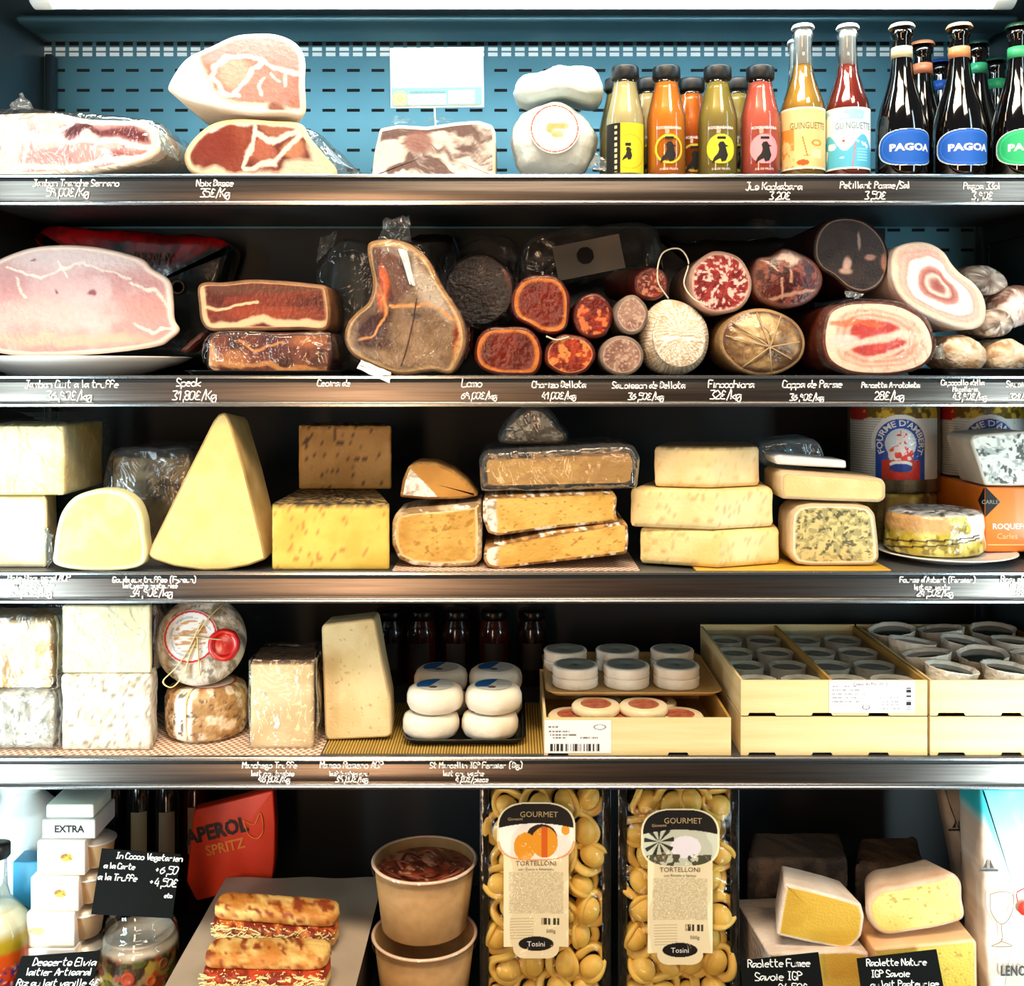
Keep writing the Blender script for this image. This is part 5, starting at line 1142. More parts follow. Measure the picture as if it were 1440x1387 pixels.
pf = [(0, 0), (Rr-.005, 0), (Rr, .005), (Rr+.001, .012), (Rr, .02), (Rr-.001, .03), (Rr, .04), (Rr-.001, hr-.008), (Rr-.004, hr-.002), (Rr-.010, hr)]+[(Rr*k_, hr+.0015*cos(k_*9)) for k_ in (.75, .6, .45, .3, .15)]+[(0, hr)]
pf2 = []
for (a_, b_), (c_, d_) in zip(pf[:-1], pf[1:]):
    m_ = max(1, int(np.hypot(a_-c_, b_-d_)/.0018))
    pf2 += [(a_+(c_-a_)*i/m_, b_+(d_-b_)*i/m_) for i in range(m_)]
lathe('foil_wrapping', pf2+[(0, hr)], mat('foil_print', attr=True, rough=.28, bump=1., bsc=60, coat=.3), t, (xr, yr, zr), n=200, cols=foil, amp=.02)

def liner(label, px0, px1, z, zf_, yb):
    xa, xb2 = X(px0, .02), X(px1, .02); xs_ = np.arange(xa, xb2, .0016); ys_ = np.arange(.010, yb, .002); U, Vv = np.meshgrid(xs_, ys_); U = U.ravel(); Vv = Vv.ravel(); n_ = len(xs_)
    V_ = np.stack([U, Vv, np.full(len(U), z+.00035)], 1); fs_ = [(i*n_+j, i*n_+j+1, (i+1)*n_+j+1, (i+1)*n_+j) for i in range(len(ys_)-1) for j in range(n_-1)]
    w = np.sin((U+Vv*.8)*2*pi/.022)*np.sin((U-Vv*.8)*2*pi/.022); C = mixc(lin('eee4d6'), lin('a5734e'), ss(.25, .45, np.abs(w)))
    o = mk('patterned_liner', V_, fs_, PRINT, None, C, loc=((xa+xb2)/2, .1, z)); tag(o, label, 'paper')
liner('brown and white patterned paper liner under the half cheese and three-slab stack', 552, 900, Z3, 0, .20)
liner('brown and white patterned paper liner under the white cheeses at left', -60, 452, Z4, 0, .20)
# ================================================================ ROW 4
WR = mat('white_rough_rind', attr=True, rough=.85, bump=.9, bsc=130)
wrp = M3('e0d9cc', 'a89c8c', 10, (.45, .75), 5, '7c7468', 7, (.62, .72))
zm = zf(971, .03)
t, b = prism('cheese_block', 'mottled grey-white cheese block, bottom left of the white cheese shelf', 'cheese', [(-30, .03), (76, .03), (95, .12), (0, .12)], Z4, zm, [('cheese', WR, ALL)], paint=wrp, bev=.012, amp=.004, seed=2)
wrap(t, [(-34, 972), (80, 972), (86, 1000), (82, 1052), (-34, 1052)], .023, .11, FILMG, amp=.003, base=Z4+.0003, smooth=False, k=4, seed=80, r=.01)
t, b = prism('cheese_block', 'cream cheese block with browned edge, topmost at the left end of its shelf', 'cheese', [(-30, .03), (72, .03), (95, .12), (0, .12)], zm+.0015, zf(873, .03), [('cheese', CHZ, ALL)], paint=M3('eadfc8', 'd8bd90', 26, c3='c99a5c', sc3=24), bev=.006, amp=.002, seed=3)
wrap(t, [(-34, 864), (72, 866), (79, 880), (80, 972), (-34, 972)], .022, .11, FILM, amp=.003, base=zm+.0012, smooth=False, k=3, seed=81, r=.006)
zm = zf(948, .03)
t, b = prism('cheese_block', 'rough white-rinded cheese block with pitted face, beside the mottled one', 'cheese', [(86, .028), (213, .028), (222, .07), (104, .07)], Z4, zm, [('cheese', WR, ALL)], paint=M3('ddd4c4', 'b8ac98', 7, (.45, .75), 3, '8c8272', 4, (.66, .74)), bev=.005, amp=.002, seed=4)
t, b = prism('cheese_block', 'smooth ivory cheese block on the rough white-rinded one', 'cheese', [(87, .030), (213, .030), (214, .06), (100, .06)], zm+.0006, zf(852, .03), [('cheese', CHZ, ALL)], paint=M3('dad4ac', 'cfc89a', 60), bev=.003, amp=.001)
wrap(t, [(84, 848), (215, 848), (217, 900), (216, 948), (84, 948)], .024, .085, FILM2, amp=.0012, base=zm+.0008, smooth=False, k=2, seed=82, r=.004)
# round pair with raffia
xc, yc, Rc = X(291, .106), .106, .0605; zc_ = Zp(959, .106); hc = zc_-Z4
def tomme(x, y, z):
    a = np.arctan2(x, -y); U = a*60; V = z*1000
    C = mixc(lin('c4a070'), lin('a37c4c'), ss(.35, .65, fbm(U, V, 14, 3))); C = mixc(C, lin('ece6da')[None], ss(-.62, -.52, a)*ss(-.05, -.12, a)*.95); C = mixc(C, lin('e4d8c0')[None], ss(.52, .62, fbm(U, V, 12, 9))*.8)
    C = mixc(C, lin('5c4632')[None], ss(.63, .68, fbm(U, V, 7, 14))*.9); return C
def fine(pf, st=.002):
    o = []
    for (a_, b_), (c_, d_) in zip(pf[:-1], pf[1:]):
        m_ = max(1, int(np.hypot(a_-c_, b_-d_)/st)); o += [(a_+(c_-a_)*i/m_, b_+(d_-b_)*i/m_) for i in range(m_)]
    return o+[pf[-1]]
RAF = mat('raffia', 'dcc88c', rough=.7)
t = thing('raffia_tied_cheese', 'round mottled tan cheese tied with raffia, the lower of two', 'cheese', (xc, yc, Z4))
lathe('cheese', fine([(0, 0), (Rc-.014, 0), (Rc-.004, .006), (Rc, .018), (Rc, hc-.018), (Rc-.004, hc-.006), (Rc-.014, hc), (0, hc)]), CR, t, (xc, yc, Z4+.0004), n=150, cols=tomme)
a_ = -.22
tube('raffia', [(xc+(Rc-.014)*sin(a_), yc-(Rc-.014)*cos(a_), Z4+hc+.001), (xc+(Rc-.003)*sin(a_), yc-(Rc-.003)*cos(a_), Z4+hc-.005), (xc+(Rc+.001)*sin(a_), yc-(Rc+.001)*cos(a_), Z4+hc*.5), (xc+(Rc-.002)*sin(a_), yc-(Rc-.002)*cos(a_), Z4+.008)], .0022, RAF, t, flat=.4)
patch('paper_label', -.04, .04, -.04, .04, plane_map((xc+.006, yc, zc_+.0009), vx=(0, 1, 0)), PRINT, t, lambda U, V: np.where((np.hypot(U, V) > .034)[:, None], lin('c83a2c')[None], lin('ece4d8')[None]), mask=lambda U, V: np.hypot(U, V) < .038)
xd, yd, zd = X(283, .095), .095, zc_+.0645
t = thing('raffia_tied_cheese', 'round white-mould cheese with paper label and red wax seal, the upper of two', 'cheese', (xd, yd, zc_))
RB = rot(76, 0, 10)
def mould(x, y, z):
    q = np.stack([x, y, z], 1); u, v = q[:, 0]*1e3, (q[:, 1]+q[:, 2])*1e3
    C = mixc(lin('d9d2c4'), lin('a8987c'), ss(.4, .65, fbm(u, v, 10, 4))); return mixc(C, lin('6c6250')[None], ss(.58, .66, fbm(u, v, 8, 8))*.8)
ep = [(0, -.034)]+[(.0655*abs(cos(th))**.55, .034*(1 if th > 0 else -1)*abs(sin(th))**.75) for th in np.linspace(-1.5, 1.5, 50)]+[(0, .034)]
lathe('cheese', ep, CR, t, (xd, yd+.002, zd), n=110, cols=mould, tilt=RB)
nrm = RB @ np.array([0, 0, 1.]); ux = RB @ np.array([1., 0, 0]); vx = -(RB @ np.array([0, 1., 0])) * -1
fc = np.array((xd, yd+.002, zd))+nrm*.0345*(1 if nrm[1] < 0 else -1)
if nrm[1] > 0: nrm = -nrm
ux = np.array([ux[0], ux[1], ux[2]]); ux = ux if ux[0] > 0 else -ux; vx = np.cross(nrm, ux); vx = vx if vx[2] > 0 else -vx
def lb(U, V):
    r = np.hypot(U, V); C = np.tile(lin('e8e6e2'), (len(U), 1)); n = fbm(U*1e3, V*1e3, 7, 2)
    C = mixc(C, lin('c08440')[None], (ss(.48, .58, fbm(U*600, V*3000, 8, 5))*(r < .024)*.9)); C = mixc(C, lin('8494a8')[None], ((r > .026) & (r < .030) & (n > .5))*.6)
    return mixc(C, lin('bf2a24')[None], ((r > .0345) & (r < .0375))*1.)
patch('paper_label', -.039, .039, -.039, .039, plane_map(fc-ux*.012+vx*.006+nrm*.0008, ux, vx), PRINT, t, lb, mask=lambda U, V: np.hypot(U, V) < .0385)
sc_ = fc+ux*.036-vx*.008+nrm*.001
V_ = []; k_ = 40
for i_, (rr_, hh_) in enumerate([(0.0225, -.0035), (.0235, .0006), (.021, .003), (.0165, .0034), (.0155, .0018), (.012, .0016), (.006, .003), (0.0001, .0026)]):
    for j_ in range(k_):
        a_ = 2*pi*j_/k_; w_ = 1+.10*(fbm(cos(a_)*2+4, sin(a_)*2+4, 1., 3)-.5)*(2 if i_ < 3 else 0); V_.append(sc_+ux*rr_*w_*cos(a_)+vx*rr_*w_*sin(a_)+nrm*hh_)
mk('wax_seal', V_, rings((8, k_)), mat('red_wax', 'c4120e', rough=.25, coat=.4), t)
g = lambda u, v, h=.003: tuple(fc+ux*u+vx*v+nrm*h)
for pts in ([g(.020, .052, -.012), g(.0, .020), g(-.012, -.008), g(-.03, -.036), g(-.048, -.056, .006), g(-.036, -.064, .008), g(-.022, -.050), g(-.012, -.02), g(-.004, .0)],
            [g(-.052, .006, -.006), g(-.03, .008), g(0, .0045), g(.03, .0), g(.055, -.002, -.008)], [g(-.002, .004), g(.0, -.02), g(.002, -.045, -.002), g(.002, -.056, -.014)], [g(.032, .052, -.014), g(.012, .03), g(-.006, .004)]):
    tube('raffia', pts, .0014, RAF, t, flat=.6)
# manchego block
zt_ = zf(932, .04)
def mcp(x, y, z):
    C = M3('dccaa2', 'cbb488', 40)(x, y, z); return mixc(C, mixc(lin('8a6c4c'), lin('5c4230'), fbm(x*1e3, y*1e3, 12, 3)), ss(zt_-.003, zt_-.001, z))
t, b = prism('cheese_block', 'ivory cheese block with brown rind on top, in cling film', 'cheese', [(352, .038), (441, .038), (445, .13), (366, .13)], Z4, zt_, [('cut_sides', CHZ, lambda s: s >= 0), ('rind_top', CR, ALL)], paint=mcp, bev=.004, amp=.0012)
wrap(t, [(349, 928), (444, 928), (446, 980), (446, 1051), (349, 1051)], .033, .105, FILM, amp=.0018, base=Z4+.0003, smooth=False, k=2, seed=83, r=.004)
# woven mat
def matp(x, y, z):
    s = .5+.5*np.sin(x*2*pi/.0042); return mixc(lin('5c4412'), lin('d2ae4e'), s*(.6+.4*fbm(x*1e3, y*1e3, 9, 3)))
mv = X(455, .02), X(766, .02); xs_ = np.arange(mv[0], mv[1], .00052); ys_ = np.linspace(.016, .24, 5)
V_ = [(x, y, Z4+.0022+.0008*sin(x*2*pi/.0042)) for y in ys_ for x in xs_]; n_ = len(xs_)
V_ += [(x, .016, Z4+.0002) for x in xs_]
fs_ = [(i*n_+j, i*n_+j+1, (i+1)*n_+j+1, (i+1)*n_+j) for i in range(4) for j in range(n_-1)]+[(5*n_+j, 5*n_+j+1, j+1, j) for j in range(n_-1)]
A_ = np.array(V_); mt_ = mk('straw_mat', A_, fs_, mat('straw', attr=True, rough=.7), None, matp(A_[:, 0], A_[:, 1], A_[:, 2]), loc=((mv[0]+mv[1])/2, .12, Z4))
tag(mt_, 'ribbed yellow straw mat beneath the tall ivory slab and black tray', 'mat')
zmt = Z4+.0032
t, b, c = item('cheese_slab', 'tall leaning ivory cheese slab standing on the straw mat', 'cheese', [(452, 884), (455, 878), (524, 870), (528, 874), (538, 930), (549, 985), (551, 1034), (545, 1038), (500, 1040), (461, 1042), (457, 1036)], .062, .06, mat('ivory_rind', 'cdb88c', c2='b89a68', sc=16, rough=.5),
     cheese('dcc998', 'cdb67e', sc=40, holes=.26, hc='b89a60', hs=6, seed=6), base=zmt, r=.003, smooth=False, k=2, shrink=.97)
# jars at the back
JAR = mat('dark_preserve', '120705', c2='240e08', sc=20, rough=.15, coat=.3)
for px, lb_, cc in ((548, 'dark preserve jar at the back, directly behind the tall ivory slab', 0), (592, 'dark preserve jar at the back, second from the ivory slab', 1), (642, 'dark preserve jar at the back, above the gap between white rounds', 0), (695, 'dark preserve jar at the back, behind the right white rounds', 1), (748, 'dark preserve jar at the back, beside the golden tray', 0)):
    Yj = .36; x = X(px, Yj); t = thing('preserve_jar', lb_, 'jar', (x, Yj, Z4), 'dark jars at the back of the white cheese shelf')
    m = JAR if cc == 0 else mat('red_preserve', '2e0d08', c2='4a1a0c', sc=16, rough=.12, coat=.5)
    lathe('glass', [(0, 0), (.024, 0), (.0265, .004), (.0265, .09), (.023, .105), (.021, .108), (.021, .118)], m, t, (x, Yj, Z4+.0004), n=32)
    lathe('lid', [(.0225, .112), (.0235, .114), (.0235, .126), (.022, .128), (0, .128)], mat('jar_lid', '1a1411', rough=.3, metal=.6), t, (x, Yj, Z4+.0004), n=32)
    patch('label', -.017, .017, .03, .075, cyl_map((x, Yj, Z4), .0265, .0005), mat('dim_label', '3a2a1c' if cc else '241a14', rough=.6), t)
# white rounds with blue labels on a black tray
tray('black_tray', 'black plastic tray under the white rounds with blue labels', X(566, .02), X(738, .02), .036, .235, zmt, .009, DARK)
zb_ = zmt+.002; RH, RR = .0355, .0418
WC = mat('white_round_rind', 'f0eadb', c2='e2d5bc', sc=20, rough=.55, bump=.5, bsc=50)
def rnd(label, px, Y, z, lbl=True):
    x = X(px, Y); t = thing('white_round_cheese', label, 'cheese', (x, Y, z), 'white rounds on the black tray')
    lathe('cheese', [(0, 0), (RR*.75, 0), (RR*.92, .004), (RR, .012), (RR*1.0, RH-.013), (RR*.93, RH-.005), (RR*.78, RH-.0005), (0, RH-.0012)], WC, t, (x, Y, z+.0003), n=56, amp=.03, seed=int(px))
    if lbl:
        def lp(U, V):
            C = np.tile(lin('c8cbc8'), (len(U), 1)); C = mixc(C, lin('1c5c9c')[None], ((U < -.004+V*.4) & (V > -.012))*1.); C = mixc(C, lin('9a9488')[None], ((U > .004) & ((V*1000) % 5 < 1.6))*.7); return mixc(C, lin('5c4a3c')[None], (np.hypot(U+.002, V+.012) < .006)*1.)
        patch('paper_label', -.029, .029, -.029, .029, plane_map((x, Y, z+RH+.0008), vx=(0, 1, 0)), PRINT, t, lp, mask=lambda U, V: np.hypot(U, V) < .0285, res=.0015)
    return t
rnd('white round cheese on the black tray, front left, bottom layer', 606, .082, zb_)
rnd('white round cheese on the black tray, front right, bottom layer', 689, .082, zb_)
rnd('white round cheese on the black tray, back left, bottom layer', 620, .178, zb_, False)
rnd('white round cheese on the black tray, back right, bottom layer', 697, .178, zb_, False)
z2_ = zb_+RH+.0014
rnd('white round cheese with blue label, front left, upper layer', 612, .086, z2_)
rnd('white round cheese with blue label, front right, upper layer', 694, .086, z2_)
rnd('white round cheese with blue label, back left, upper layer', 620, .180, z2_)
rnd('white round cheese with blue label, back right, upper layer', 697, .180, z2_)
# wooden crates
WOOD = mat('pale_wood', 'ecd9a6', c2='dcc284', sc=5, rough=.6, stretch=(1, 1, 14), bump=.1, bsc=60)
WOODB = mat('inner_wood', 'c9a050', c2='a47c34', sc=6, rough=.65, stretch=(6, .6, 6))
def crate(name, label, x0, x1, y0, y1, z0, z1, div=None, group=None, notch=()):
    t = thing(name, label, 'crate', ((x0+x1)/2, (y0+y1)/2, z0), group); th = .0035
    # front board with the cut-out feet
    def board(nm, y, zt_):
        xs = [x0]; pts = [(x0, z0+.0004)]
        for a, w in notch: pts += [(a-w/2, z0+.0004), (a-w/2+.002, z0+.0044), (a+w/2-.002, z0+.0044), (a+w/2, z0+.0004)]
        pts += [(x1, z0+.0004), (x1, zt_), (x0, zt_)]
        n = len(pts); V = [(px, y, pz) for px, pz in pts]+[(px, y+th, pz) for px, pz in pts]
        top = [i for i in range(n)]
        mk(nm, V, [tuple(top), tuple(range(2*n-1, n-1, -1))]+[(i, i+n, (i+1) % n+n, (i+1) % n) for i in range(n)], WOOD, t, smooth=False)
    board('front_board', y0, z1); box('back_board', (x0, y1-th, z0+.001), (x1, y1, z1+.002), WOOD, t)
    for x in (x0, x1-th): box('side_board', (x, y0+th+.0003, z0+.001), (x+th, y1-th-.0003, z1), WOODB if x > x0 else WOOD, t)
    box('bottom_board', (x0+th, y0+th, z0+.004), (x1-th, y1-th, z0+.007), WOODB, t)
    for d in (div or []): box('divider', (d-.002, y0+th, z0+.0072), (d+.002, y1-th, z1+.001), WOODB, t)
    return t
ia, ib = X(765, .01), X(1028, .01)
cr1 = crate('wooden_crate', 'low wooden crate with barcode label, below the golden tray', ia, ib, .010, .25, Z4, Zp(1010, .01), notch=[(ia+.02, .03), (ia+.19, .03)])
def lbp(U, V):
    C = np.tile(lin('f0eeee'), (len(U), 1)); n = vnoise(U*3000, U*0, 4)
    C = mixc(C, lin('2c2c30')[None], ((V > .003) & (V < .013) & (U > .006) & (U < .080) & (n > .45) & ((U*1000 % 26) > 3))*1.)
    for v0_, u0_, u1_ in ((.031, .006, .035), (.026, .008, .045), (.037, .005, .02), (.022, .05, .075), (.022, .012, .03)):
        C = mixc(C, lin('6c6c70')[None], ((np.abs(V-v0_) < .0011) & (U > u0_) & (U < u1_) & (vnoise(U*2500, V*0, 9) > .35))*1.)
    return mixc(C, lin('8c8c90')[None], (np.abs(np.hypot((U-.078)/.008, (V-.037)/.0035)-1) < .15)*1.)
patch('barcode_label', 0, .094, .0, .047, plane_map((ia+.001, .0094, Z4+.0035)), PRINT, cr1, lbp, res=.0008)
MED = mat('medallion_rind', 'eadbb8', c2='dcc698', sc=20, rough=.5, bump=.3)
def medal(label, px, Y, z, tilt_=0, top=True):
    x = X(px, Y); t = thing('small_round_cheese', label, 'cheese', (x, Y, z), 'small rounds with dark red labels in the crate')
    lathe('cheese', [(0, 0), (.033, 0), (.0355, .003), (.0355, .009), (.033, .012), (0, .012)], MED, t, (x, Y, z), n=44)
    if top: lathe('red_label', [(0, .0124), (.0225, .0124)], mat('dark_red_label', '8a3626', c2='b87050', sc=90, rough=.45), t, (x, Y, z), n=32, cap=False)
    return t
zc0 = Z4+.0078
k = 0
for (px, Y) in ((805, .053), (880, .052), (955, .053), (842, .117), (918, .117)):
    for l_ in range(3):
        nm = ('left', 'middle', 'right', 'rear left', 'rear right')[k]
        medal('small round cheese with dark red label, %s pile in the crate, %s layer' % (nm, ('lowest', 'middle', 'upper')[l_]), px, Y, zc0+l_*.0127)
    k += 1
medal('small round cheese with dark red label, highest in the crate', 905, .058, zc0+3*.0127)
medal('small round cheese with dark red label, leaning left of the highest one', 838, .060, zc0+3*.0127-.0)
# golden tray with twelve discs
zg = Zp(1010, .01)+.0062
t_g = tray('golden_tray', 'golden paper tray holding chalk-white discs, on the low crate', X(770, .085), X(1016, .085), .085, .31, zg, .006, mat('gold_card', 'c8a468', c2='b08c50', sc=12, rough=.4))
DSC = mat('chalk_white_rind', 'f8f2e4', c2='e6dac4', sc=30, rough=.6, bump=.5, bsc=70)
DTP = mat('ash_top', '9aa39c', c2='7c857e', sc=16, rough=.6)
for r_, (Y, cols_) in enumerate(((.142, (809, 881, 951)), (.232, (795, 868, 945)))):
    for c_, px in enumerate(cols_):
        for l_ in range(2):
            x = X(px, Y); z = zg+.0025+l_*.0158
            t = thing('chalk_white_disc', 'small white disc cheese on the golden tray, %s row, %s pile, %s' % (('front', 'back')[r_], ('left', 'middle', 'right')[c_], ('under', 'top')[l_]), 'cheese', (x, Y, z), 'white disc cheeses on the golden tray')
            lathe('cheese', [(0, 0), (.0335, 0), (.0352, .0025), (.0345, .0075), (.0354, .013), (.034, .0155), (.0300, .0155)], DSC, t, (x, Y, z), n=44, amp=.02, seed=c_+r_*3+l_)
            lathe('top_paper', [(.0300, .0155), (.028, .0158), (.0035, .0158), (.002, .0148), (0, .0148)], DTP, t, (x, Y, z), n=32)
# big crates
A0, A1, B0, B1, yb_ = .324, .588, .592, .858, .335
zq, zw = Zp(1007, .01), Zp(957, .01)
nt_ = lambda a: [(a+.03, .04), (a+.115, .03), (a+.195, .03)]
c1 = crate('wooden_crate', 'wooden crate under the film-covered one, right of the low crate', A0, A1, .010, yb_, Z4, zq-.0015, notch=nt_(A0))
c2 = crate('wooden_crate', 'wooden crate of film-covered cheeses with white paper label', A0, A1, .010, yb_, zq, zw, div=[.452], notch=nt_(A0))
c3 = crate('wooden_crate', 'wooden crate under the paper-cup cheeses, at the right end', B0, B1, .010, yb_, Z4, zq-.0015, notch=nt_(B0))
c4 = crate('wooden_crate', 'wooden crate filled with paper-cup cheeses, at the right end', B0, B1, .010, yb_, zq, zw, notch=nt_(B0))
def lp2(U, V):
    C = np.tile(lin('f2f1f2'), (len(U), 1))
    for i_ in range(6): C = mixc(C, lin('8a8a92')[None], ((np.abs(V-(.010+i_*.0055)) < .0008) & (U > .004) & (U < .05-.006*(i_ % 3)) & (vnoise(U*2500, V*0+i_, 9) > .4))*1.)
    for i_ in range(4): C = mixc(C, lin('8a8a92')[None], ((np.abs(V-(.006+i_*.005)) < .0008) & (U > .072) & (U < .1) & (vnoise(U*2500, V*0+i_, 3) > .4))*1.)
    C = mixc(C, lin('1c1c20')[None], ((U > .109) & (U < .116) & (((V > .005) & (V < .018)) | ((V > .022) & (V < .036))) & (vnoise(V*2500, U*0, 3) > .4))*1.)
    return mixc(C, lin('7c7c84')[None], (np.abs(np.hypot((U-.052)/.005, (V-.008)/.003)-1) < .2)*1.)
patch('paper_label', 0, .121, 0, .046, plane_map((X(1166, .01), .0094, zq+.0045)), PRINT, c2, lp2, res=.0009)
printed('lettering', "Coeur du Pre  20  2", .006, .058, .039, plane_map((X(1166, .01), .0089, zq+.0045)), mat('grey_ink', '4c4c54'), c2)
DTOP = mat('dark_green_top', '24302c', c2='3c4a44', sc=20, rough=.3, coat=.3); PCUP = mat('paper_cup', 'f6f2e6', c2='e0d8c4', sc=20, rough=.6, bump=.8)
def cup(label, x, Y, z, R, group, dark, wav=.13, sd=1):
    t = thing('paper_cup_cheese', label, 'cheese', (x, Y, z), group)
    lathe('paper_cup', [(R*.9, 0), (R*.93, .012), (R*1.0, .026), (R*1.02, .0275), (R*.98, .0268), (R*.9, .024), (R*.88, .02)], PCUP, t, (x, Y, z), n=72, amp=wav, seed=sd)
    lathe('cheese', [(0, 0), (R*.84, 0), (R*.86, .019), (R*.82, .0225), (0, .0228)], dark, t, (x, Y, z), n=36)
    return t
zin = zq+.0078; RRn = ('front', 'second', 'third', 'back')
for r_ in range(4):
    for c_ in range(3):
        sk = .0 if r_ % 2 == 0 else -.0
        cup('paper-cup cheese with dark top, %s row, %s of the crate at the right end' % (RRn[r_], ('left', 'middle', 'right')[c_]), B0+.047+c_*.0835, .058+r_*.0765, zin+.0215, .0365, 'paper-cup cheeses in the right crate', DTOP, sd=r_*3+c_).rotation_euler = (.10*sin(r_*5+c_*3), .12*cos(r_*3+c_*7), 0)
for cidx, x in enumerate((A0+.042, A0+.122, A0+.208)):
    for r_ in range(4):
        if cidx == 1 and False: continue
        pass
wid = [(A0+.0035, .450), (.454, A1-.0035)]
for s_, (a, b_) in enumerate(wid):
    R_ = min((b_-a)/4-.0025, .036)
    for c_ in range(2):
        for r_ in range(4):
            t = cup('film-covered cheese, %s row, %s half of the labelled crate, %s column' % (RRn[r_], ('left', 'right')[s_], ('left', 'right')[c_]), a+R_+.001+c_*((b_-a)-2*R_-.002), .052+r_*.078, zin+.004, R_, 'film-covered cheeses in the labelled crate', mat('grey_green_top', '6c7a70', c2='8c968a', sc=24, rough=.4), wav=.03, sd=r_)
    xs_ = np.linspace(a+.001, b_-.001, 20); ys_ = np.linspace(.016, yb_-.006, 50)
    V_ = [(x, y, zin+.0345+.0022*(fbm(x*1000, y*1000, 14, 5+s_)-.5)*2+.001*sin(y*80)) for y in ys_ for x in xs_]
    f_ = mk('film_cover', V_, [(i*20+j, i*20+j+1, (i+1)*20+j+1, (i+1)*20+j) for i in range(49) for j in range(19)], FILMG, c2)
# ================================================================ ROW 5
def lathe_t(name, label, cat, px, Y, z0, parts, group=None):
    x = X(px, Y); t = thing(name, label, cat, (x, Y, z0), group)
    for nm, pf, m, kw in parts: lathe(nm, pf, m, t, (x, Y, z0), **kw)
    return t
lathe_t('white_tub', 'tall pale white container at the left end of the bottom shelf', 'container', 30, .20, Z5, [('body', [(0, .0004), (.05, .0004), (.054, .006), (.054, .24), (.050, .247), (.030, .268), (.030, .272)], mat('white_tub', 'e6f4f4', rough=.4), dict(n=40)), ('lid', [(.031, .272), (.034, .272), (.034, .30), (.03, .303), (0, .303)], mat('white_tub', ''), dict(n=40))])
box_b = box('blue_box', (X(22, .12), .11, Z5+.0004), (X(58, .12), .15, Zp(1208, .12)), mat('sky_blue_card', '3aa8d8', rough=.4), None, bev=.002, loc=(X(40, .12), .11, Z5)); tag(box_b, 'sky blue carton between the white container and the dessert tower', 'box')
xq, yq = X(-4, .05), .05
def candy(x, y, z):
    a = np.arctan2(x, -y); U = a*45; V = z*1000; n = fbm(U, V, 7, 3); m_ = fbm(U, V, 5, 8)
    C = mixc(lin('b81c14'), lin('e05020'), ss(.45, .55, n)); C = mixc(C, lin('24489c')[None], ss(.58, .62, m_)); C = mixc(C, lin('f0ece0')[None], ss(.66, .70, fbm(U, V, 4, 12)))
    C = mixc(C, lin('e8641c')[None], ss(.085, .095, z)); C = mixc(C, lin('c8b42c')[None], ss(.105, .115, z+.004*(n-.5))); return mixc(C, lin('dfe6cc')[None], ss(.125, .14, z))
t = thing('glass_jar', 'round-shouldered glass bottle filled with colourful layers, at the left edge', 'jar', (xq, yq, Z5))
lathe('glass', [(0, .0004), (.040, .0004), (.048, .006), (.050, .05), (.050, .12), (.046, .14), (.030, .16), (.018, .172), (.014, .19), (.013, .235), (.016, .237)], GLASS, t, (xq, yq, Z5), n=44)
lathe('contents', fine([(0, .003), (.040, .003), (.0465, .008), (.0485, .05), (.0485, .12), (.044, .14), (.028, .158), (0, .162)]), mat('layers', attr=True, rough=.3), t, (xq, yq, Z5), n=120, cols=candy)
lathe('lid', [(.0165, .232), (.018, .234), (.018, .250), (0, .251)], CAPK, t, (xq, yq, Z5), n=24)
# tower of desserts
CARDW = mat('white_card', 'f2eee6', rough=.55); CUPM = mat('tan_cup', 'a88862', rough=.3, coat=.2); CUPR = mat('cup_foil', 'cfc6b8', rough=.3, metal=.5)
def sleeve_paint(kind):
    def f(U, V):
        C = np.tile(lin('f4f0e8'), (len(U), 1)); d = np.hypot((U-.043)/.009, (V-.026)/.006)
        n = fbm(U*1e3, V*1e3, 4, 3); C = mixc(C, mixc(lin('c8a83c'), lin('8a6420'), ss(.45, .6, n)), (d < 1)*(kind != 2)*1.)
        if kind == 2: C = mixc(C, lin('c8b878')[None], (np.hypot((U-.016)/.011, (V-.024)/.006) < 1)*1.)
        for k_ in range(5): C = mixc(C, lin('c8c2b8')[None], ((np.abs(V-(.008+k_*.007)) < .0006) & (U > .006) & (U < .034-.004*(k_ % 2)) & (vnoise(U*3000, V*0+k_, 2) > .4))*.8)
        return mixc(C, lin('d8c69c')[None], (V < .003)*1.)
    return f
tiers = [(1346, 1400, 38, 104, 1), (1323, 1346, 40, 106, 1)]
h_ = .0500; zt0 = Z5
offs = [(36, 'lowest'), (37, 'second from the bottom'), (37, 'third from the bottom'), (43, 'fourth from the bottom'), (52, 'fifth from the bottom')]
for i, (px, w_) in enumerate(offs):
    z = Z5+.001+i*(h_+.0012); Y0 = .04+.002*i; x0_ = X(px, Y0); W_ = .070
    t = thing('dessert_pack', 'white-sleeved pack of dessert cups, %s in the left tower' % w_, 'dessert', (x0_+W_/2, Y0+.035, z), 'dessert packs in the tower')
    box('card_sleeve', (x0_, Y0, z), (x0_+W_, Y0+.075, z+h_), CARDW, t, bev=.002)
    patch('printed_front', .001, W_-.001, .001, h_-.001, plane_map((x0_, Y0-.0005, z)), PRINT, t, sleeve_paint(2 if i == 2 else 1), res=.0009)
    cx_ = x0_+W_+.0025
    lathe('dessert_cup', [(0, .002), (.019, .002), (.0215, .006), (.0262, .034), (.0266, .037)], CUPM, t, (cx_, Y0+.036, z), n=36)
    lathe('foil_lid', [(.0266, .037), (.0285, .0375), (.0285, .0392), (.024, .0395), (.023, .043), (0, .043)], CUPR, t, (cx_, Y0+.036, z), n=36)
z = Z5+.001+5*(h_+.0012); x0_ = X(60, .055)
t = thing('dessert_pack', 'dessert pack with black lettering on its grey lid, topmost of the tower', 'dessert', (x0_+.035, .09, z), 'dessert packs in the tower')
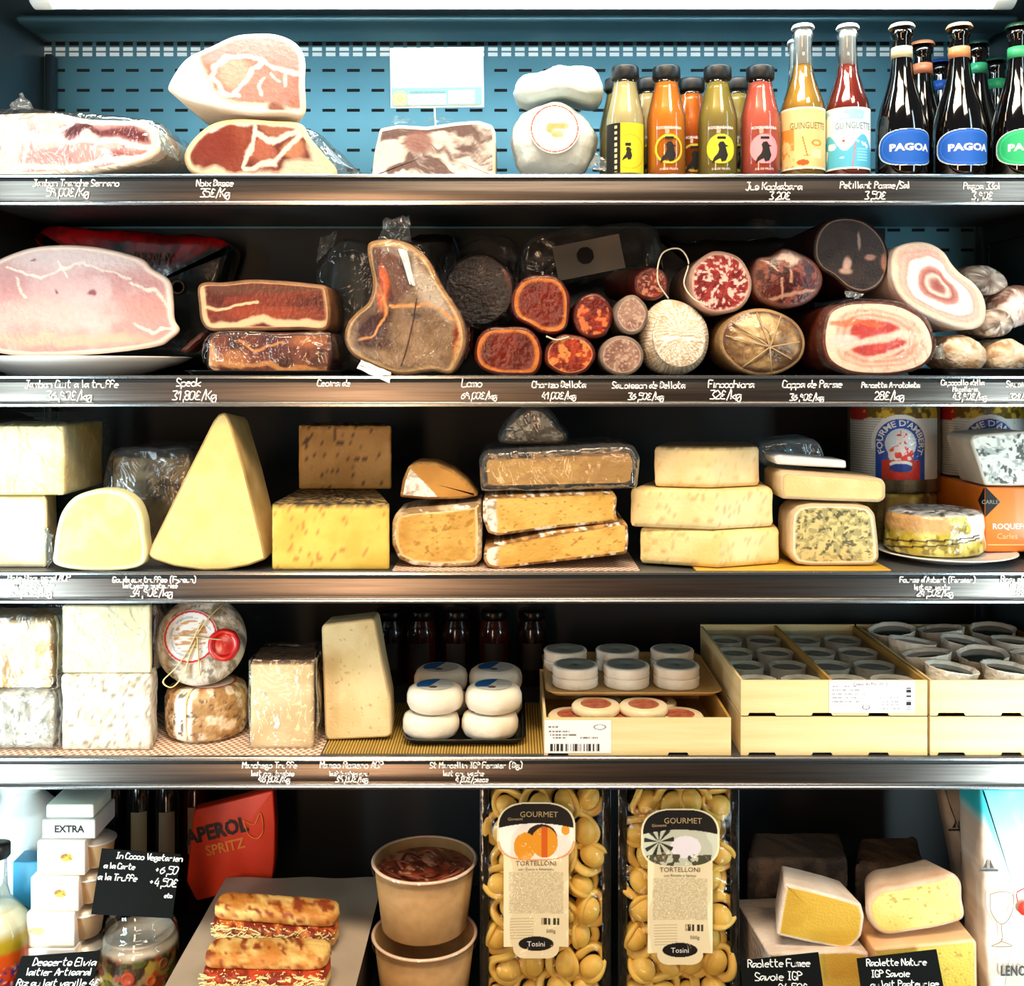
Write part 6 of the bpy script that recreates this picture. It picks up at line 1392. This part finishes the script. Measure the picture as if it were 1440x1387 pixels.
box('card_sleeve', (x0_, .052, z), (x0_+.078, .13, z+.028), mat('grey_card', 'c8ccc8', rough=.5), t, bev=.002)
printed('lettering', 'EXTRA', .014, .040, .010, plane_map((x0_, .0515, z)), BLACKM, t, bold=.0004)
box('green_label', (x0_+.004, .056, z+.0285), (x0_+.074, .126, z+.048), mat('pale_green_label', 'cfe8d4', c2='eef6ee', sc=16, rough=.5), t, bev=.003)
# slates
SLATE = mat('slate_card', '070908', rough=.85, c2='0d100f', sc=10, spec=.15)
def slate(label, quad, Y, lines, seed, th=.0018, lean=.0, group=None, jit=.3):
    q = [P(a, b_, Y) for a, b_ in quad]; c = np.mean(q, 0)
    t = thing('slate_card', label, 'sign', tuple(c), group)
    V_ = [np.array(p) for p in q]+[np.array(p)+np.array([0, th, 0]) for p in q]
    mk('card', V_, [(0, 3, 2, 1), (4, 5, 6, 7)]+[(i, (i+1) % 4, (i+1) % 4+4, i+4) for i in range(4)], SLATE, t, smooth=False)
    o_ = np.array(q[3]); ux = np.array(q[2])-o_; ux /= np.linalg.norm(ux); vx = np.array(q[0])-o_; vx /= np.linalg.norm(vx)
    write('chalk_writing', lines, plane_map(o_+np.array([0, -.0006, 0]), ux, vx), INK, t, width=.00075, seed=seed, jit=jit*.6)
    return t
slate('black slate price card with white writing, standing on the vegetable jar', [(143, 1194), (254, 1202), (242, 1292), (128, 1286)], .028, [('In Cocco Vegetarien', .070, .083, .0085), ('a la Carte', .030, .068, .008), ('>6,50', .098, .064, .011), ('a la Truffe', .030, .051, .009), ('>4,50€', .096, .046, .011), ('etc', .106, .030, .006)], 5)
slate('grey slate card underlined in white, in front of the dessert tower', [(30, 1346), (140, 1338), (128, 1402), (14, 1402)], .004, [('Desserts Elvia', .064, .046, .011), ('laitier Artisanal', .060, .032, .010), ('Riz au lait vanille 4€', .062, .016, .010)], 8)
# vegetable jar
xv, yv = X(196, .10), .10
t = thing('vegetable_jar', 'ribbed glass jar of pickled vegetables under the black slate card', 'jar', (xv, yv, Z5))
pfj = [(0, .0004), (.052, .0004), (.058, .006), (.060, .06)]+[(.060-.0035*k_*.5+.0022*sin(k_*1.9), .085+k_*.0042) for k_ in range(12)]+[(.047, .142)]
lathe('glass', pfj, film('ribbed_glass', base=.10, gain=.8, sc=4, bump=.2, rough=.05), t, (xv, yv, Z5), n=48)
def veg(x, y, z):
    a = np.arctan2(x, -y); U = a*55; V = z*1000; n = fbm(U, V, 11, 3, 2); C = mixc(lin('4c3a20'), lin('b8a878'), ss(.4, .6, n)); C = mixc(C, lin('d05a2c')[None], ss(.60, .64, fbm(U, V, 12, 8, 2))); C = mixc(C, lin('6c7430')[None], ss(.60, .66, fbm(U, V, 10, 12, 2)))
    C = mixc(C, lin('c8b04c')[None], ss(.62, .66, fbm(U, V, 14, 22, 2))); return mixc(C, lin('dcd6c4')[None], ss(.078, .088, z+.006*(n-.5)))
lathe('vegetables', fine([(0, .003), (.050, .003), (.0555, .008), (.0575, .06), (.056, .085), (.050, .098), (0, .099)]), mat('veg', attr=True, rough=.3, bump=.5, bsc=60), t, (xv, yv, Z5), n=140, cols=veg)
for k_, (a_, z__, r_, c__) in enumerate(((.05, .058, .0105, 'd8603a'), (.62, .050, .008, 'e07a3c'), (-.5, .045, .007, '7c7c3c'), (-.15, .032, .008, 'dcd0a0'), (.95, .068, .008, 'c8803c'), (-.8, .06, .007, 'a04028'))):
    d_ = np.array([sin(a_), -cos(a_), 0]); u_ = np.array([cos(a_), sin(a_), 0]); c0_ = np.array([xv, yv, Z5+z__])+d_*.0572; V_ = []
    for rr, hh in ((r_, 0), (r_, .0016), (r_*.6, .0018), (r_*.55, .0012), (0.0001, .0012)):
        for j in range(20): V_.append(c0_+d_*hh+u_*rr*cos(2*pi*j/20)+np.array([0, 0, 1])*rr*sin(2*pi*j/20))
    mk('vegetable_slice', V_, rings((5, 20)), mat('veg_'+c__, c__, rough=.35), t)
# bottles at the back
for px, lb_, lc, Y in ((157, 'dark bottle at the back with no visible label, left of the row', None, .34), (197, 'dark bottle at the back with a tan label, behind the slate', '7c6444', .34), (236, 'dark bottle at the back with a narrow beige label', '6c5c48', .34), (276, 'reddish bottle at the back beside the orange bag', '8a7058', .36)):
    m = mat('back_bottle_%d' % (px > 250), '2c0e08' if px > 250 else '0e0b08', rough=.12, coat=.4)
    t = lathe_t('wine_bottle', lb_, 'bottle', px, Y, Z5, [('glass', [(0, .0004), (.020, .0004), (.0222, .005), (.0222, .20), (.020, .225), (.014, .25), (.0125, .27), (.0125, .325)], m, dict(n=32)), ('capsule', [(.0135, .285), (.0138, .33), (.012, .333), (0, .333)], BLACKM, dict(n=24))], 'bottles at the back of the bottom shelf')
    if lc: patch('label', -.013, .014, .105, .185, cyl_map((X(px, Y), Y, Z5), .0222, .0006, a0=.2), mat('bl_'+lc, lc, rough=.6), t)
# orange bag with lettering
t, b, c = item('orange_bag', 'bright orange bag with black lettering at the back of the bottom shelf', 'bag', [(272, 1140), (300, 1133), (345, 1122), (384, 1112), (387, 1160), (386, 1210), (383, 1236), (350, 1238), (300, 1262), (276, 1268), (262, 1240)], .285, .035, mat('orange_bag', 'e8401c', c2='d42c10', sc=10, rough=.45, bump=.3, bsc=30), None, base=None, r=.012, rf=.003, smooth=False, k=2, names=('bag', ''))
t.location[2] += 0
c_, s_ = cos(radians(13)), sin(radians(13))
mpb = plane_map(P(322, 1178, .2832), ux=(c_, 0, s_), vx=(-s_, 0, c_))
printed('lettering', 'APEROL', .034, -.018, .004, mpb, mat('bag_ink', '1a1014'), t, bold=.0013, sx=.86)
printed('lettering', 'SPRITZ', .024, -.010, -.022, mpb, mat('bag_ink2', 'e8862c'), t, bold=.0005, sx=.9)
gl = [(.040, .004), (.052, .022), (.074, .040), (.070, .018), (.062, .0), (.060, -.02)]
tube('printed_glass', [tuple(np.array(P(322, 1178, .2832))+np.array([c_*a-s_*b_, 0, s_*a+c_*b_])) for a, b_ in [(.030, .022), (.034, -.004), (.046, -.012), (.058, -.002), (.060, .028), (.046, .012), (.030, .022)]], .0009, mat('bag_ink2', 'e8862c'), t)
# sandwich board
zs = -.842
stn = thing('serving_board', 'low riser covered with greaseproof paper, carrying the filled baguettes', 'board', (-.335, .09, Z5))
box('riser', (X(258, .0)+.005, -.105, Z5+.0004), (-.216, .255, zs-.003), mat('riser_dark', '1a1614', rough=.5), stn)
xs_ = np.linspace(-.475, -.2135, 30); ys_ = np.linspace(-.115, .27, 40)
V_ = [(x, y, zs-.0012+.0012*sin(x*60)*sin(y*40)+(.02*max(0, (-.03-y)/.03))*0) for y in ys_ for x in xs_]
mk('greaseproof_paper', V_, [(i*30+j, i*30+j+1, (i+1)*30+j+1, (i+1)*30+j) for i in range(39) for j in range(29)], mat('greaseproof', 'bcae9c', c2='a89a86', sc=8, rough=.5), stn)
BREAD = mat('baked_bread', attr=True, rough=.6, bump=.6, bsc=110)
brp = M3('e8c070', 'c07a2c', 16, (.35, .65), 2, '8c3c14', 9, (.6, .68))
def sandwich(label, px0, px1, Y, z0, tilt_, hz, seed, red=0):
    x0_, x1_ = X(px0, Y), X(px1, Y); L_ = x1_-x0_; t = thing('filled_baguette', label, 'sandwich', ((x0_+x1_)/2, Y+.03, z0))
    def loaf(nm, zc, h, w, paint, yo=0, am=.004, sd=1):
        V_ = []; k_ = 44; n = 28
        for i in range(k_):
            u = i/(k_-1); e = (1-abs(2*u-1)**14)**.5*.94+.06
            for j in range(n):
                a = 2*pi*j/n; rx = w*e*(1+.10*(fbm(u*9, cos(a)*2+3, 1., sd)-.5)*2); rz = h*e*(1+.12*(fbm(u*12, sin(a)*2+3, 1., sd+3)-.5)*2)
                ca, sa = cos(a), sin(a); V_.append((x0_+L_*u, Y+.03+yo+rx*np.sign(ca)*abs(ca)**.8, zc+rz*np.sign(sa)*abs(sa)**.6+tilt_*(u-.5)))
        A = np.array(V_); return mk(nm, A, rings((k_, n), cap0=True, cap1=True), BREAD, t, paint(A[:, 0], A[:, 1], A[:, 2]))
    loaf('bottom_bread', z0+.011+abs(tilt_)/2, .011, .030, brp, 0, sd=seed)
    fill = loaf('filling', z0+.023+abs(tilt_)/2, .008, .034, M3('b83c14' if red else 'c8702c', '7c1c08', 8, (.45, .55), seed), -.003, sd=seed+5)
    # grated cheese strands
    R_ = random.Random(seed)
    V_ = []; F_ = []
    for q in range(520):
        x = x0_+L_*(.04+.92*R_.random()); y = Y+.03-.036+R_.random()*.02-.003; z = z0+.015+abs(tilt_)/2+R_.random()*.014+tilt_*((x-x0_)/L_-.5); l_ = .006+R_.random()*.009; a = R_.random()*pi
        dx, dz = cos(a)*l_/2, sin(a)*l_/2*.5; b0 = len(V_)
        for sx, sy in ((-1, -1), (1, -1), (1, 1), (-1, 1)): V_ += [(x+sx*dx, y+sy*.0007, z+sx*dz-.0007), (x+sx*dx, y+sy*.0007, z+sx*dz+.0007)]
        F_ += [(b0, b0+2, b0+3, b0+1), (b0+2, b0+4, b0+5, b0+3), (b0+4, b0+6, b0+7, b0+5), (b0+6, b0, b0+1, b0+7), (b0+1, b0+3, b0+5, b0+7), (b0, b0+6, b0+4, b0+2)]
    g_ = mk('grated_cheese', V_, F_, mat('grated', 'f0e0a0', rough=.4), t, smooth=False); g_['kind'] = 'stuff'
    loaf('top_bread', z0+.039+abs(tilt_)/2, .012, .028, brp, .004, sd=seed+9)
    return t
sandwich('filled baguette with golden crust, at the back of the papered board', 294, 472, .035, zs+.002, -.014, .04, 3)
sandwich('filled baguette with tomato and grated cheese, at the front of the papered board', 280, 460, -.072, zs+.002, -.002, .04, 7, 1)
# kraft bowls
KRAFT = mat('kraft_board', 'b08a58', c2='a07a48', sc=60, rough=.65); RIMM = mat('kraft_rim', 'e2c4a8', rough=.4)
CLR = film('clear_lid', base=.03, gain=.4, sc=10, bump=.3, rough=.08)
xb_, yb2, Rb = X(597, .09), .092, .0785
for i, (zr_, lb_, lab_) in enumerate(((-.8385, 'lower', 'brown kraft salad bowl under the one with the clear lid'), (-.729, 'upper', 'brown kraft salad bowl with clear lid over red-brown food'))):
    z0_ = zr_-.0985; t = thing('kraft_bowl', lab_, 'bowl', (xb_, yb2, z0_), 'stacked kraft bowls')
    lathe('bowl', [(0, 0), (.062, 0), (.0635, .002), (.0752, .0965), (.0752, .0965), (.0735, .0965), (.062, .004), (0, .004)], KRAFT, t, (xb_, yb2, z0_), n=72)
    lathe('rolled_rim', [(.0745, .0945), (.0778, .0945), (.0790, .0965), (.0778, .0985), (.0750, .0985), (.0738, .0970)], RIMM, t, (xb_, yb2, z0_), n=72, cap=False)
    lathe('clear_lid', [(.0768, .086), (.0785, .0868), (.0796, .0935), (.0800, .0980), (.0785, .1000), (.074, .1000), (.071, .0975), (0, .0980)], CLR, t, (xb_, yb2, z0_), n=72, cap=False)
    if i: 
        fd = lathe('salad', fine([(0, .088), (.02, .090), (.04, .087), (.0728, .083)], .003), mat('salad_food', attr=True, rough=.35, coat=.3, bump=.9, bsc=70), t, (xb_, yb2, z0_), n=80, amp=.0, cols=M3('9c4426', '5a2010', 10, (.4, .6), 4, 'd89a78', 7, (.6, .66)))
        for k_ in range(9):
            a = k_*.7+.3; r_ = .025+.028*((k_*37) % 10)/10
            tube('salad_strip', [(xb_+r_*cos(a), yb2-.01+r_*sin(a)*.8, z0_+.087), (xb_+(r_+.012)*cos(a+.5), yb2-.01+(r_+.012)*sin(a+.5)*.8, z0_+.095), (xb_+(r_+.004)*cos(a+1.), yb2-.01+(r_+.004)*sin(a+1.)*.8, z0_+.089)], .0028, mat('strip_%d' % (k_ % 2), '9a4c34' if k_ % 2 else '5c2416', rough=.35, coat=.3), t, flat=.5)
# tortelloni bags
PASTA = mat('fresh_pasta', 'e8c468', c2='d8ac44', sc=20, rough=.45, bump=.2)
def tort_mesh():
    V_ = []; F_ = []
    # plump belly
    n, m_ = 22, 12
    for i in range(m_+1):
        th = pi*i/m_
        for j in range(n):
            a = 2*pi*j/n; V_.append((.0152*sin(th)*cos(a), -.002+.011*sin(th)*sin(a), .0125*cos(th)-.003))
    F_ += rings((m_+1, n)); b0 = len(V_)
    # folded ribbon ring
    k_ = 40; n2 = 8
    for i in range(k_):
        a = 2*pi*i/k_; R_ = .0162+.0015*sin(a*2); c0 = np.array([R_*cos(a), .002+.005*cos(a*2), R_*.86*sin(a)+.002]); d = np.array([cos(a), 0, sin(a)]); w_ = .0070*(.95-.45*sin(a)); 
        for j in range(n2):
            b_ = 2*pi*j/n2; V_.append(c0+d*.0046*cos(b_)+np.array([0, 1, 0])*w_*sin(b_)+d*.0035*abs(sin(b_)))
    for i in range(k_):
        for j in range(n2): F_.append((b0+i*n2+j, b0+((i+1) % k_)*n2+j, b0+((i+1) % k_)*n2+(j+1) % n2, b0+i*n2+(j+1) % n2))
    return V_, F_
TV, TF = tort_mesh()
def bag(label, px0, px1, py0, Y, kind, seed):
    xa, xb2 = X(px0, Y), X(px1, Y); z1_ = -.612; z0_ = Z5+.0006; W_ = xb2-xa; H_ = z1_-z0_; t = thing('pasta_bag', label, 'pasta', ((xa+xb2)/2, Y+.03, Z5), 'clear bags of filled pasta')
    # pillow of film: back and front shells
    def shell(nm, m, sgn, d, inset_=0., Ymid=Y+.035):
        V_ = []; n, k_ = 22, 30
        for i in range(k_):
            v = i/(k_-1)
            for j in range(n):
                u = j/(n-1); e = (1-abs(2*u-1)**4)*(1-abs(2*v-1)**8); x = xa+inset_+(W_-2*inset_)*u; z = z0_+H_*v
                w_ = .0025*(fbm(u*8, v*14, 1., seed+(5 if sgn > 0 else 0))-.5)*2; V_.append((x, Ymid+sgn*(d*e**.6+.001)+w_*e, z))
        return mk(nm, V_, [(i*n+j, i*n+j+1, (i+1)*n+j+1, (i+1)*n+j) for i in range(k_-1) for j in range(n-1)], m, t)
    shell('bag_back', mat('bag_black', '0c0c0c', rough=.25, coat=.3), 1, .025)
    shell('bag_front', film('pasta_film', base=.025, gain=.32, sc=22, bump=.7, rough=.1), -1, .034)
    for x in (xa, xb2-.013):
        box('black_side_seal', (x, Y+.030, z0_), (x+.013, Y+.0345, z1_), mat('seal_black', '101211', rough=.15, coat=.6, bump=.5, bsc=40), t, bev=.001)
    R_ = random.Random(seed); proto = None
    rows_ = 8
    for r in range(rows_):
        for c in range(4):
            x = xa+.030+(W_-.060)*(c+.30*(r % 2))/3.3; z = z0_+.03+r*(H_-.05)/(rows_-1)+R_.uniform(-.004, .004); y = Y+.037+R_.uniform(-.004, .003)
            if x > xb2-.028: continue
            if proto is None:
                me = bpy.data.meshes.new('filled_pasta'); me.from_pydata([tuple(v) for v in TV], [], TF); me.materials.append(PASTA); me.polygons.foreach_set('use_smooth', [True]*len(me.polygons)); me.update(); proto = me
            o_ = bpy.data.objects.new('filled_pasta', proto); COL.objects.link(o_); o_.parent = t; o_.location = np.array((x, y, z))-WL[t]
            o_.rotation_euler = (R_.uniform(-.5, .5), R_.uniform(-2.6, 2.6), R_.uniform(-.5, .5)); k_ = R_.uniform(1.18, 1.34); o_.scale = (k_,)*3
    # label
    cx_ = (px0+px1)/2+(-14 if kind == 0 else -2); Yl = Y-.0025; s_ = (Yl+1.5)/1500; x_c = X(cx_, Yl); zt_ = Zp(py0, Yl); hw, nw, Ht = 56*s_, 46*s_, 222*s_; hh = 84*s_
    def msk(U, V):   # V down from the top
        head = (np.abs(U/hw)**3+np.abs((V+hh/2)/(hh/2))**3) < 1
        return head | ((np.abs(U) < nw) & (V < -hh*.5) & (V > -Ht+.018)) | ((np.abs(U/(nw*.72))**4+np.abs((V+Ht-.020)/.020)**2.4) < 1)
    def lp(U, V):
        head = (np.abs(U/hw)**3+np.abs((V+hh/2)/(hh/2))**3); C = np.tile(lin('efe2bc'), (len(U), 1)); inh = head < .84
        C = mixc(C, lin('15110e')[None], (inh & (V > -.031+.006*(U/hw)**2*-1))*1.); art = inh & (V <= -.031+.006*(U/hw)**2*-1)
        n = fbm(U*1e3, V*1e3, 9, 4)
        if kind == 0:
            C = mixc(C, lin('f4efe6')[None], art*1.); p1 = np.hypot((U-.012)/.019, (V+.058)/.022) < 1; p2 = np.hypot((U+.016)/.016, (V+.064)/.020) < 1
            C = mixc(C, lin('2c2018')[None], (art & (np.hypot((U-.008)/.022, (V+.050)/.018) < 1))*1.)
            C = mixc(C, lin('e8a028')[None], (art & (p1 | p2))*1.); C = mixc(C, lin('d8641c')[None], (art & ((np.abs(U-.012) < .0045) & p1))*1.); C = mixc(C, lin('e0982c')[None], (art & (np.hypot((U-.042)/.006, (V+.04)/.007) < 1))*1.)
            C = mixc(C, lin('e8933c')[None], ((head > .80) & (head < .95) & (V < -.055))*.8)
        else:
            C = mixc(C, lin('c8ccb8')[None], art*1.); C = mixc(C, lin('ece8f0')[None], (art & (np.hypot((U-.008)/.022, (V+.056)/.016) < 1))*1.); rr = np.arctan2(V+.048, U+.030)
            C = mixc(C, lin('2c2e26')[None], (art & (np.hypot(U+.030, V+.048) < .022) & (np.sin(rr*9) > .2))*1.); C = mixc(C, lin('4c4c34')[None], (art & (V < -.066) & (n > .45))*1.)
        body = (V < -.100) & (V > -.160) & (np.abs(U) < nw*.84); C = mixc(C, lin('c2b590')[None], (body & (vnoise(U*1200, V*1600, 4) > .42))*.75)
        low = (V < -.166) & (V > -.196); C = mixc(C, lin('c8bc96')[None], (low & (U < -.004) & (U > -nw*.8) & ((V*1000) % 4 < 1.3))*.8)
        C = mixc(C, lin('3c3628')[None], (low & (U > .008) & (U < .034) & (V > -.176) & (vnoise(U*2600, V*0, 6) > .45))*1.)
        C = mixc(C, lin('15100c')[None], (np.hypot(U/.025, (V+Ht-.022)/.0105) < 1)*1.)
        return C
    bulge = lambda U, V: .004*(1-(U/hw)**2)
    mp = plane_map((x_c, Yl+.002, zt_), curve=lambda U, V: -.0035*(1-(U/hw)**2))
    mp2 = plane_map((x_c, Yl+.0012, zt_), curve=lambda U, V: -.0035*(1-(U/hw)**2))
    patch('product_label', -hw, hw, -Ht, 0, mp, PRINT, t, lp, res=.0008, mask=msk)
    gm = mat('label_gold', 'b8a070', rough=.5); dk = mat('label_dark', '4c4030', rough=.6)
    printed('lettering', 'GOURMET', .0115, .004, -.0215, mp2, gm, t); printed('lettering', 'Giovanni', .006, -.030, -.026, mp2, gm, t)
    printed('lettering', 'TORTELLONI', .0098, 0, -.091, mp2, dk, t); printed('lettering', 'con Zucca e Amaretto' if kind == 0 else 'con Ricotta e Spinaci', .0055, 0, -.098, mp2, dk, t)
    printed('lettering', '500g', .007, .021, -.187, mp2, dk, t); printed('lettering', 'Tosini', .0105, 0, -Ht+.0185, mp2, INK, t)
    return t
bag('clear bag of filled pasta with pumpkins on its label', 674, 862, 1130, .025, 0, 3)
bag('clear bag of filled pasta with white cheese on its label', 872, 1046, 1139, .025, 1, 8)
# raclette cheeses and their cards
RAC = mat('raclette_rind', 'dcc0a4', c2='b88c6c', sc=16, rough=.65, bump=.4)
RACW = mat('white_bloom_rind', 'e8dcd0', c2='c0a488', sc=10, rough=.75, bump=.5)
RACO = mat('orange_rind', 'dc9a58', c2='e8c8a0', sc=8, rough=.6, bump=.3)
zr1 = Zp(1342, .04); zr2 = Zp(1325, .03)
t, b, c = item('raclette_cheese', 'yellow raclette piece with pale rind, under the white-rinded wedge', 'cheese', [(1080, 1342), (1140, 1339), (1200, 1337), (1222, 1342), (1224, 1460), (1082, 1460)], .04, .16, RACW, cheese('c8a040', 'b88c30', streak=.1, seed=4, rim=.02, rimc='d8b878'), base=Z5, r=.006, smooth=False, k=2, back=(-14, 0))
t, b, c = item('raclette_cheese', 'yellow raclette wedge with broad white rind, leaning on the left pile', 'cheese', [(1104, 1243), (1135, 1250), (1180, 1262), (1211, 1272), (1216, 1290), (1212, 1318), (1200, 1333), (1188, 1337), (1140, 1328), (1092, 1317), (1096, 1290)], .05, .055, RACW, cheese('cfa53a', 'bf942e', streak=.14, seed=5, rim=.025, rimc='dcc07c'), base=zr1+.0008, r=.004, smooth=False, k=2, shrink=.8, back=(-2, -12))
t, b, c = item('raclette_cheese', 'yellow raclette block with orange rind, bottom of the right pile', 'cheese', [(1228, 1336), (1260, 1333), (1330, 1326), (1368, 1321), (1374, 1326), (1376, 1460), (1232, 1460)], .03, .12, RACO, cheese('dcc254', 'cfb040', seed=6, spk=('b08e30', .73, 6), rim=.02, rimc='e0a860'), base=Z5, r=.008, smooth=False, k=3)
t, b, c = item('raclette_cheese', 'pale yellow raclette half with small holes, on the orange-rinded block', 'cheese', [(1219, 1290), (1223, 1268), (1238, 1254), (1268, 1248), (1315, 1236), (1340, 1230), (1352, 1243), (1354, 1270), (1356, 1300), (1330, 1312), (1280, 1322), (1245, 1326), (1228, 1314)], .045, .065, RAC, cheese('dccb78', 'd0b858', seed=9, spk=('b09438', .73, 6), rim=.03, rimc='d8a860', streak=.06), base=zr2+.0008, r=.012, rf=.006, smooth=True, k=1, shrink=.75, back=(-4, -8))
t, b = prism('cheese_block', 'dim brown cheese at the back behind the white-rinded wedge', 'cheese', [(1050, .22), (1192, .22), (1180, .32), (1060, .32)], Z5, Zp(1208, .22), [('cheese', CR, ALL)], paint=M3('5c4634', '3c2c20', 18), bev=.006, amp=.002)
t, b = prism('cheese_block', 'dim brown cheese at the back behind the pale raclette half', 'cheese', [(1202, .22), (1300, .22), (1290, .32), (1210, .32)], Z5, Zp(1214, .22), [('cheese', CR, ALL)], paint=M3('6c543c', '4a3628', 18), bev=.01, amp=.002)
slate('black price card with three lines of writing, in front of the left raclette pile', [(1040, 1352), (1151, 1340), (1160, 1404), (1047, 1406)], .004, [('Raclette Fumee', .055, .046, .0105), ('Savoie IGP', .052, .027, .0115), ('24,50€', .07, .010, .0115)], 15)
slate('black price card with three lines of writing, in front of the right raclette pile', [(1205, 1349), (1317, 1336), (1330, 1404), (1213, 1406)], .004, [('Raclette Nature', .055, .048, .0095), ('IGP Savoie', .044, .032, .0095), ('au lait Pasteurise', .062, .017, .0095)], 19)
# printed bags at the right
def bagp(kind):
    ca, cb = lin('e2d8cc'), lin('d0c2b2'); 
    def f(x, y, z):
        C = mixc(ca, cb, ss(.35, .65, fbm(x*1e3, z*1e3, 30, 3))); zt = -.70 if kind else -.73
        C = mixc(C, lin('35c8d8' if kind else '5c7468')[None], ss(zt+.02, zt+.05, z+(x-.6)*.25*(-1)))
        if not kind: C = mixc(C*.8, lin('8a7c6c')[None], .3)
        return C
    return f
BG = mat('printed_bag', attr=True, rough=.35, coat=.2, bump=.3, bsc=20)
lines_m = mat('brown_line', '9a8468', rough=.6)
def glass_print(t, px, py, Y, k_=1.):
    q = lambda a, b_: P(px+a*k_, py+b_*k_, Y)
    tube('printed_glass', [q(-14, 0), q(-13, 22), q(-4, 36), q(0, 38), q(6, 36), q(14, 22), q(14, 0), q(0, -3), q(-14, 0)], .0006, lines_m, t)
    tube('printed_glass', [q(0, 38), q(0, 60), q(-12, 66), q(14, 66), q(0, 60)], .0006, lines_m, t)
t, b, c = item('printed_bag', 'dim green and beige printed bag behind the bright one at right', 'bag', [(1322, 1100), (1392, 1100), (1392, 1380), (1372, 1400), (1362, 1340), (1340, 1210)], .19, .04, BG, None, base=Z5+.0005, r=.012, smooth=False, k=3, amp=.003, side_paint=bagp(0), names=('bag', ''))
glass_print(t, 1366, 1200, .186, 1.1)
patch('printed_boat', -.014, .014, -.012, .014, plane_map(P(1346, 1160, .1865)), mat('boat_ink', '2c2c28'), t, mask=lambda U, V: (np.abs(V+.009) < .002) | ((np.abs(U) < .009*(1-(V+.006)/.02)) & (V > -.006) & (np.abs(U) > .001)))
t, b, c = item('printed_bag', 'bright white and turquoise printed bag at the right edge', 'bag', [(1378, 1108), (1480, 1108), (1480, 1460), (1400, 1460), (1388, 1390), (1382, 1250)], .03, .09, BG, None, base=Z5+.0005, r=.02, rf=.006, smooth=False, k=3, amp=.003, side_paint=bagp(1), names=('bag', ''))
glass_print(t, 1408, 1258, .024, 1.1)
patch('printed_boat', -.014, .014, -.012, .014, plane_map(P(1390, 1216, .0265)), mat('boat_ink', '2c2c28'), t, mask=lambda U, V: (np.abs(V+.009) < .002) | ((np.abs(U) < .009*(1-(V+.006)/.02)) & (V > -.006) & (np.abs(U) > .001)))
lathe('printed_cherry', [(0, -.0006), (.010, -.0006), (.0105, 0)], mat('cherry', 'd8301c', rough=.4), t, P(1442, 1278, .0255), axis='y', n=32)
tube('printed_cherry_stem', [P(1440, 1250, .0255), P(1430, 1256, .0252), P(1431, 1268, .0252)], .0008, mat('cherry', 'd8301c'), t)
printed('lettering', 'LENOTRE', .020, X(1425, .025)+.012, Zp(1372, .025), plane_map((0, .0245, 0)), mat('boat_ink', '2c2c28'), t, sx=.72, bold=.0006)
